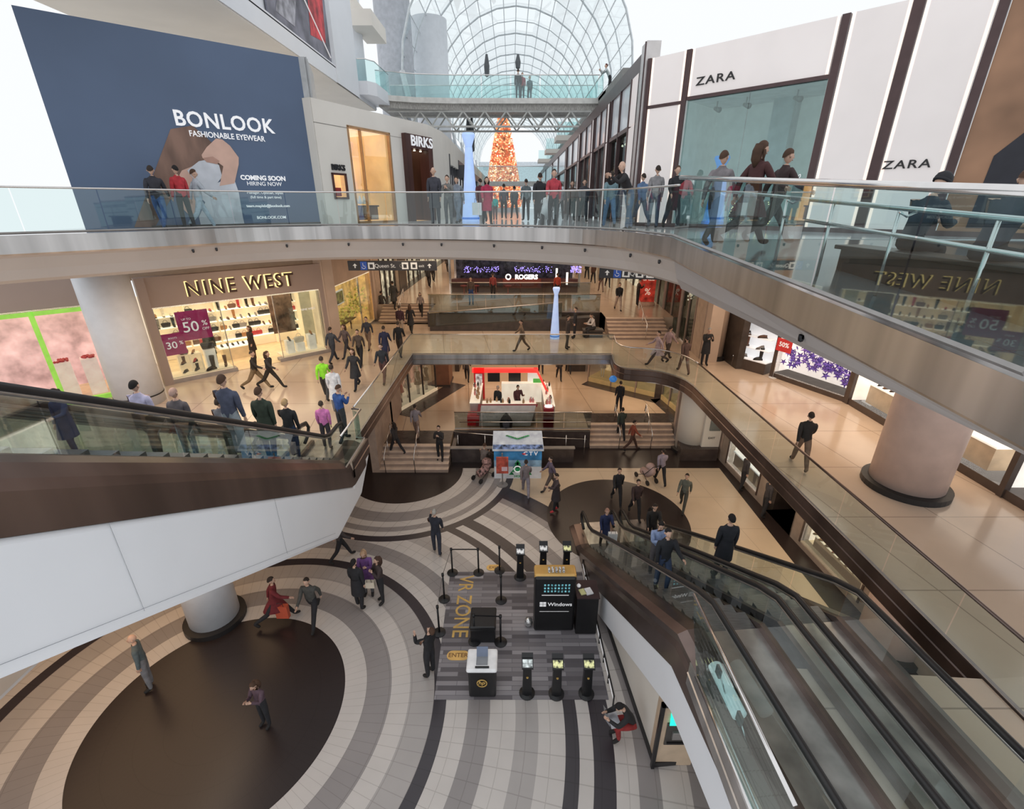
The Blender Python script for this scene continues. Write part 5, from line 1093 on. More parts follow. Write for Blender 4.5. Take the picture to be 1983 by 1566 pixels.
# lower hall right shops
WSH = Wall((10.05,19.9), (10.75,8.0), Z0)
facade(WSH, 11.9, 3.75, [(.6,3.2,.3,2.6),(4.0,5.6,0,2.6),(6.2,9.0,.25,2.4)], .3, 'wall_right', mat('taupe_lower_wall', (.34,.27,.22), .6), 'taupe wall of lower right shops')
niche(WSH,.6,3.2,.3,2.6,1.2,PEAR,PEAR,PEAR,PEAR); niche(WSH,4.0,5.6,0,2.6,1.2,DARK,DARK,DARKST,DARK); niche(WSH,6.2,9.0,.25,2.4,1.0,mat('gold_case_back', (.75,.60,.32), .5, emit=.5),PEAR,SHOPW,SHOPC)
for k, (a, b) in enumerate(((.6,3.2),(6.2,9.0))):
    t = thing('shop_window', ('pale lit shop window at far end of lower right wall','golden lit shoe window at near end of lower right wall')[k], 'window', WSH.pt((a+b)/2,.3)); MB().wbox(WSH,a,b,.3,2.5,-.06,-.05).build('glass_pane', GLC, t); MB().wbox(WSH,a-.06,a,.2,2.6,-.1,.04).wbox(WSH,b,b+.06,.2,2.6,-.1,.04).build('frame', DKB, t)
t = thing('counter', 'white lit counter in far lower right shop window', 'counter', WSH.pt(1.9,.3,-.6)); MB().wbox(WSH,.8,3.0,.3,.9,-.8,-.2).build('body', TAUPE, t); MB().wbox(WSH,.75,3.05,.9,.96,-.85,-.15).build('top', mat('white_shelf_glow', (.95,.95,.97), .4, emit=.5), t)
t = thing('display_table', 'low display table of small shoes in golden lower right window', 'table', WSH.pt(7.6,.25,-.5)); MB().wbox(WSH,6.4,8.8,.7,.75,-.75,-.2).build('table_top', WTOP, t); MB().wbox(WSH,6.5,8.7,.25,.7,-.7,-.25).build('base', TAUPE, t)
for j in range(14): put(['pump','flat','boot'][j%3], [2,1,0,3][j%4], WSH.pt(6.55+.32*(j%7),.751,-.35-.22*(j//7)), WSH.rz()+PI*.9, 'small shoe on low table in golden lower right window', 'shoes on the golden window table', 1.15)
t = thing('notice_board', 'dark framed notice screen on pale wall beside lower round column', 'screen', (9.6,20.2,1)); MB().box(9.15,10.0,20.15,20.3,.62,3.3).build('board', CREAM, t); MB().box(9.4,9.9,20.1,20.15,1.5,2.5).build('screen', mat('grey_screen', (.16,.17,.16), .3), t)
lettering('EXIT', .16, BLACK, t, wm(Wall((9.15,20.14),(10,20.14),0),.42,1.1,.01), .002)
# left and back walls of the lower hall
struct('wall_left', MB().box(-17.3,-17,3,22,0,Z2-.5), mat('amber_glow_hall_wall', (.60,.38,.20), .6, emit=.12, var=.1), 'far left wall of hall with amber glow put into its colour')  # warm light is put into the wall itself as a faint glow
struct('wall_back_left', MB().box(-17,-6.1,21.6,21.9,0,Z2-.5).box(-6.45,-6.1,18.8,24,0,Z2-.5), mat('tan_hall_wall', (.42,.32,.26), .6), 'tan wall left of the stairs')
# ================================================================== HALL THINGS
# winter themed booth
t = thing('promo_booth', 'blue and white winter themed promotion booth with overhanging printed roof', 'booth', (.25,18.6,0))
bd_ = MB().box(-.80,1.32,18.3,19.0,0,1.5).build('body', mat('snowy_white_print', (.80,.84,.90), .5, var=.04), t)
WP_ = Wall((-.80,18.3),(1.32,18.3),0); SKYB = mat('sky_blue_print', (.06,.30,.66), .5, var=.3, scale=1.6); MIDB = mat('pale_blue_print', (.30,.50,.78), .5, var=.25, scale=2)
MB().wbox(WP_,.0,2.12,.95,1.55,.0,.012).build('blue_print', SKYB, bd_); MB().wbox(WP_,.0,2.12,.62,.95,.0,.010).build('pale_blue_print', MIDB, bd_)
MB().add([(-.86,18.2,1.5),(1.40,18.2,1.5),(1.34,19.0,2.05),(-.84,19.0,2.05)],[(0,1,2,3)]).add([(-.86,18.2,1.45),(1.40,18.2,1.45),(1.40,18.2,1.52),(-.86,18.2,1.52)],[(0,1,2,3)]).build('roof_panel', mat('roof_snow_print', (.72,.78,.90), .5, var=.1, scale=3), t)
MB().add([(-.84,18.23,1.53),(1.37,18.23,1.53),(1.36,18.42,1.66),(-.84,18.42,1.66)],[(0,1,2,3)]).build('roof_lettering_band', mat('violet_blue_print', (.15,.22,.62), .5, var=.7, scale=6), t)
GRN = mat('printed_green', (.02,.30,.10), .5, var=.3, scale=8); mb = MB()
for k in range(12): mb.lathe([(.0,0),(.07,.02),(.0,.04)], (.25+.085*(k-5.5), 18.62+.03*abs(k-5.5), 1.82+.015*abs(k-5.5)), 8)
mb.build('printed_ornaments', GRN, t)
tri = lambda u, v, s: (WP_.pt(u-s,v,.02), WP_.pt(u+s,v,.02), WP_.pt(u,v+1.5*s,.02))
mb = MB()
for u, v, s in ((1.05,.35,.28),(1.05,.55,.22),(1.05,.75,.15),(.78,.2,.12),(1.35,.22,.15),(1.6,.2,.1)): mb.add(tri(u,v,s), [(0,1,2)])
mb.build('printed_tree', GRN, bd_); MB().tube([WP_.pt(1.05+.15*math.cos(a),.5+.15*math.sin(a),.03) for a in [2*PI*k/14 for k in range(15)]], .03, 5).build('printed_ring', LETW, t)
lettering('CTV', .26, LETW, t, wm(WP_,1.62,1.28,.02), .003, .008, space=1.5); MB().lathe([(0,0),(.09,.0),(.09,.02),(0,.02)], WP_.pt(1.33,1.28,.03), 12).build('logo_dot', mat('sale_red', (.62,.04,.04), .5), t)
lettering('HOPE', .16, GRN, t, wm(WP_,1.1,.12,.02), .003, .004)
t = thing('sign_post', 'red information sign on grey post with round base before the winter booth', 'sign stand', (-.42,17.75,0))
MB().lathe([(.24,0),(.24,.03),(.05,.05)], (-.42,17.75,0), 20).build('base', TRIMG, t); MB().tube([(-.42,17.75,0),(-.42,17.75,1.6)], .03, 8).build('post', TRIMG, t); MB().box(-.68,-.16,17.70,17.76,.62,1.42).build('sign_panel', mat('brick_red_sign', (.50,.09,.06), .5, var=.3, scale=4), t); MB().box(-.45,-.2,17.69,17.70,.75,.95).build('pale_label', mat('pink_label', (.75,.55,.6), .5), t)
# striped wood carpet of the games zone
t = thing('plank_carpet', 'grey wood plank printed carpet of the games zone with yellow lettering', 'carpet', (.2,10.2,0))
def planks():
    m = bpy.data.materials.new('grey_plank_print'); m.use_nodes = True; nt = m.node_tree; b = nt.nodes['Principled BSDF']; b.inputs['Roughness'].default_value = .5
    g = nt.nodes.new('ShaderNodeNewGeometry'); br = nt.nodes.new('ShaderNodeTexBrick'); br.inputs['Scale'].default_value = 1.0; br.inputs['Brick Width'].default_value = .95; br.inputs['Row Height'].default_value = .13
    br.inputs['Mortar Size'].default_value = .006; br.inputs['Color1'].default_value = (.10,.09,.10,1); br.inputs['Color2'].default_value = (.40,.38,.40,1); br.inputs['Mortar'].default_value = (.12,.11,.13,1); br.inputs['Bias'].default_value = -.15
    nt.links.new(g.outputs['Position'], br.inputs['Vector']); nt.links.new(br.outputs[0], b.inputs['Base Color']); return m
MB().prism([(-2.08,12.4),(-1.95,7.95),(2.42,7.95),(2.36,12.4)], .003, .012).build('carpet_sheet', planks(), t)
YELT = mat('ochre_print', (.62,.40,.12), .6, var=.1)
lettering('VR ZONE', .66, YELT, t, flat(-1.52,11.0,.016,-PI/2), .001, .004, sx=.88, space=1.0)
def pill(x, y, w, h):
    pts = [(x-w/2+h/2+h/2*math.cos(a), y+h/2*math.sin(a)) for a in [PI/2+PI*k/8 for k in range(9)]]+[(x+w/2-h/2+h/2*math.cos(a), y+h/2*math.sin(a)) for a in [-PI/2+PI*k/8 for k in range(9)]]
    return MB().prism(pts, .012, .016)
pill(-1.48,9.2,.62,.30).build('enter_patch', mat('ochre_patch', (.80,.50,.16), .6), t); lettering('ENTER', .18, mat('dark_ochre_text', (.25,.12,.04), .6), t, flat(-1.48,9.2,.018,0), .001, .003)
pill(-.62,12.6,.5,.28).build('exit_patch', mat('ochre_patch', (.80,.50,.16), .6), t); lettering('EXIT', .16, mat('dark_ochre_text', (.25,.12,.04), .6), t, flat(-.62,12.6,.018,0), .001, .002)
# stanchions
SB = mat('stanchion_black', (.02,.02,.022), .35, .3)
posn = {'a':(-2.0,12.35),'b':(-1.12,12.35),'c':(-.42,12.45),'d':(-2.12,11.2),'e':(-.34,11.15),'f':(-2.1,9.95),'g':(-1.06,9.65),'h':(-.32,9.62)}
lab = {'a':'black retractable belt post at far left corner of plank carpet','b':'black belt post beside the exit patch','c':'black belt post right of the exit patch','d':'black belt post on left edge of carpet beside the letters VR','e':'black belt post standing alone behind the black cube seat','f':'black belt post beside the woman in black','g':'black belt post in front of the cube seat, left one','h':'black belt post in front of the cube seat, right one'}
st0 = None
for k, (x, y) in posn.items():
    if st0 is None:
        st0 = thing('belt_post', lab[k], 'stanchion', (0,0,0), 0, 'belt posts round the games zone')
        MB().lathe([(.18,0),(.18,.02),(.05,.045)], (0,0,0), 24).build('base', SB, st0, local=True); MB().lathe([(.028,0),(.028,.95)], (0,0,.03), 12).build('pole', SB, st0, True, local=True); MB().lathe([(.035,0),(.04,.02),(.04,.1),(.0,.11)], (0,0,.93), 12).build('belt_head', SB, st0, True, local=True)
        o = st0
    else: o = dup(st0, (x,y,.012), 0, lab[k])
    o.location = (x,y,.012)
for a, b, lb in (('a','b','black belt stretched across far end of plank carpet'),('g','h','black belt stretched in front of the cube seat'),('a','d','black belt along left side of carpet, far stretch'),('d','f','black belt along left side of carpet, near stretch')):
    p, q = Vector((*posn[a],.97)), Vector((*posn[b],.97)); d = (q-p).normalized()*.04; o = MB().add([p+d,q-d,q-d+Vector((0,0,.05)),p+d+Vector((0,0,.05))],[(0,1,2,3)]).build('belt', SB); tag(o, lb, 'belt')
# cube seat
t = thing('cube_seat', 'black leather cube seat on plank carpet', 'seat', (-.82,9.95,.012)); MB().box(-1.17,-.47,9.6,10.3,.012,.5).build('body', mat('black_seat_leather', (.018,.018,.02), .3), t, bev=.03); MB().box(-1.19,-.45,9.58,10.32,.5,.62).build('cushion', mat('black_seat_leather', (.018,.018,.02), .3), t, bev=.04)
# demo table
t = thing('demo_table', 'white topped demo table with black front and round gold logo', 'table', (-.74,8.2,.012))
bd_ = MB().box(-1.08,-.4,8.0,8.55,.012,.92).build('body', SB, t, bev=.05); MB().box(-1.12,-.36,7.96,8.6,.92,1.02).build('top', mat('white_gloss', (.85,.86,.88), .25), t, bev=.05)
WT = Wall((-1.08,7.995),(-.4,7.995),0); MB().tube([WT.pt(.34+.12*math.cos(a),.55+.12*math.sin(a),.012) for a in [2*PI*k/18 for k in range(19)]], .014, 5).build('logo_ring', YELT, bd_); lettering('hp', .17, YELT, bd_, wm(WT,.34,.56,.008), .003, .004, slant=.2)
o = thing('laptop', 'grey laptop open on the white demo table', 'laptop', (-.74,8.3,1.02)); MB().box(-.88,-.60,8.12,8.34,1.021,1.04).build('keyboard', mat('laptop_grey', (.25,.26,.28), .35, .5), o); MB().add([(-.88,8.34,1.04),(-.60,8.34,1.04),(-.60,8.46,1.24),(-.88,8.46,1.24)],[(0,1,2,3)]).build('screen', mat('laptop_screen', (.12,.15,.22), .2, emit=.2), o)
o = tag(MB().box(-.9,-.56,8.03,8.07,1.021,1.05).build('sound_bar', SB), 'slim black bar at front edge of the white demo table', 'speaker')
# headset pedestals
PED = [((.27,12.15),'far row of tablet pedestals, left one','silver'),((1.03,12.3),'far row of tablet pedestals, middle one','silver'),((1.80,12.3),'far row of tablet pedestals, right one','green'),((.38,8.12),'near row of tablet pedestals, left one','blue'),((1.12,8.1),'near row of tablet pedestals, middle one','green'),((1.88,8.1),'near row of tablet pedestals, right one','green')]
SC = {'silver':mat('screen_silver_glow', (.65,.72,.75), .3, emit=.35, var=.8, scale=14),'green':mat('screen_green_glow', (.38,.42,.18), .3, emit=.4, var=.9, scale=14),'blue':mat('screen_blue_glow', (.45,.60,.75), .3, emit=.45, var=.5, scale=10)}
ped0 = None
for k, (p, lb, c) in enumerate(PED):
    if ped0 is None:
        ped0 = thing('tablet_pedestal', 'x', 'pedestal', (0,0,0), 0, 'tablet pedestals in the games zone')
        MB().lathe([(.20,0),(.20,.02),(.12,.05)], (0,0,0), 20).build('base', SB, ped0, local=True); MB().add([(-.12,-.08,.03),(.12,-.08,.03),(.12,.08,.03),(-.12,.08,.03),(-.10,-.05,1.0),(.10,-.05,1.0),(.10,.10,1.12),(-.10,.10,1.12)],[(3,2,1,0),(4,5,6,7),(0,1,5,4),(1,2,6,5),(2,3,7,6),(3,0,4,7)]).build('body', SB, ped0, local=True, bev=.01)
        MB().add([(-.14,-.12,1.0),(.14,-.12,1.0),(.14,.06,1.13),(-.14,.06,1.13),(-.14,-.12,1.03),(.14,-.12,1.03),(.14,.06,1.16),(-.14,.06,1.16)],[(3,2,1,0),(4,5,6,7),(0,1,5,4),(1,2,6,5),(2,3,7,6),(3,0,4,7)]).build('tray', SB, ped0, local=True)
        MB().add([(-.12,-.10,1.05),(.12,-.10,1.05),(.12,.04,1.15),(-.12,.04,1.15)],[(0,1,2,3)]).build('screen', SC['silver'], ped0, local=True)
        MB().add([(-.14,.07,1.12),(.14,.07,1.12),(.14,.16,1.24),(-.14,.16,1.24)],[(0,1,2,3)]).build('back_hood', SB, ped0, local=True); MB().lathe([(0,0),(.03,0),(.03,.01),(0,.01)], (0,-.078,.66), 10).build('badge', YELT, ped0, local=True)
        o = ped0
    else: o = dup(ped0, (0,0,0), 0)
    o.location = (*p, .012); o['label'] = 'black pedestal with %s lit tablet, %s' % (c, lb)
    for ch in o.children:
        if ch.name.startswith('screen'): swap(ch, SC[c])
# software stand
t = thing('software_stand', 'tall black promotion stand with gold shoulders and white lettering', 'stand', (1.2,10.2,.012))
bd_ = MB().box(.63,1.78,10.0,10.5,.012,2.0).build('body', SB, t, bev=.06); MB().box(.62,1.79,10.05,10.5,1.86,2.04).build('gold_top', mat('gold_laminate', (.62,.38,.12), .35, .3), t, bev=.06)
WW = Wall((.63,9.995),(1.78,9.995),0); lettering('Windows', .175, LETW, bd_, wm(WW,.72,1.045,.006), .003, .002); mb = MB()
for a in (.15,.245):
    for b in (.97,1.06): mb.wbox(WW,a,a+.085,b,b+.075,.004,.008)
mb.build('window_logo', LETW, bd_); mb = MB()
for j in range(3):
    for i in range(8): mb.wbox(WW,.26+.095*i,.26+.095*i+.05,1.5+.11*j,1.5+.11*j+.06,.004,.010)
mb.build('app_icons', mat('teal_icons', (.15,.42,.48), .4, emit=.4, var=.4, scale=20), bd_); MB().wbox(WW,.2,.95,1.38,1.40,.004,.01).wbox(WW,.15,.98,.78,.79,.004,.01).build('white_line', LETW, t)
mb = MB()
for i in range(5): mb.box(1.0+.1*i,1.06+.1*i,10.15,10.3,2.04,2.12)
mb.build('headset_rack', mat('white_black_gadget', (.6,.6,.62), .4, var=.6, scale=30), t)
t = thing('black_counter', 'black counter beside tall promotion stand', 'counter', (2.12,10.2,.012)); MB().box(1.82,2.42,9.9,10.55,.012,1.35).build('body', SB, t, bev=.02); MB().box(1.80,2.44,9.88,10.57,1.35,1.39).build('top', mat('plum_black_top', (.05,.03,.035), .3), t)
for k, (x, y, w_, h_, m_, lb) in enumerate(((1.98,10.1,.16,.2,'pale yellow leaflet stack on black counter','a'),(2.15,10.12,.2,.24,'white leaflet stack on black counter','b'))): tag(MB().cbox((x,y,1.405),w_,h_,.03,.3).build('leaflet_stack', mat('leaflet_%s' % ('yellow','white')[k], ((.7,.7,.35),(.85,.86,.9))[k], .5)), m_, 'leaflets')
tag(MB().lathe([(0,0),(.05,.02),(.06,.06),(.03,.1),(0,.11)], (1.9,10.3,1.39), 10).build('white_mouse', LETW, None, True), 'small round white object on rear of black counter', 'gadget')
tag(MB().lathe([(0,0),(.10,.03),(.13,.14),(.1,.25),(0,.3)], (.48,10.2,.012), 14).build('glass_bowl', mat('silver_bowl', (.7,.7,.7), .15, .8), None, True), 'small silver globe on carpet left of tall promotion stand', 'globe')
# low fence along the carpet
t = thing('low_rail', 'low black and white cable rail between carpet and right escalator', 'rail', (2.45,10.2,0))
for k in range(9): MB().tube([(2.40+.012*k,12.6-.6*k,0),(2.40+.012*k,12.6-.6*k,.35)], .02, 6).build('post', SB, t)
MB().tube([(2.40,12.6,.35),(2.50,7.8,.35)], .018, 6).build('rail', SB, t); MB().tube([(2.40,12.6,.18),(2.50,7.8,.18)], .012, 6).build('rail', LETW, t)
# cash machine
t = thing('cash_machine', 'beige cash machine with teal lit screen in dark surround under right landing', 'cash machine', (3.5,6.5,0))
MB().box(3.12,3.95,6.45,7.2,0,2.0).build('cabinet', mat('beige_cabinet', (.55,.42,.30), .5), t, bev=.02); MB().box(3.05,3.12,6.38,6.46,0,2.08).box(3.05,4.0,6.38,6.46,2.0,2.08).build('surround', SB, t)
MB().box(3.25,3.82,6.43,6.46,.75,1.45).build('fascia', mat('dark_machine_fascia', (.06,.055,.05), .4), t); MB().add([(3.28,6.40,1.42),(3.80,6.40,1.42),(3.80,6.44,1.80),(3.28,6.44,1.80)],[(0,1,2,3)]).build('screen', mat('teal_screen', (.02,.75,.55), .4, emit=1.1, var=0), t)
MB().box(3.38,3.68,6.38,6.44,.98,1.2).build('keypad', TRIMG, t, bev=.01); MB().box(3.3,3.76,6.39,6.44,.82,.86).build('cash_slot', BLACK, t)
# small lights and cameras on the soffit edge
mc = mat('dome_black', (.03,.03,.035), .2)
for k, (px, py) in enumerate(((350,482),(424,471),(553,468),(661,466),(765,465),(866,466),(963,467),(1047,471),(1135,478),(1214,486),(1275,500),(1523,617),(1727,729))):
    s = k/12; p = None
    # find point under fascia along the edge nearest that bearing
    bx = (px-CX)/FPX; best = min(full, key=lambda q_: abs(q_[0]/(q_[1]*math.cos(TILT)+.39*.9)-bx)); i = full.index(best); a = Vector(full[max(i-1,0)]); b = Vector(full[min(i+1,len(full)-1)]); d = (b-a).normalized(); nr = Vector((d.y,-d.x,0))
    p = Vector(best)+nr*-.12+Vector((0,0,-.60)); o = MB().lathe([(0,-.05),(.03,-.035),(.036,0),(.036,.05)], p, 10).build('dome_camera', mc, None, True); tag(o, 'tiny black dome fixture on belly below the steel edge, %s from the left' % ('first second third fourth fifth sixth seventh eighth ninth tenth eleventh twelfth thirteenth'.split()[k]), 'fixture', 'dome fixtures under the steel edge')
# ================================================================== PEOPLE
SKIN = mat('skin', (.62,.40,.30), .55, var=.03); SKIND = mat('skin_deep', (.30,.17,.11), .55, var=.03)
def rotx(v, a, o=(0,0,0)):   # lean forward (+y) by angle a about x axis through o
    y, z = v[1]-o[1], v[2]-o[2]; return Vector((v[0], o[1]+y*math.cos(a)+z*math.sin(a), o[2]-y*math.sin(a)+z*math.cos(a)))
POSES = {
 'stand': {},
 'stand2': dict(lh=.06, rh=-.08, rk=.12, ls=.1, le=.3, rs=-.05, re=.2),
 'walk': dict(lean=.06, lh=.45, lk=.10, rh=-.40, rk=.35, ls=-.45, le=.25, rs=.45, re=.45),
 'stride': dict(lean=.12, lh=.62, lk=.12, rh=-.55, rk=.5, ls=-.6, le=.4, rs=.6, re=.6),
 'phone': dict(head=.35, ls=.5, le=1.75, rs=.45, re=1.7, lab=.05, rab=.05, inn=.5),
 'lean': dict(lean=.62, lh=.12, lk=.05, rh=-.22, rk=.05, ls=.95, le=1.25, rs=.9, re=1.3, head=-.25, inn=.6),
 'sit': dict(lh=1.5, lk=1.45, rh=1.5, rk=1.5, lean=.3, ls=.5, le=1.2, rs=.5, re=1.2, head=.3, inn=.4),
 'crouch': dict(lh=1.75, lk=1.9, rh=1.7, rk=1.9, lean=.55, ls=.9, le=1.2, rs=.9, re=1.2, head=.5, inn=.5),
 'up': dict(lean=-.08, head=-.5, ls=1.0, le=2.1, rs=.1, re=.2, lab=.15),
 'fold': dict(lh=.04, rh=-.05, ls=.4, le=1.9, rs=.4, re=1.9, inn=1.0),
 'carry': dict(lh=.15, rh=-.1, rk=.1, ls=.7, le=1.3, rs=.2, re=.4, head=.2),
 'esc': dict(lh=.35, lk=.45, rh=-.03, rk=.02, ls=.7, le=.9, rs=.05, re=.25, lab=.25),
}
def skeleton(p):
    g = lambda k, d=0: p.get(k, d); lean = g('lean'); J = {}; pel = Vector((0,0,.95))
    def T(v): return rotx(v, lean, pel)
    J['pel'] = pel; J['sp'] = T((0,.0,1.12)); J['ch'] = T((0,.0,1.32)); J['nk'] = T((0,0,1.47)); hd = lean*.4+g('head')
    J['hb'] = J['nk']+Vector((0,math.sin(hd)*.06,math.cos(hd)*.06)); J['hd'] = J['nk']+Vector((0,math.sin(hd)*.17,math.cos(hd)*.17)); J['ha'] = hd
    for s, n in ((-1,'l'),(1,'r')):
        h = Vector((s*.095,0,.90)); a = g(n+'h', .02); k = g(n+'k', .03)
        kn = h+Vector((s*.01, math.sin(a)*.43, -math.cos(a)*.43)); an = kn+Vector((0, math.sin(a-k)*.42, -math.cos(a-k)*.42)); f = (a-k)*.6
        J[n+'hip'], J[n+'kn'], J[n+'an'] = h, kn, an; J[n+'to'] = an+Vector((s*.02, .15*math.cos(f)+.0, .15*math.sin(f)-.045)); J[n+'he'] = an+Vector((0,-.04,-.04))
        sh = T((s*.175,0,1.405)); b = g(n+'s', .03)-0; ab = g(n+'ab', .10); e = g(n+'e', .12); inn = g('inn')
        el = sh+Vector((s*math.sin(ab)*.29, math.sin(b)*.29*math.cos(ab), -math.cos(b)*.29*math.cos(ab))); c = b+e; ii = -s*inn
        wr = el+Vector((math.sin(ii)*.25*abs(math.sin(c)), math.sin(c)*.25*math.cos(ii), -math.cos(c)*.25)); d = (wr-el).normalized()
        J[n+'sh'], J[n+'el'], J[n+'wr'], J[n+'hn'] = sh, el, wr, wr+d*.07; J[n+'d'] = d
    zmin = min(J['lan'].z, J['ran'].z, J['lto'].z+.03, J['rto'].z+.03)
    dz = .075-zmin
    for k in J:
        if isinstance(J[k], Vector) and k not in ('ld','rd'): J[k] = J[k]+Vector((0,0,dz))
    return J
def pose_meshes(name):
    J = skeleton(POSES[name])
    V = []; E = []; R_ = []; reg = []
    def add(p, r, par=None, rg='t'):
        V.append(tuple(p)); R_.append(r); i = len(V)-1
        if par is not None: E.append((par, i)); reg.append((par, i, rg))
        return i
    pe = add(J['pel'], (.145,.11)); sp = add(J['sp'], (.13,.10), pe); ch = add(J['ch'], (.155,.115), sp); nk = add(J['nk'], (.058,.058), ch, 't'); hb = add(J['hb'], (.052,.055), nk, 's')
    for n in 'lr':
        hp = add(J[n+'hip'], (.098,.10), pe, 'p'); kn = add(J[n+'kn'], (.062,.062), hp, 'p'); mid = add(J[n+'kn'].lerp(J[n+'an'], .35), (.057,.06), kn, 'p'); an = add(J[n+'an'], (.040,.042), mid, 'p'); to = add(J[n+'to'], (.036,.030), an, 'f'+n)
        sh = add(J[n+'sh'], (.062,.062), ch, 't'); el = add(J[n+'el'], (.043,.043), sh, 't'); wr = add(J[n+'wr'], (.028,.024), el, 't'); hn = add(J[n+'hn'], (.038,.018), wr, 's')
    me = bpy.data.meshes.new('sk'); me.from_pydata(V, E, []); o = bpy.data.objects.new('sk', me); C.objects.link(o)
    sk = o.modifiers.new('Skin', 'SKIN'); sk.use_smooth_shade = True; sk.branch_smoothing = .5
    for i, v in enumerate(me.skin_vertices[0].data): v.radius = R_[i]; v.use_root = (i == 0)
    o.modifiers.new('Sub', 'SUBSURF').levels = 1
    bpy.context.view_layer.update(); bm_me = bpy.data.meshes.new_from_object(o.evaluated_get(bpy.context.evaluated_depsgraph_get()))
    bpy.data.objects.remove(o)
    vs = [v.co.copy() for v in bm_me.vertices]; fs = [list(p.vertices) for p in bm_me.polygons]; ns = [v.normal.copy() for v in bm_me.vertices]
    def segd(p, a, b):
        a, b = Vector(V[a]), Vector(V[b]); ab = b-a; t = max(0, min(1, (p-a).dot(ab)/max(1e-9, ab.length_squared))); return (p-a-ab*t).length, t
    lab = []
    for f in fs:
        c = sum((vs[i] for i in f), Vector())/len(f); best = None
        for (a, b, rg) in reg:
            d, t = segd(c, a, b); d -= .35*min(R_[a][0], R_[b][0])
            if best is None or d < best[0]: best = (d, rg, b, t)
        rg = best[1]
        lab.append(rg)
    # ---- clothing shells
    def shell(keep, off):
        m = {}; v2 = []; f2 = []
        for f, l in zip(fs, lab):
            if l in keep:
                g = []
                for i in f:
                    if i not in m: m[i] = len(v2); v2.append(vs[i]+ns[i]*off)
                    g.append(m[i])
                f2.append(g)
        return v2, f2
    def mk(nm, vf):
        me = bpy.data.meshes.new(nm); me.from_pydata([tuple(x) for x in vf[0]], [], vf[1]); me.update(); me.polygons.foreach_set('use_smooth', [True]*len(me.polygons)); me.materials.append(None); return me
    out = {'top': mk('jacket', shell(('t',), .014)), 'trousers': mk('trousers', shell(('p',), .010)), 'shoel': mk('shoe', shell(('fl',), .012)), 'shoer': mk('shoe', shell(('fr',), .012))}
    # ---- fingers, head joined to the body
    b = MB(); b.add(vs, fs)
    for n, s in (('l',-1),('r',1)):
        d = J[n+'d']; side = d.cross(Vector((s,0,0))); 
        if side.length < .1: side = Vector((0,1,0))
        side.normalize(); pal = d.cross(side).normalized(); base = J[n+'hn']+d*.01
        for k, Lf in enumerate((.062,.072,.066,.05)):
            o_ = base+side*(.028-.0185*k); q = o_+d*Lf*.5; r = q+d*Lf*.35+pal*(.02*-s); b.tube([o_-d*.02, o_+d*.01, q, r], [.009,.009,.008,.006], 5)
        th = J[n+'wr']+d*.025+side*.03; b.tube([th-side*.02, th+d*.02+side*.012, th+d*.05+side*.018], [.011,.010,.007], 5)
    hc = J['hd']; a = J['ha']; hm = MB(); n1, n2 = 12, 9
    for j in range(n2+1):
        ph = PI*j/n2
        for i in range(n1):
            t = 2*PI*i/n1; x, y, z = math.sin(ph)*math.cos(t)*.074, math.sin(ph)*math.sin(t)*.093, math.cos(ph)*.118
            if z < 0: x *= 1-.35*(-z/.118); y = y*(1-.25*(-z/.118)) + .012*(-z/.118)
            if y > .06 and -.05 < z < -.0 and abs(x) < .02: y += .022
            if y > .06 and z > .03: y -= .006
            hm.v.append(Vector((x,y,z)))
    for j in range(n2):
        for i in range(n1): hm.f.append([j*n1+i, j*n1+(i+1)%n1, (j+1)*n1+(i+1)%n1, (j+1)*n1+i])
    hm.tube([(0,.088,.01),(0,.108,-.018),(0,.09,-.03)], [.008,.014,.006], 6)      # nose
    for s in (-1,1): hm.tube([(s*.072,-.005,.02),(s*.085,-.015,.0),(s*.072,-.005,-.03)], [.012,.016,.01], 6)
    hm.tube([(-.022,.085,-.058),(0,.094,-.058),(.022,.085,-.058)], [.004,.009,.004], 5)
    M = Matrix.Translation(hc) @ Matrix.Rotation(-a, 4, 'X'); b.add([M @ v for v in hm.v], hm.f)
    me = mk('body', (b.v, b.f)); me.materials.clear(); me.materials.append(None); out['body'] = me
    ey = MB()
    for s in (-1,1): ey.lathe([(0,-.006),(.011,0),(0,.006)], (s*.028,.082,.012), 6)
    out['eyes'] = mk('eyes', ([M @ v for v in ey.v], ey.f))
    def cap(long):
        h = MB(); n1, n2 = 14, 8
        for j in range(n2+1):
            for i in range(n1):
                t = 2*PI*i/n1; back = -math.sin(t)   # 1 at the back
                lim = PI*(.40+.18*max(0, back)+(.10 if long else 0)*max(0,back+.4)) if back > -.5 else PI*.27
                ph = lim*j/n2; x, y, z = math.sin(ph)*math.cos(t)*.086, math.sin(ph)*math.sin(t)*.106, math.cos(ph)*.134
                h.v.append(Vector((x, y-.006, z)))
        for j in range(n2):
            for i in range(n1): h.f.append([j*n1+i, j*n1+(i+1)%n1, (j+1)*n1+(i+1)%n1, (j+1)*n1+i])
        if long: h.tube([(0,-.06,.06),(0,-.085,-.04),(0,-.085,-.16),(0,-.06,-.27)], [.075,.085,.08,.04], 10); [h.tube([(s*.07,-.02,.03),(s*.082,-.01,-.06),(s*.07,-.0,-.17)], [.02,.028,.014], 6) for s in (-1,1)]
        return ([M @ v for v in h.v], h.f)
    out['short'] = mk('hair', cap(False)); out['long'] = mk('hair', cap(True))
    hat = MB(); hat.lathe([(.098,.02),(.104,.06),(.09,.11),(.05,.145),(.0,.155)], (0,-.005,0), 14, .9, 1.08); hat.lathe([(.104,.02),(.108,.035),(.104,.05)], (0,-.005,0), 14, .9, 1.08); out['hat'] = mk('knit_hat', ([M @ v for v in hat.v], hat.f))
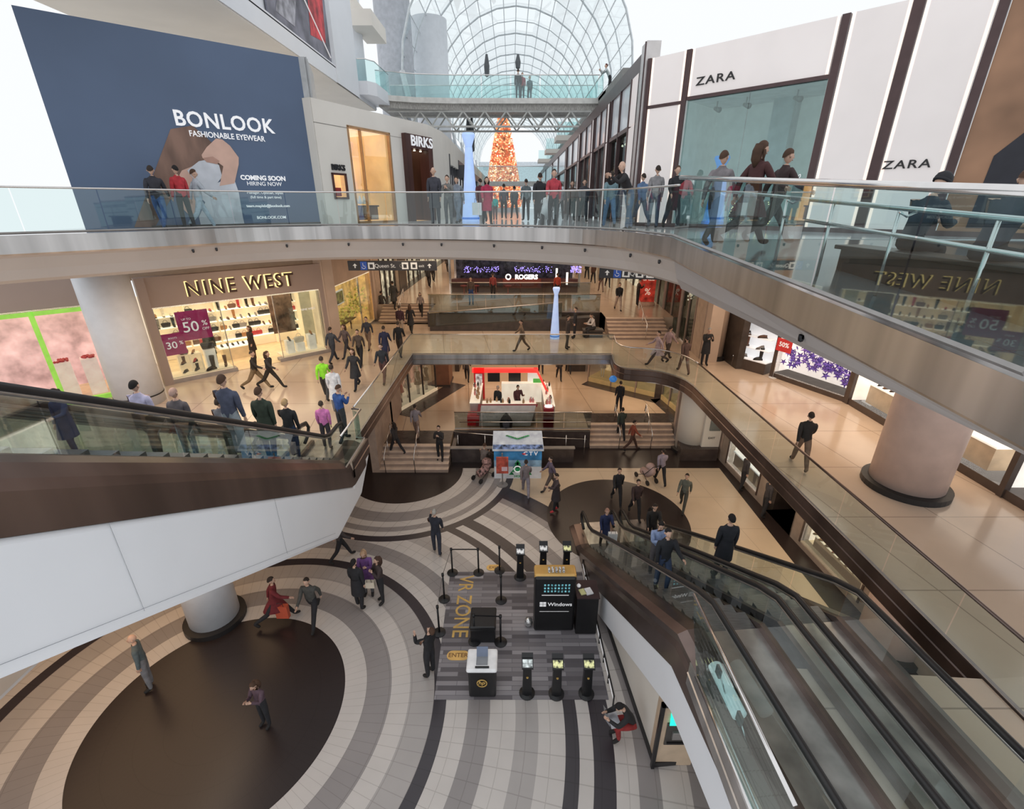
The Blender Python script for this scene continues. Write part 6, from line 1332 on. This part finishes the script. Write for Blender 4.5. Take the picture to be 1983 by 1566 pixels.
    # coat skirt around hips and thighs
    c = MB(); p = J['pel']; k1 = (J['lkn']+J['rkn'])/2; w0 = abs(J['lkn'].y-J['rkn'].y)/2; n = 16; lv = []
    top = J['sp']-Vector((0,0,.04))
    for f, rx, ry in ((0,.155,.125),(.25,.175,.145),(.55,.19,.15+w0*.45),(.9,.205,.155+w0*.8)):
        q = top.lerp(k1, f)
        for i in range(n): t = 2*PI*i/n; c.v.append(Vector((q.x+rx*math.cos(t), q.y+ry*math.sin(t), q.z)))
    for j in range(3):
        for i in range(n): c.f.append([j*n+i, j*n+(i+1)%n, (j+1)*n+(i+1)%n, (j+1)*n+i])
    out['skirt'] = mk('coat_skirt', (c.v, c.f)); out['J'] = J
    return out
PM = {}
CL = {}
def cloth(c, kind='cloth'):
    key = tuple(round(x, 3) for x in c)
    if key not in CL: CL[key] = mat('cloth_%d' % len(CL), c, .85, var=.10, scale=9, bump=.15)
    return CL[key]
EYE = mat('eye_dark', (.02,.015,.012), .3)
def person(p, face, pose, label, top=(.03,.03,.035), legs=(.025,.025,.03), hair=(.03,.02,.015), hs='short', h=1.72, skin=SKIN, shoes=(.02,.018,.018), coat=None, hat=None, group=None, tilt=0):
    """face: degrees, 0 looks away from camera (+y), 90 to the left, 180 to the camera"""
    if pose not in PM: PM[pose] = pose_meshes(pose)
    P_ = PM[pose]; s = h/1.72
    def ob(nm, me, m, par=None):
        o = bpy.data.objects.new(nm, me); C.objects.link(o); o.material_slots[0].link = 'OBJECT'; o.material_slots[0].material = m
        if par is not None: o.parent = par
        return o
    r = ob('person', P_['body'], skin); r.location = p; r.rotation_euler = (0, 0, math.radians(face)); r.scale = (s,)*3
    tag(r, label, 'person', group)
    ob('jacket', P_['top'], cloth(top), r); ob('trousers', P_['trousers'], cloth(legs), r); [ob('shoe', P_[q_], cloth(shoes), r) for q_ in ('shoel','shoer')]
    if face % 360 > 60 and face % 360 < 300: ob('eyes', P_['eyes'], EYE, r)
    if hs: ob('hair', P_[hs], cloth(hair), r)
    if coat: ob('coat_skirt', P_['skirt'], cloth(coat), r)
    if hat: ob('knit_hat', P_['hat'], cloth(hat), r)
    return r
BK, NV, GY, DG, DM, JN = (.02,.02,.024), (.03,.045,.10), (.20,.20,.215), (.07,.075,.08), (.10,.02,.03), (.10,.15,.24)
BR, BL, BD_ = (.07,.035,.02), (.45,.30,.15), (.01,.008,.008)
U3 = Z3
def at_(px, py, z): return G(px, py, z)
A_ = lambda *a, **k: person(*a, **k)
# ---- upper level
r = A_((3.22,14.1,U3), 112, 'lean', 'bald man in black jacket and jeans leaning on upper handrail', (.022,.020,.022), (.14,.20,.30), hs=None, h=1.78)
A_(at_(368,444,U3), 60, 'stand2', 'woman in red jacket and black trousers before navy hoarding', (.45,.035,.045), BK, hair=BD_, hs='short', h=1.68)
A_(at_(322,446,U3), 20, 'walk', 'person in dark clothes at left end of upper floor before hoarding', (.03,.03,.04), (.03,.08,.22), h=1.72)
A_(at_(398,442.5,U3), -40, 'walk', 'person in pale grey jacket and light jeans before printed sleeve', (.42,.45,.50), (.38,.46,.55), hair=BR, h=1.7)
A_(at_(845,438,U3), 175, 'stand', 'bald man in dark suit beside the walnut jeweller doorway', (.05,.05,.065), (.05,.05,.065), hs=None, h=1.78, coat=(.05,.05,.065))
A_(at_(870,438,U3), 170, 'fold', 'man in grey brown coat right of bald man in suit', (.17,.17,.165), (.12,.12,.13), h=1.55)
A_(at_(888,433,U3), 160, 'walk', 'person in grey blue jacket left of tall blue column', (.22,.25,.30), (.16,.2,.26), h=1.7)
A_(at_(932,430,U3), 20, 'walk', 'woman in dark red coat just right of tall blue column', DM, BK, coat=DM, h=1.72)
A_(at_(944,436,U3), 190, 'walk', 'person in bright red coat in front of the lit tree, carrying white bag', (.42,.03,.08), BK, hair=BD_, hs='long', coat=(.42,.03,.08), h=1.62)
A_(at_(959,426,U3), 180, 'stand', 'child in teal top in front of lit tree', (.05,.42,.38), (.15,.1,.1), h=1.1)
A_(at_(996,424,U3), 10, 'walk', 'person in charcoal jacket just right of lit tree base', DG, BK, h=1.6)
A_(at_(1018,428,U3), 10, 'stand2', 'person in grey green jacket right of lit tree, nearer one', (.12,.15,.16), BK, h=1.68)
A_(at_(1044,437,U3), 0, 'walk', 'person in long black coat left of the red jacket man', BK, BK, coat=BK, h=1.72)
A_(at_(1070,439,U3), 175, 'walk', 'man in red jacket beside pale stroller on upper floor', (.45,.05,.07), BK, h=1.78)
A_(at_(1040,425,U3), 0, 'stand', 'distant person in dark coat behind the long black coat', BK, BK, h=1.72)
A_(at_(1105,428,U3), 180, 'walk', 'distant person in dark brown jacket by right corridor shop', (.10,.07,.06), BK, h=1.7)
A_(at_(1178,440,U3), 0, 'walk', 'person in teal top and blue jeans behind left side of the leaning man', (.14,.22,.25), (.08,.16,.27), h=1.7)
A_(at_(1262,442,U3), 0, 'stand2', 'person in grey jacket and dark jeans right of leaning man', (.26,.25,.26), (.05,.07,.11), h=1.72)
A_(at_(1238,438,U3), 20, 'walk', 'person in blue jacket partly hidden by leaning man', (.10,.17,.30), (.07,.09,.13), h=1.68)
A_(at_(1298,443,U3), 180, 'walk', 'man in brown hat and dark coat at left edge of large store window', BK, (.04,.05,.07), h=1.78, coat=BK, hair=BR)
A_((3.95,9.9,U3-.05), -50, 'walk', 'person in grey patterned jacket crossing before store window', (.20,.18,.19), (.05,.05,.05), hair=BR, h=1.68)
A_((4.45,9.6,U3-.05), -80, 'stride', 'large person in maroon brown coat striding across ramp top', (.07,.025,.025), (.03,.025,.025), hair=BR, hs='long', coat=(.07,.025,.025), h=1.88)
A_((5.1,9.9,U3-.05), -85, 'stride', 'person in dark jacket with tan scarf striding behind maroon coat', (.05,.03,.03), (.04,.035,.03), hair=BR, h=1.78)
b0_ = (5.75,7.0); 
t = thing('bench', 'dark wooden bench along inner side of the ramp carrying two seated people', 'bench', (5.2,6.4,U3-.3))
MB().box(4.95,5.4,4.0,7.6,U3+.08,U3+.14).build('seat', DARK, t, bev=.01); MB().box(5.0,5.35,4.1,7.5,U3-.45,U3+.08).build('base', DARKST, t)
A_((5.2,6.5,U3-.32), -75, 'sit', 'person in puffy black jacket seated on ramp bench, seen from behind, nearer the store letters', (.03,.035,.045), BK, hs=None, hat=(.025,.025,.03), h=1.74)
A_((5.15,5.35,U3-.36), -75, 'sit', 'person in black jacket seated on ramp bench at right edge', (.025,.03,.045), BK, hair=BR, h=1.80)
# ---- bridge
for k, (px, ys, c, lb, hh) in enumerate(((1003,0,(.05,.05,.06),'person in black standing on high footbridge, left of two',1.75),(1011,.2,(.42,.10,.12),'person in red jacket standing on high footbridge',1.6),(1025,.3,(.15,.2,.22),'person in grey walking on high footbridge, right one',1.5))):
    x = GY(px,190,39.0+ys).x if False else (px-CX)/FPX*39/1.17*1.0; A_((x,38.6+ys,CAMZ+6.71), 180 if k else 0, 'walk' if k == 2 else 'stand2', lb, c, (.12,.14,.16), h=hh)
A_((6.4,36.6,CAMZ+6.71), 90, 'lean', 'person in pale grey jacket leaning at right end of high footbridge', (.50,.55,.56), BK, hair=(.10,.02,.02), h=1.7)
struct('floor', MB().prism([(5.9,35),(9,35),(9,42),(5.9,42)], CAMZ+6.5, CAMZ+6.70), WHITE)
# ---- shop floor, left
L2 = [
 (648,702,-20,'walk',(.05,.06,.08),(.03,.035,.05),'person in navy jacket walking before beige pilaster, leftmost of the pair','short',1.76,None),
 (674,692,150,'walk',(.14,.11,.12),(.05,.05,.06),'person in grey brown jacket walking before beige pilaster, right of the pair','long',1.7,None),
 (716,676,175,'walk',(.05,.055,.07),(.22,.15,.11),'person with dark top and tan trousers near foot of upper left steps','short',1.75,None),
 (749,700,0,'walk',(.025,.03,.075),(.18,.11,.12),'person in navy jacket and mauve trousers left of man in black','short',1.78,(.025,.03,.075)),
 (776,690,0,'walk',(.02,.02,.022),(.05,.035,.03),'man in black jacket walking away at end of left walkway','short',1.8,None),
 (778,652,0,'stand2',(.05,.02,.03),(.35,.28,.22),'person with maroon backpack top and beige trousers at foot of upper steps','short',1.75,None),
 (797,645,0,'walk',(.022,.022,.025),(.03,.03,.03),'person in black beside the maroon top, at foot of upper steps','long',1.72,BK),
 (500,754,-85,'stride',(.03,.025,.022),(.22,.15,.08),'person in dark jacket striding before shoe shop doorway','short',1.75,None),
 (528,752,-95,'stride',(.035,.03,.03),(.03,.025,.02),'person with dark shawl striding right behind the doorway walker','long',1.7,None),
 (745,740,175,'walk',(.03,.035,.045),(.12,.06,.06),'person with dark backpack walking on middle of left walkway','short',1.74,None),
 (692,752,170,'walk',(.035,.035,.04),(.02,.02,.03),'person in long dark coat walking behind the blue fleece man','long',1.74,(.035,.035,.04)),
 (634,772,10,'walk',(.30,.80,.04),(.05,.05,.05),'person in bright lime green jacket near end of left escalator','short',1.75,None),
 (655,800,10,'stand2',(.78,.80,.84),(.20,.20,.22),'person in white hooded jacket near end of left escalator','short',1.80,(.78,.80,.84)),
 (636,868,10,'stand2',(.70,.22,.52),(.06,.05,.06),'person in bright pink jacket on escalator landing','short',1.55,None),
]
for (px, py, f, ps, tp, lg, lb, hs, hh, ct) in L2: A_(at_(px,py,Z2), f, ps, lb, tp, lg, hs=hs, h=hh, coat=ct, hair=(BR if hs == 'long' else (.05,.035,.025)))
bp_ = at_(712,846,Z2); A_((-5.55,13.9,Z2), -30, 'phone', 'man in royal blue fleece with grey sleeves standing at walkway balustrade', (.03,.09,.30), (.05,.055,.06), hair=BR, h=1.78)
A_(WN.pt(3.9,.02,-1.0), 150, 'stand2', 'woman in black dress with long hair inside shoe shop doorway', (.03,.02,.02), (.06,.03,.02), hair=BR, hs='long', h=1.66, coat=(.03,.02,.02))
A_(WN.pt(2.25,.02,-1.5), 20, 'stand', 'shopper in long dark coat inside shoe shop behind left window', (.04,.05,.045), (.03,.03,.03), h=1.76, coat=(.04,.05,.045))
up = lambda px, py: at_(px, py, Z2+.75)
A_((-7.9,31.7,Z2+.62), 0, 'walk', 'person in grey dark coat climbing upper left steps by the rail', (.06,.06,.06), BK, h=1.85, coat=(.06,.06,.06))
A_((-6.0,31.0,Z2+.30), 180, 'walk', 'small woman with long dark hair coming down upper left steps', (.30,.24,.22), BK, hs='long', h=1.55)
for k, (px, py, c, lb) in enumerate(((840,545,(.04,.03,.03),'person in dark clothes on raised floor beside pink pillar'),(826,536,(.12,.08,.07),'distant person in brown on raised floor past the left steps'),(832,556,(.05,.05,.05),'person with dark bag on raised floor near left steps'))): A_(at_(px,py,Z2B), 180*(k%2), 'walk', lb, c, BK, h=1.72)
for k, (px, py, z, f, c, lb) in enumerate(((868,528,Z2B,0,(.06,.05,.05),'distant person in black left of phone kiosk canopy'),(1120,533,Z2B,180,(.05,.04,.05),'distant person in black right of phone kiosk canopy'),(1148,548,Z2B,0,(.10,.05,.04),'distant person in brown near far right shops'),(1176,556,Z2B,180,(.05,.06,.09),'distant person in navy left of pale trousers walker'),(742,612,Z2,0,(.10,.09,.08),'person in grey brown beside amber gift shop window'),(700,705,Z2,180,(.09,.07,.06),'person in brown jacket behind the tan trousers walker'))): A_(at_(px,py,z), f, 'walk', lb, c, BK, h=1.72)
for k, (px, py, f, c, lb) in enumerate(((976,424,0,(.08,.07,.09),'distant person in dark coat right before the lit tree base'),(1084,425,0,(.22,.20,.22),'distant person in grey right of the red jacket man'),(1128,430,180,(.05,.05,.06),'distant person in black by bulb lit shop front'))): A_(at_(px,py,U3), f, 'walk', lb, c, BK, h=1.7)
# ---- bridge, centre
A_(at_(1010,680,Z2), 90, 'walk', 'person in faint brown jacket walking on footbridge over the void', (.22,.15,.10), (.16,.10,.07), h=1.68)
A_(at_(1098,676,Z2), -80, 'stand2', 'person in dark brown coat right of pale blue column on footbridge', (.05,.04,.04), (.10,.08,.07), h=1.74)
A_(at_(1112,655,Z2), 90, 'stand', 'person in black close behind the dark brown coat on footbridge', BK, BK, h=1.72)
t = thing('bench', 'dark bench beside footbridge end holding a man in white shirt', 'bench', (4.7,27.0,Z2)); MB().box(4.1,5.3,26.6,27.2,Z2+.35,Z2+.45).build('seat', DARK, t, bev=.01); MB().box(4.15,5.25,26.65,27.15,Z2,Z2+.35).build('base', BLACK, t)
A_((4.75,26.85,Z2), 110, 'sit', 'man in white shirt seated on dark bench reading', (.60,.56,.54), (.04,.04,.045), h=1.75)
A_(at_(1078,578,Z2B), 0, 'stand2', 'person in red top before the phone kiosk', (.35,.05,.03), BK, h=1.7)
A_(at_(913,590,Z2B), 180, 'stand', 'person in blue trousers and dark jacket before phone kiosk, left side', (.10,.07,.06), (.03,.07,.22), h=1.74)
A_(at_(955,578,Z2B), 0, 'stand2', 'person in dark red coat behind phone kiosk balustrade', (.25,.05,.05), BK, h=1.7)
# ---- shop floor, right
A_(at_(1362,707,Z2), 178, 'phone', 'man in long black coat standing before pink column using a phone', (.02,.02,.022), BK, h=1.78, coat=BK, hair=(.3,.28,.26))
A_(at_(1196,601,Z2B), 180, 'walk', 'person in black coat and pale trousers above upper right steps', BK, (.42,.33,.28), h=1.74, coat=None)
A_(at_(1233,592,Z2B), -90, 'phone', 'person in dark clothes standing left of red illuminated stand', (.05,.035,.03), BK, h=1.7)
A_(at_(1163,565,Z2B), 0, 'walk', 'distant person in dark jacket with bag on raised floor, right side', (.06,.05,.05), (.2,.14,.12), h=1.7)
A_(at_(1136,540,Z2B), 0, 'walk', 'farthest person in black on raised floor, right side', BK, BK, h=1.75)
A_(at_(1271,706,Z2), 90, 'stride', 'person in pale mauve coat striding at curved walkway corner', (.45,.34,.36), (.07,.04,.035), h=1.74, coat=(.45,.34,.36))
A_(at_(1290,698,Z2), -60, 'walk', 'person in dusty pink jacket behind the mauve coat', (.36,.26,.27), (.06,.045,.04), h=1.72)
A_(at_(1322,722,Z2), 0, 'walk', 'person in dark brown jacket leaving curved walkway corner to the right', (.10,.06,.05), (.14,.08,.06), h=1.7)
A_(at_(1545,903,Z2), -20, 'walk', 'person in black jacket walking alone on wide right walkway', (.025,.022,.02), (.20,.13,.09), h=1.74)
# ---- landing floor
A_(at_(1197,797,Z1), 0, 'stand2', 'person in black above the right stairs', BK, BK, h=1.72)
A_(at_(808,845,Z1), 0, 'walk', 'person in grey top walking to head of left stairs', (.28,.24,.26), (.30,.2,.16), h=1.70)
A_((-3.35,19.3,Z0+.36), 170, 'fold', 'slim person in black coming down right side of left stairs', (.035,.03,.03), BK, h=1.72)
A_((-5.45,19.6,Z0+.54), 60, 'walk', 'person in black climbing at left end of left stairs', (.04,.035,.035), BK, h=1.66, hs='long')
A_((-.75,23.15,Z1+.012), 150, 'stand', 'kiosk assistant in black with pale hair, left one', BK, BK, hair=(.6,.52,.45), h=1.66)
A_((.30,23.15,Z1+.012), 200, 'carry', 'kiosk assistant in maroon apron, right one', (.09,.03,.035), BK, h=1.70)
for px, py, f, lb in ((905,738,0,'person in dark coat walking away left of red portal'),(1082,735,180,'person in black walking far right of red portal'),(1100,722,0,'distant person in dark jacket near right rear shops'),(1047,722,0,'distant person in grey behind red kiosk')): A_(at_(px,py,Z1), f, 'walk', lb, (.05,.045,.045), BK, h=1.72)
A_((5.55,21.55,Z0+.36), 0, 'walk', 'person in dark green jacket climbing right stairs', (.04,.05,.04), BK, h=1.72)
# ---- hall
A_(at_(847,1073,0), 0, 'carry', 'man in navy coat and jeans standing on dark stone ring facing the booth', (.025,.027,.04), (.035,.04,.06), hair=(.35,.33,.3), h=1.80, coat=None)
A_((-2.13,8.62,0), 60, 'up', 'woman in black with raised hand at left edge of plank carpet', (.015,.015,.018), BK, hair=BR, h=1.72)
A_(at_(699,1176,0), -10, 'stand2', 'man in black coat with pale cuffs, nearest of the talking trio', BK, BK, h=1.78, coat=BK, hair=BD_)
A_(at_(716,1150,0), 185, 'phone', 'woman in purple jacket in the talking trio', (.16,.07,.24), (.10,.10,.11), hair=(.40,.26,.16), hs='long', h=1.70, coat=(.16,.07,.24))
A_(at_(741,1165,0), 130, 'fold', 'woman with long dark hair and cream bag, right of talking trio', (.05,.035,.035), BK, hair=(.06,.03,.02), hs='long', h=1.68)
A_(at_(664,1083,0), -60, 'walk', 'person in dark clothes walking past lower edge of white truss', (.06,.05,.05), BK, h=1.7)
A_(at_(540,1203,0), -70, 'stride', 'person in dark red coat with orange red bag striding near dark floor disc', (.16,.02,.025), BK, h=1.74, coat=(.16,.02,.025))
A_(at_(612,1200,0), 180, 'stride', 'person in dark grey clothes striding on striped floor ring', (.07,.07,.065), BK, h=1.74)
A_(at_(518,1402,0), 160, 'phone', 'child with brown hair and fur hood on dark floor disc at bottom', (.10,.06,.08), BK, hair=BR, hs='long', h=1.45)
A_(at_(296,1330,0), 120, 'stand', 'bald older man in grey jacket near white column at lower left', (.10,.13,.14), GY, hs=None, h=1.74)
A_(at_(1277,935,0), 0, 'walk', 'person in lilac grey top pushing a stroller across pale floor', (.30,.26,.32), BK, h=1.72)
A_(at_(1320,986,0), 150, 'walk', 'person in grey green jacket near right end of dark floor disc', (.12,.13,.11), (.07,.07,.06), h=1.7)
A_(at_(1193,975,0), 180, 'walk', 'person in black on far part of dark escalator disc', BK, BK, h=1.72)
A_(at_(1228,1000,0), 180, 'walk', 'person in dark brown at top of right escalators', (.05,.03,.03), BK, h=1.74)
A_(at_(1076,990,0), 100, 'carry', 'person in long dark coat and red shoes at left edge of dark disc', (.06,.045,.05), BK, shoes=(.5,.05,.06), h=1.70, coat=(.035,.03,.035))
A_(at_(1066,950,0), 100, 'walk', 'person in dusky purple jacket behind the red shoes walker', (.14,.11,.16), (.12,.09,.08), h=1.7)
A_(at_(1018,958,0), 0, 'walk', 'person in grey brown before winter booth', (.20,.17,.18), (.24,.22,.26), h=1.7)
A_(at_(936,912,0), -20, 'sit', 'person in patterned jacket seated beside stroller at dark parapet', (.16,.13,.12), BK, hair=BR, h=1.7)
A_(at_(1222,872,0), -90, 'walk', 'person in rust jacket walking before right stairs', (.28,.07,.04), (.08,.04,.03), h=1.68)
sp_ = (2.78,7.1,0); A_(sp_, 100, 'crouch', 'person in black jacket and red trousers crouching with laptop against cream wall', (.02,.02,.022), (.30,.03,.03), hair=BD_, h=1.7)
o = thing('laptop', 'silver laptop on knees of person crouching by cream wall', 'laptop', (2.45,7.1,.5)); MB().cbox((2.32,7.05,.60),.24,.34,.02,.2).build('keyboard', mat('laptop_silver', (.7,.72,.78), .3, .5), o); MB().add([(2.2,6.9,.61),(2.22,7.24,.61),(2.10,7.26,.82),(2.08,6.92,.82)],[(0,1,2,3)]).build('screen', mat('laptop_silver', (.7,.72,.78), .3, .5), o)
# ---- riders of the left escalator (front unit) and second unit
def ride(P_, st, s, t): 
    q = P_(s, t, 0); q.z += st(s)+.12 if 0 < s else .02; return q
A_(ride(PL,stL,3.25,.0), 0, 'esc', 'tall person in navy plaid jacket and pale grey trousers on left escalator', (.075,.085,.13), (.33,.38,.42), h=1.85, hair=BR)
A_(ride(PL,stL,2.15,.05), 0, 'stand2', 'person in dark green coat on left escalator ahead of plaid jacket', (.035,.05,.035), (.03,.03,.03), h=1.8, hair=BR, coat=(.035,.05,.035))
A_(ride(PL,stL,1.0,.0), 0, 'esc', 'person in black leather jacket and navy jeans near foot of left escalator', (.02,.022,.025), (.02,.04,.09), hair=BL, h=1.72)
A_(ride(PL2,stL,3.4,-.1), 0, 'esc', 'person in lavender shirt on second left escalator', (.50,.48,.66), BK, hair=BD_, h=1.7)
A_(ride(PL2,stL,2.7,.1), 0, 'stand', 'person in grey jacket on second left escalator behind handrail', (.12,.11,.12), (.25,.30,.32), hair=(.45,.3,.25), h=1.68)
A_(ride(PL2,stL,1.2,.0), 0, 'esc', 'person in dark grey coat on second left escalator beside plaid jacket', (.14,.15,.18), DG, h=1.7)
A_(ride(PL,stL,6.5,-.1), 175, 'esc', 'child in deep navy coat on upper part of left escalator behind the glass', (.012,.035,.10), (.012,.035,.10), h=.95, coat=(.012,.035,.10), hs='long')
# ---- riders of the right escalators
A_(ride(PR,stR,.3,-.1), 185, 'carry', 'person in dark blue coat with white bag at foot of right escalator', (.02,.03,.09), BK, hair=(.35,.2,.15), h=1.58, coat=(.02,.03,.09))
A_(ride(PR,stR,3.8,.15), 180, 'phone', 'man in light blue shirt riding right escalator', (.26,.34,.55), (.10,.09,.10), hair=BD_, h=1.64)
A_(ride(PR,stR,5.1,-.28), 185, 'esc', 'man in black sweater and jeans riding right escalator beside blue shirt', (.015,.017,.022), (.04,.06,.12), hair=BD_, h=1.64)
A_(ride(PR2,stR,4.6,.0), 0, 'stand', 'man in dark suit seen from behind on the right hand escalator', (.02,.022,.03), BK, hair=BD_, h=1.82, coat=(.02,.022,.03))
A_(ride(PR2,stR,.7,-.1), 180, 'carry', 'person in black jacket at foot of right hand escalator', (.022,.02,.02), BK, h=1.70)
# ---- lower right shops
for k, (px, py, lb) in enumerate(((1455,948,'person in black before shop window in lower right wall, farther one'),(1508,1000,'person in dark clothes before lower right shops, nearer one'))):
    q = G(px,py,0); A_((9.95,q.y,0), -90, 'stand2', lb, (.05,.045,.05), BK, h=1.7)
# ================================================================== CARRIED THINGS AND STROLLERS
def bag(p, w_, h_, m, label):
    t = thing('shopping_bag', label, 'bag', p); MB().add([(-w_/2,-.06,0),(w_/2,-.06,0),(w_/2,.06,0),(-w_/2,.06,0),(-w_/2,-.07,h_),(w_/2,-.07,h_),(w_/2,.07,h_),(-w_/2,.07,h_)],[(3,2,1,0),(4,5,6,7),(0,1,5,4),(1,2,6,5),(2,3,7,6),(3,0,4,7)]).build('body', m, t, local=True)
    MB().tube([(-w_/4,-.05,h_),(-w_/5,-.05,h_+.13),(w_/5,-.05,h_+.13),(w_/4,-.05,h_)], .008, 5).build('handle', BLACK, t, local=True); return t
WB_ = mat('white_paper_bag', (.82,.83,.85), .6); RB_ = mat('red_paper_bag', (.55,.10,.05), .6)
q = G(938,436,U3); bag((q.x-.25,q.y-.1,U3+.35), .34, .42, WB_, 'white shopping bag carried by the bright red coat')
q = ride(PR,stR,.3,-.1); bag((q.x+.22,q.y-.22,q.z+.40), .30, .40, WB_, 'white bag carried at foot of right escalator')
q = G(552,1196,0); bag((q.x+.1,q.y-.2,.25), .36, .45, RB_, 'orange red bag carried by the dark red coat')
q = at_(741,1165,0); bag((q.x-.25,q.y-.15,.75), .28, .22, mat('cream_bag', (.7,.62,.5), .6), 'cream bag held by long haired woman of the trio')
def stroller(p, rz, m, label):
    t = thing('stroller', label, 'stroller', p, rz)
    b = MB(); b.tube([(-.0,.35,.35),(0,.0,.38),(0,-.25,.62),(0,-.28,.85)], [.16,.20,.20,.12], 10); b.build('seat', m, t, True, local=True)
    h = MB(); h.lathe([(.20,0),(.20,.08),(.14,.17),(0,.21)], (0,-.14,.74), 14); h.build('canopy', m, t, True, local=True)
    for s in (-1,1): MB().tube([(s*.22,.45,.12),(s*.22,-.1,.45),(s*.22,-.55,1.02)], .014, 6).build('frame', BLACK, t, local=True); MB().tube([(s*.22,-.35,.12),(s*.22,.1,.5)], .014, 6).build('frame', BLACK, t, local=True)
    MB().tube([(-.22,-.55,1.02),(.22,-.55,1.02)], .018, 6).build('push_handle', BLACK, t, local=True)
    for x, y in ((-.24,.45),(.24,.45),(-.24,-.35),(.24,-.35)): MB().tube([(x-.02,y,.12),(x+.02,y,.12)], .12, 14).build('wheel', BLACK, t, local=True)
    return t
q = G(938,925,0); stroller((q.x,q.y,0), 2.4, mat('patterned_stroller_cloth', (.22,.13,.12), .8, var=.9, scale=9), 'patterned dark stroller before low dark parapet beside winter booth')
q = G(1252,930,0); stroller((q.x,q.y,0), .4, mat('pink_grey_cloth', (.5,.36,.34), .8), 'pink grey stroller pushed across pale floor')
q = G(1055,437,U3); stroller((q.x,q.y-.1,U3), .2, mat('pale_stroller_cloth', (.72,.74,.76), .8), 'pale grey stroller beside the red jacket man on upper floor')
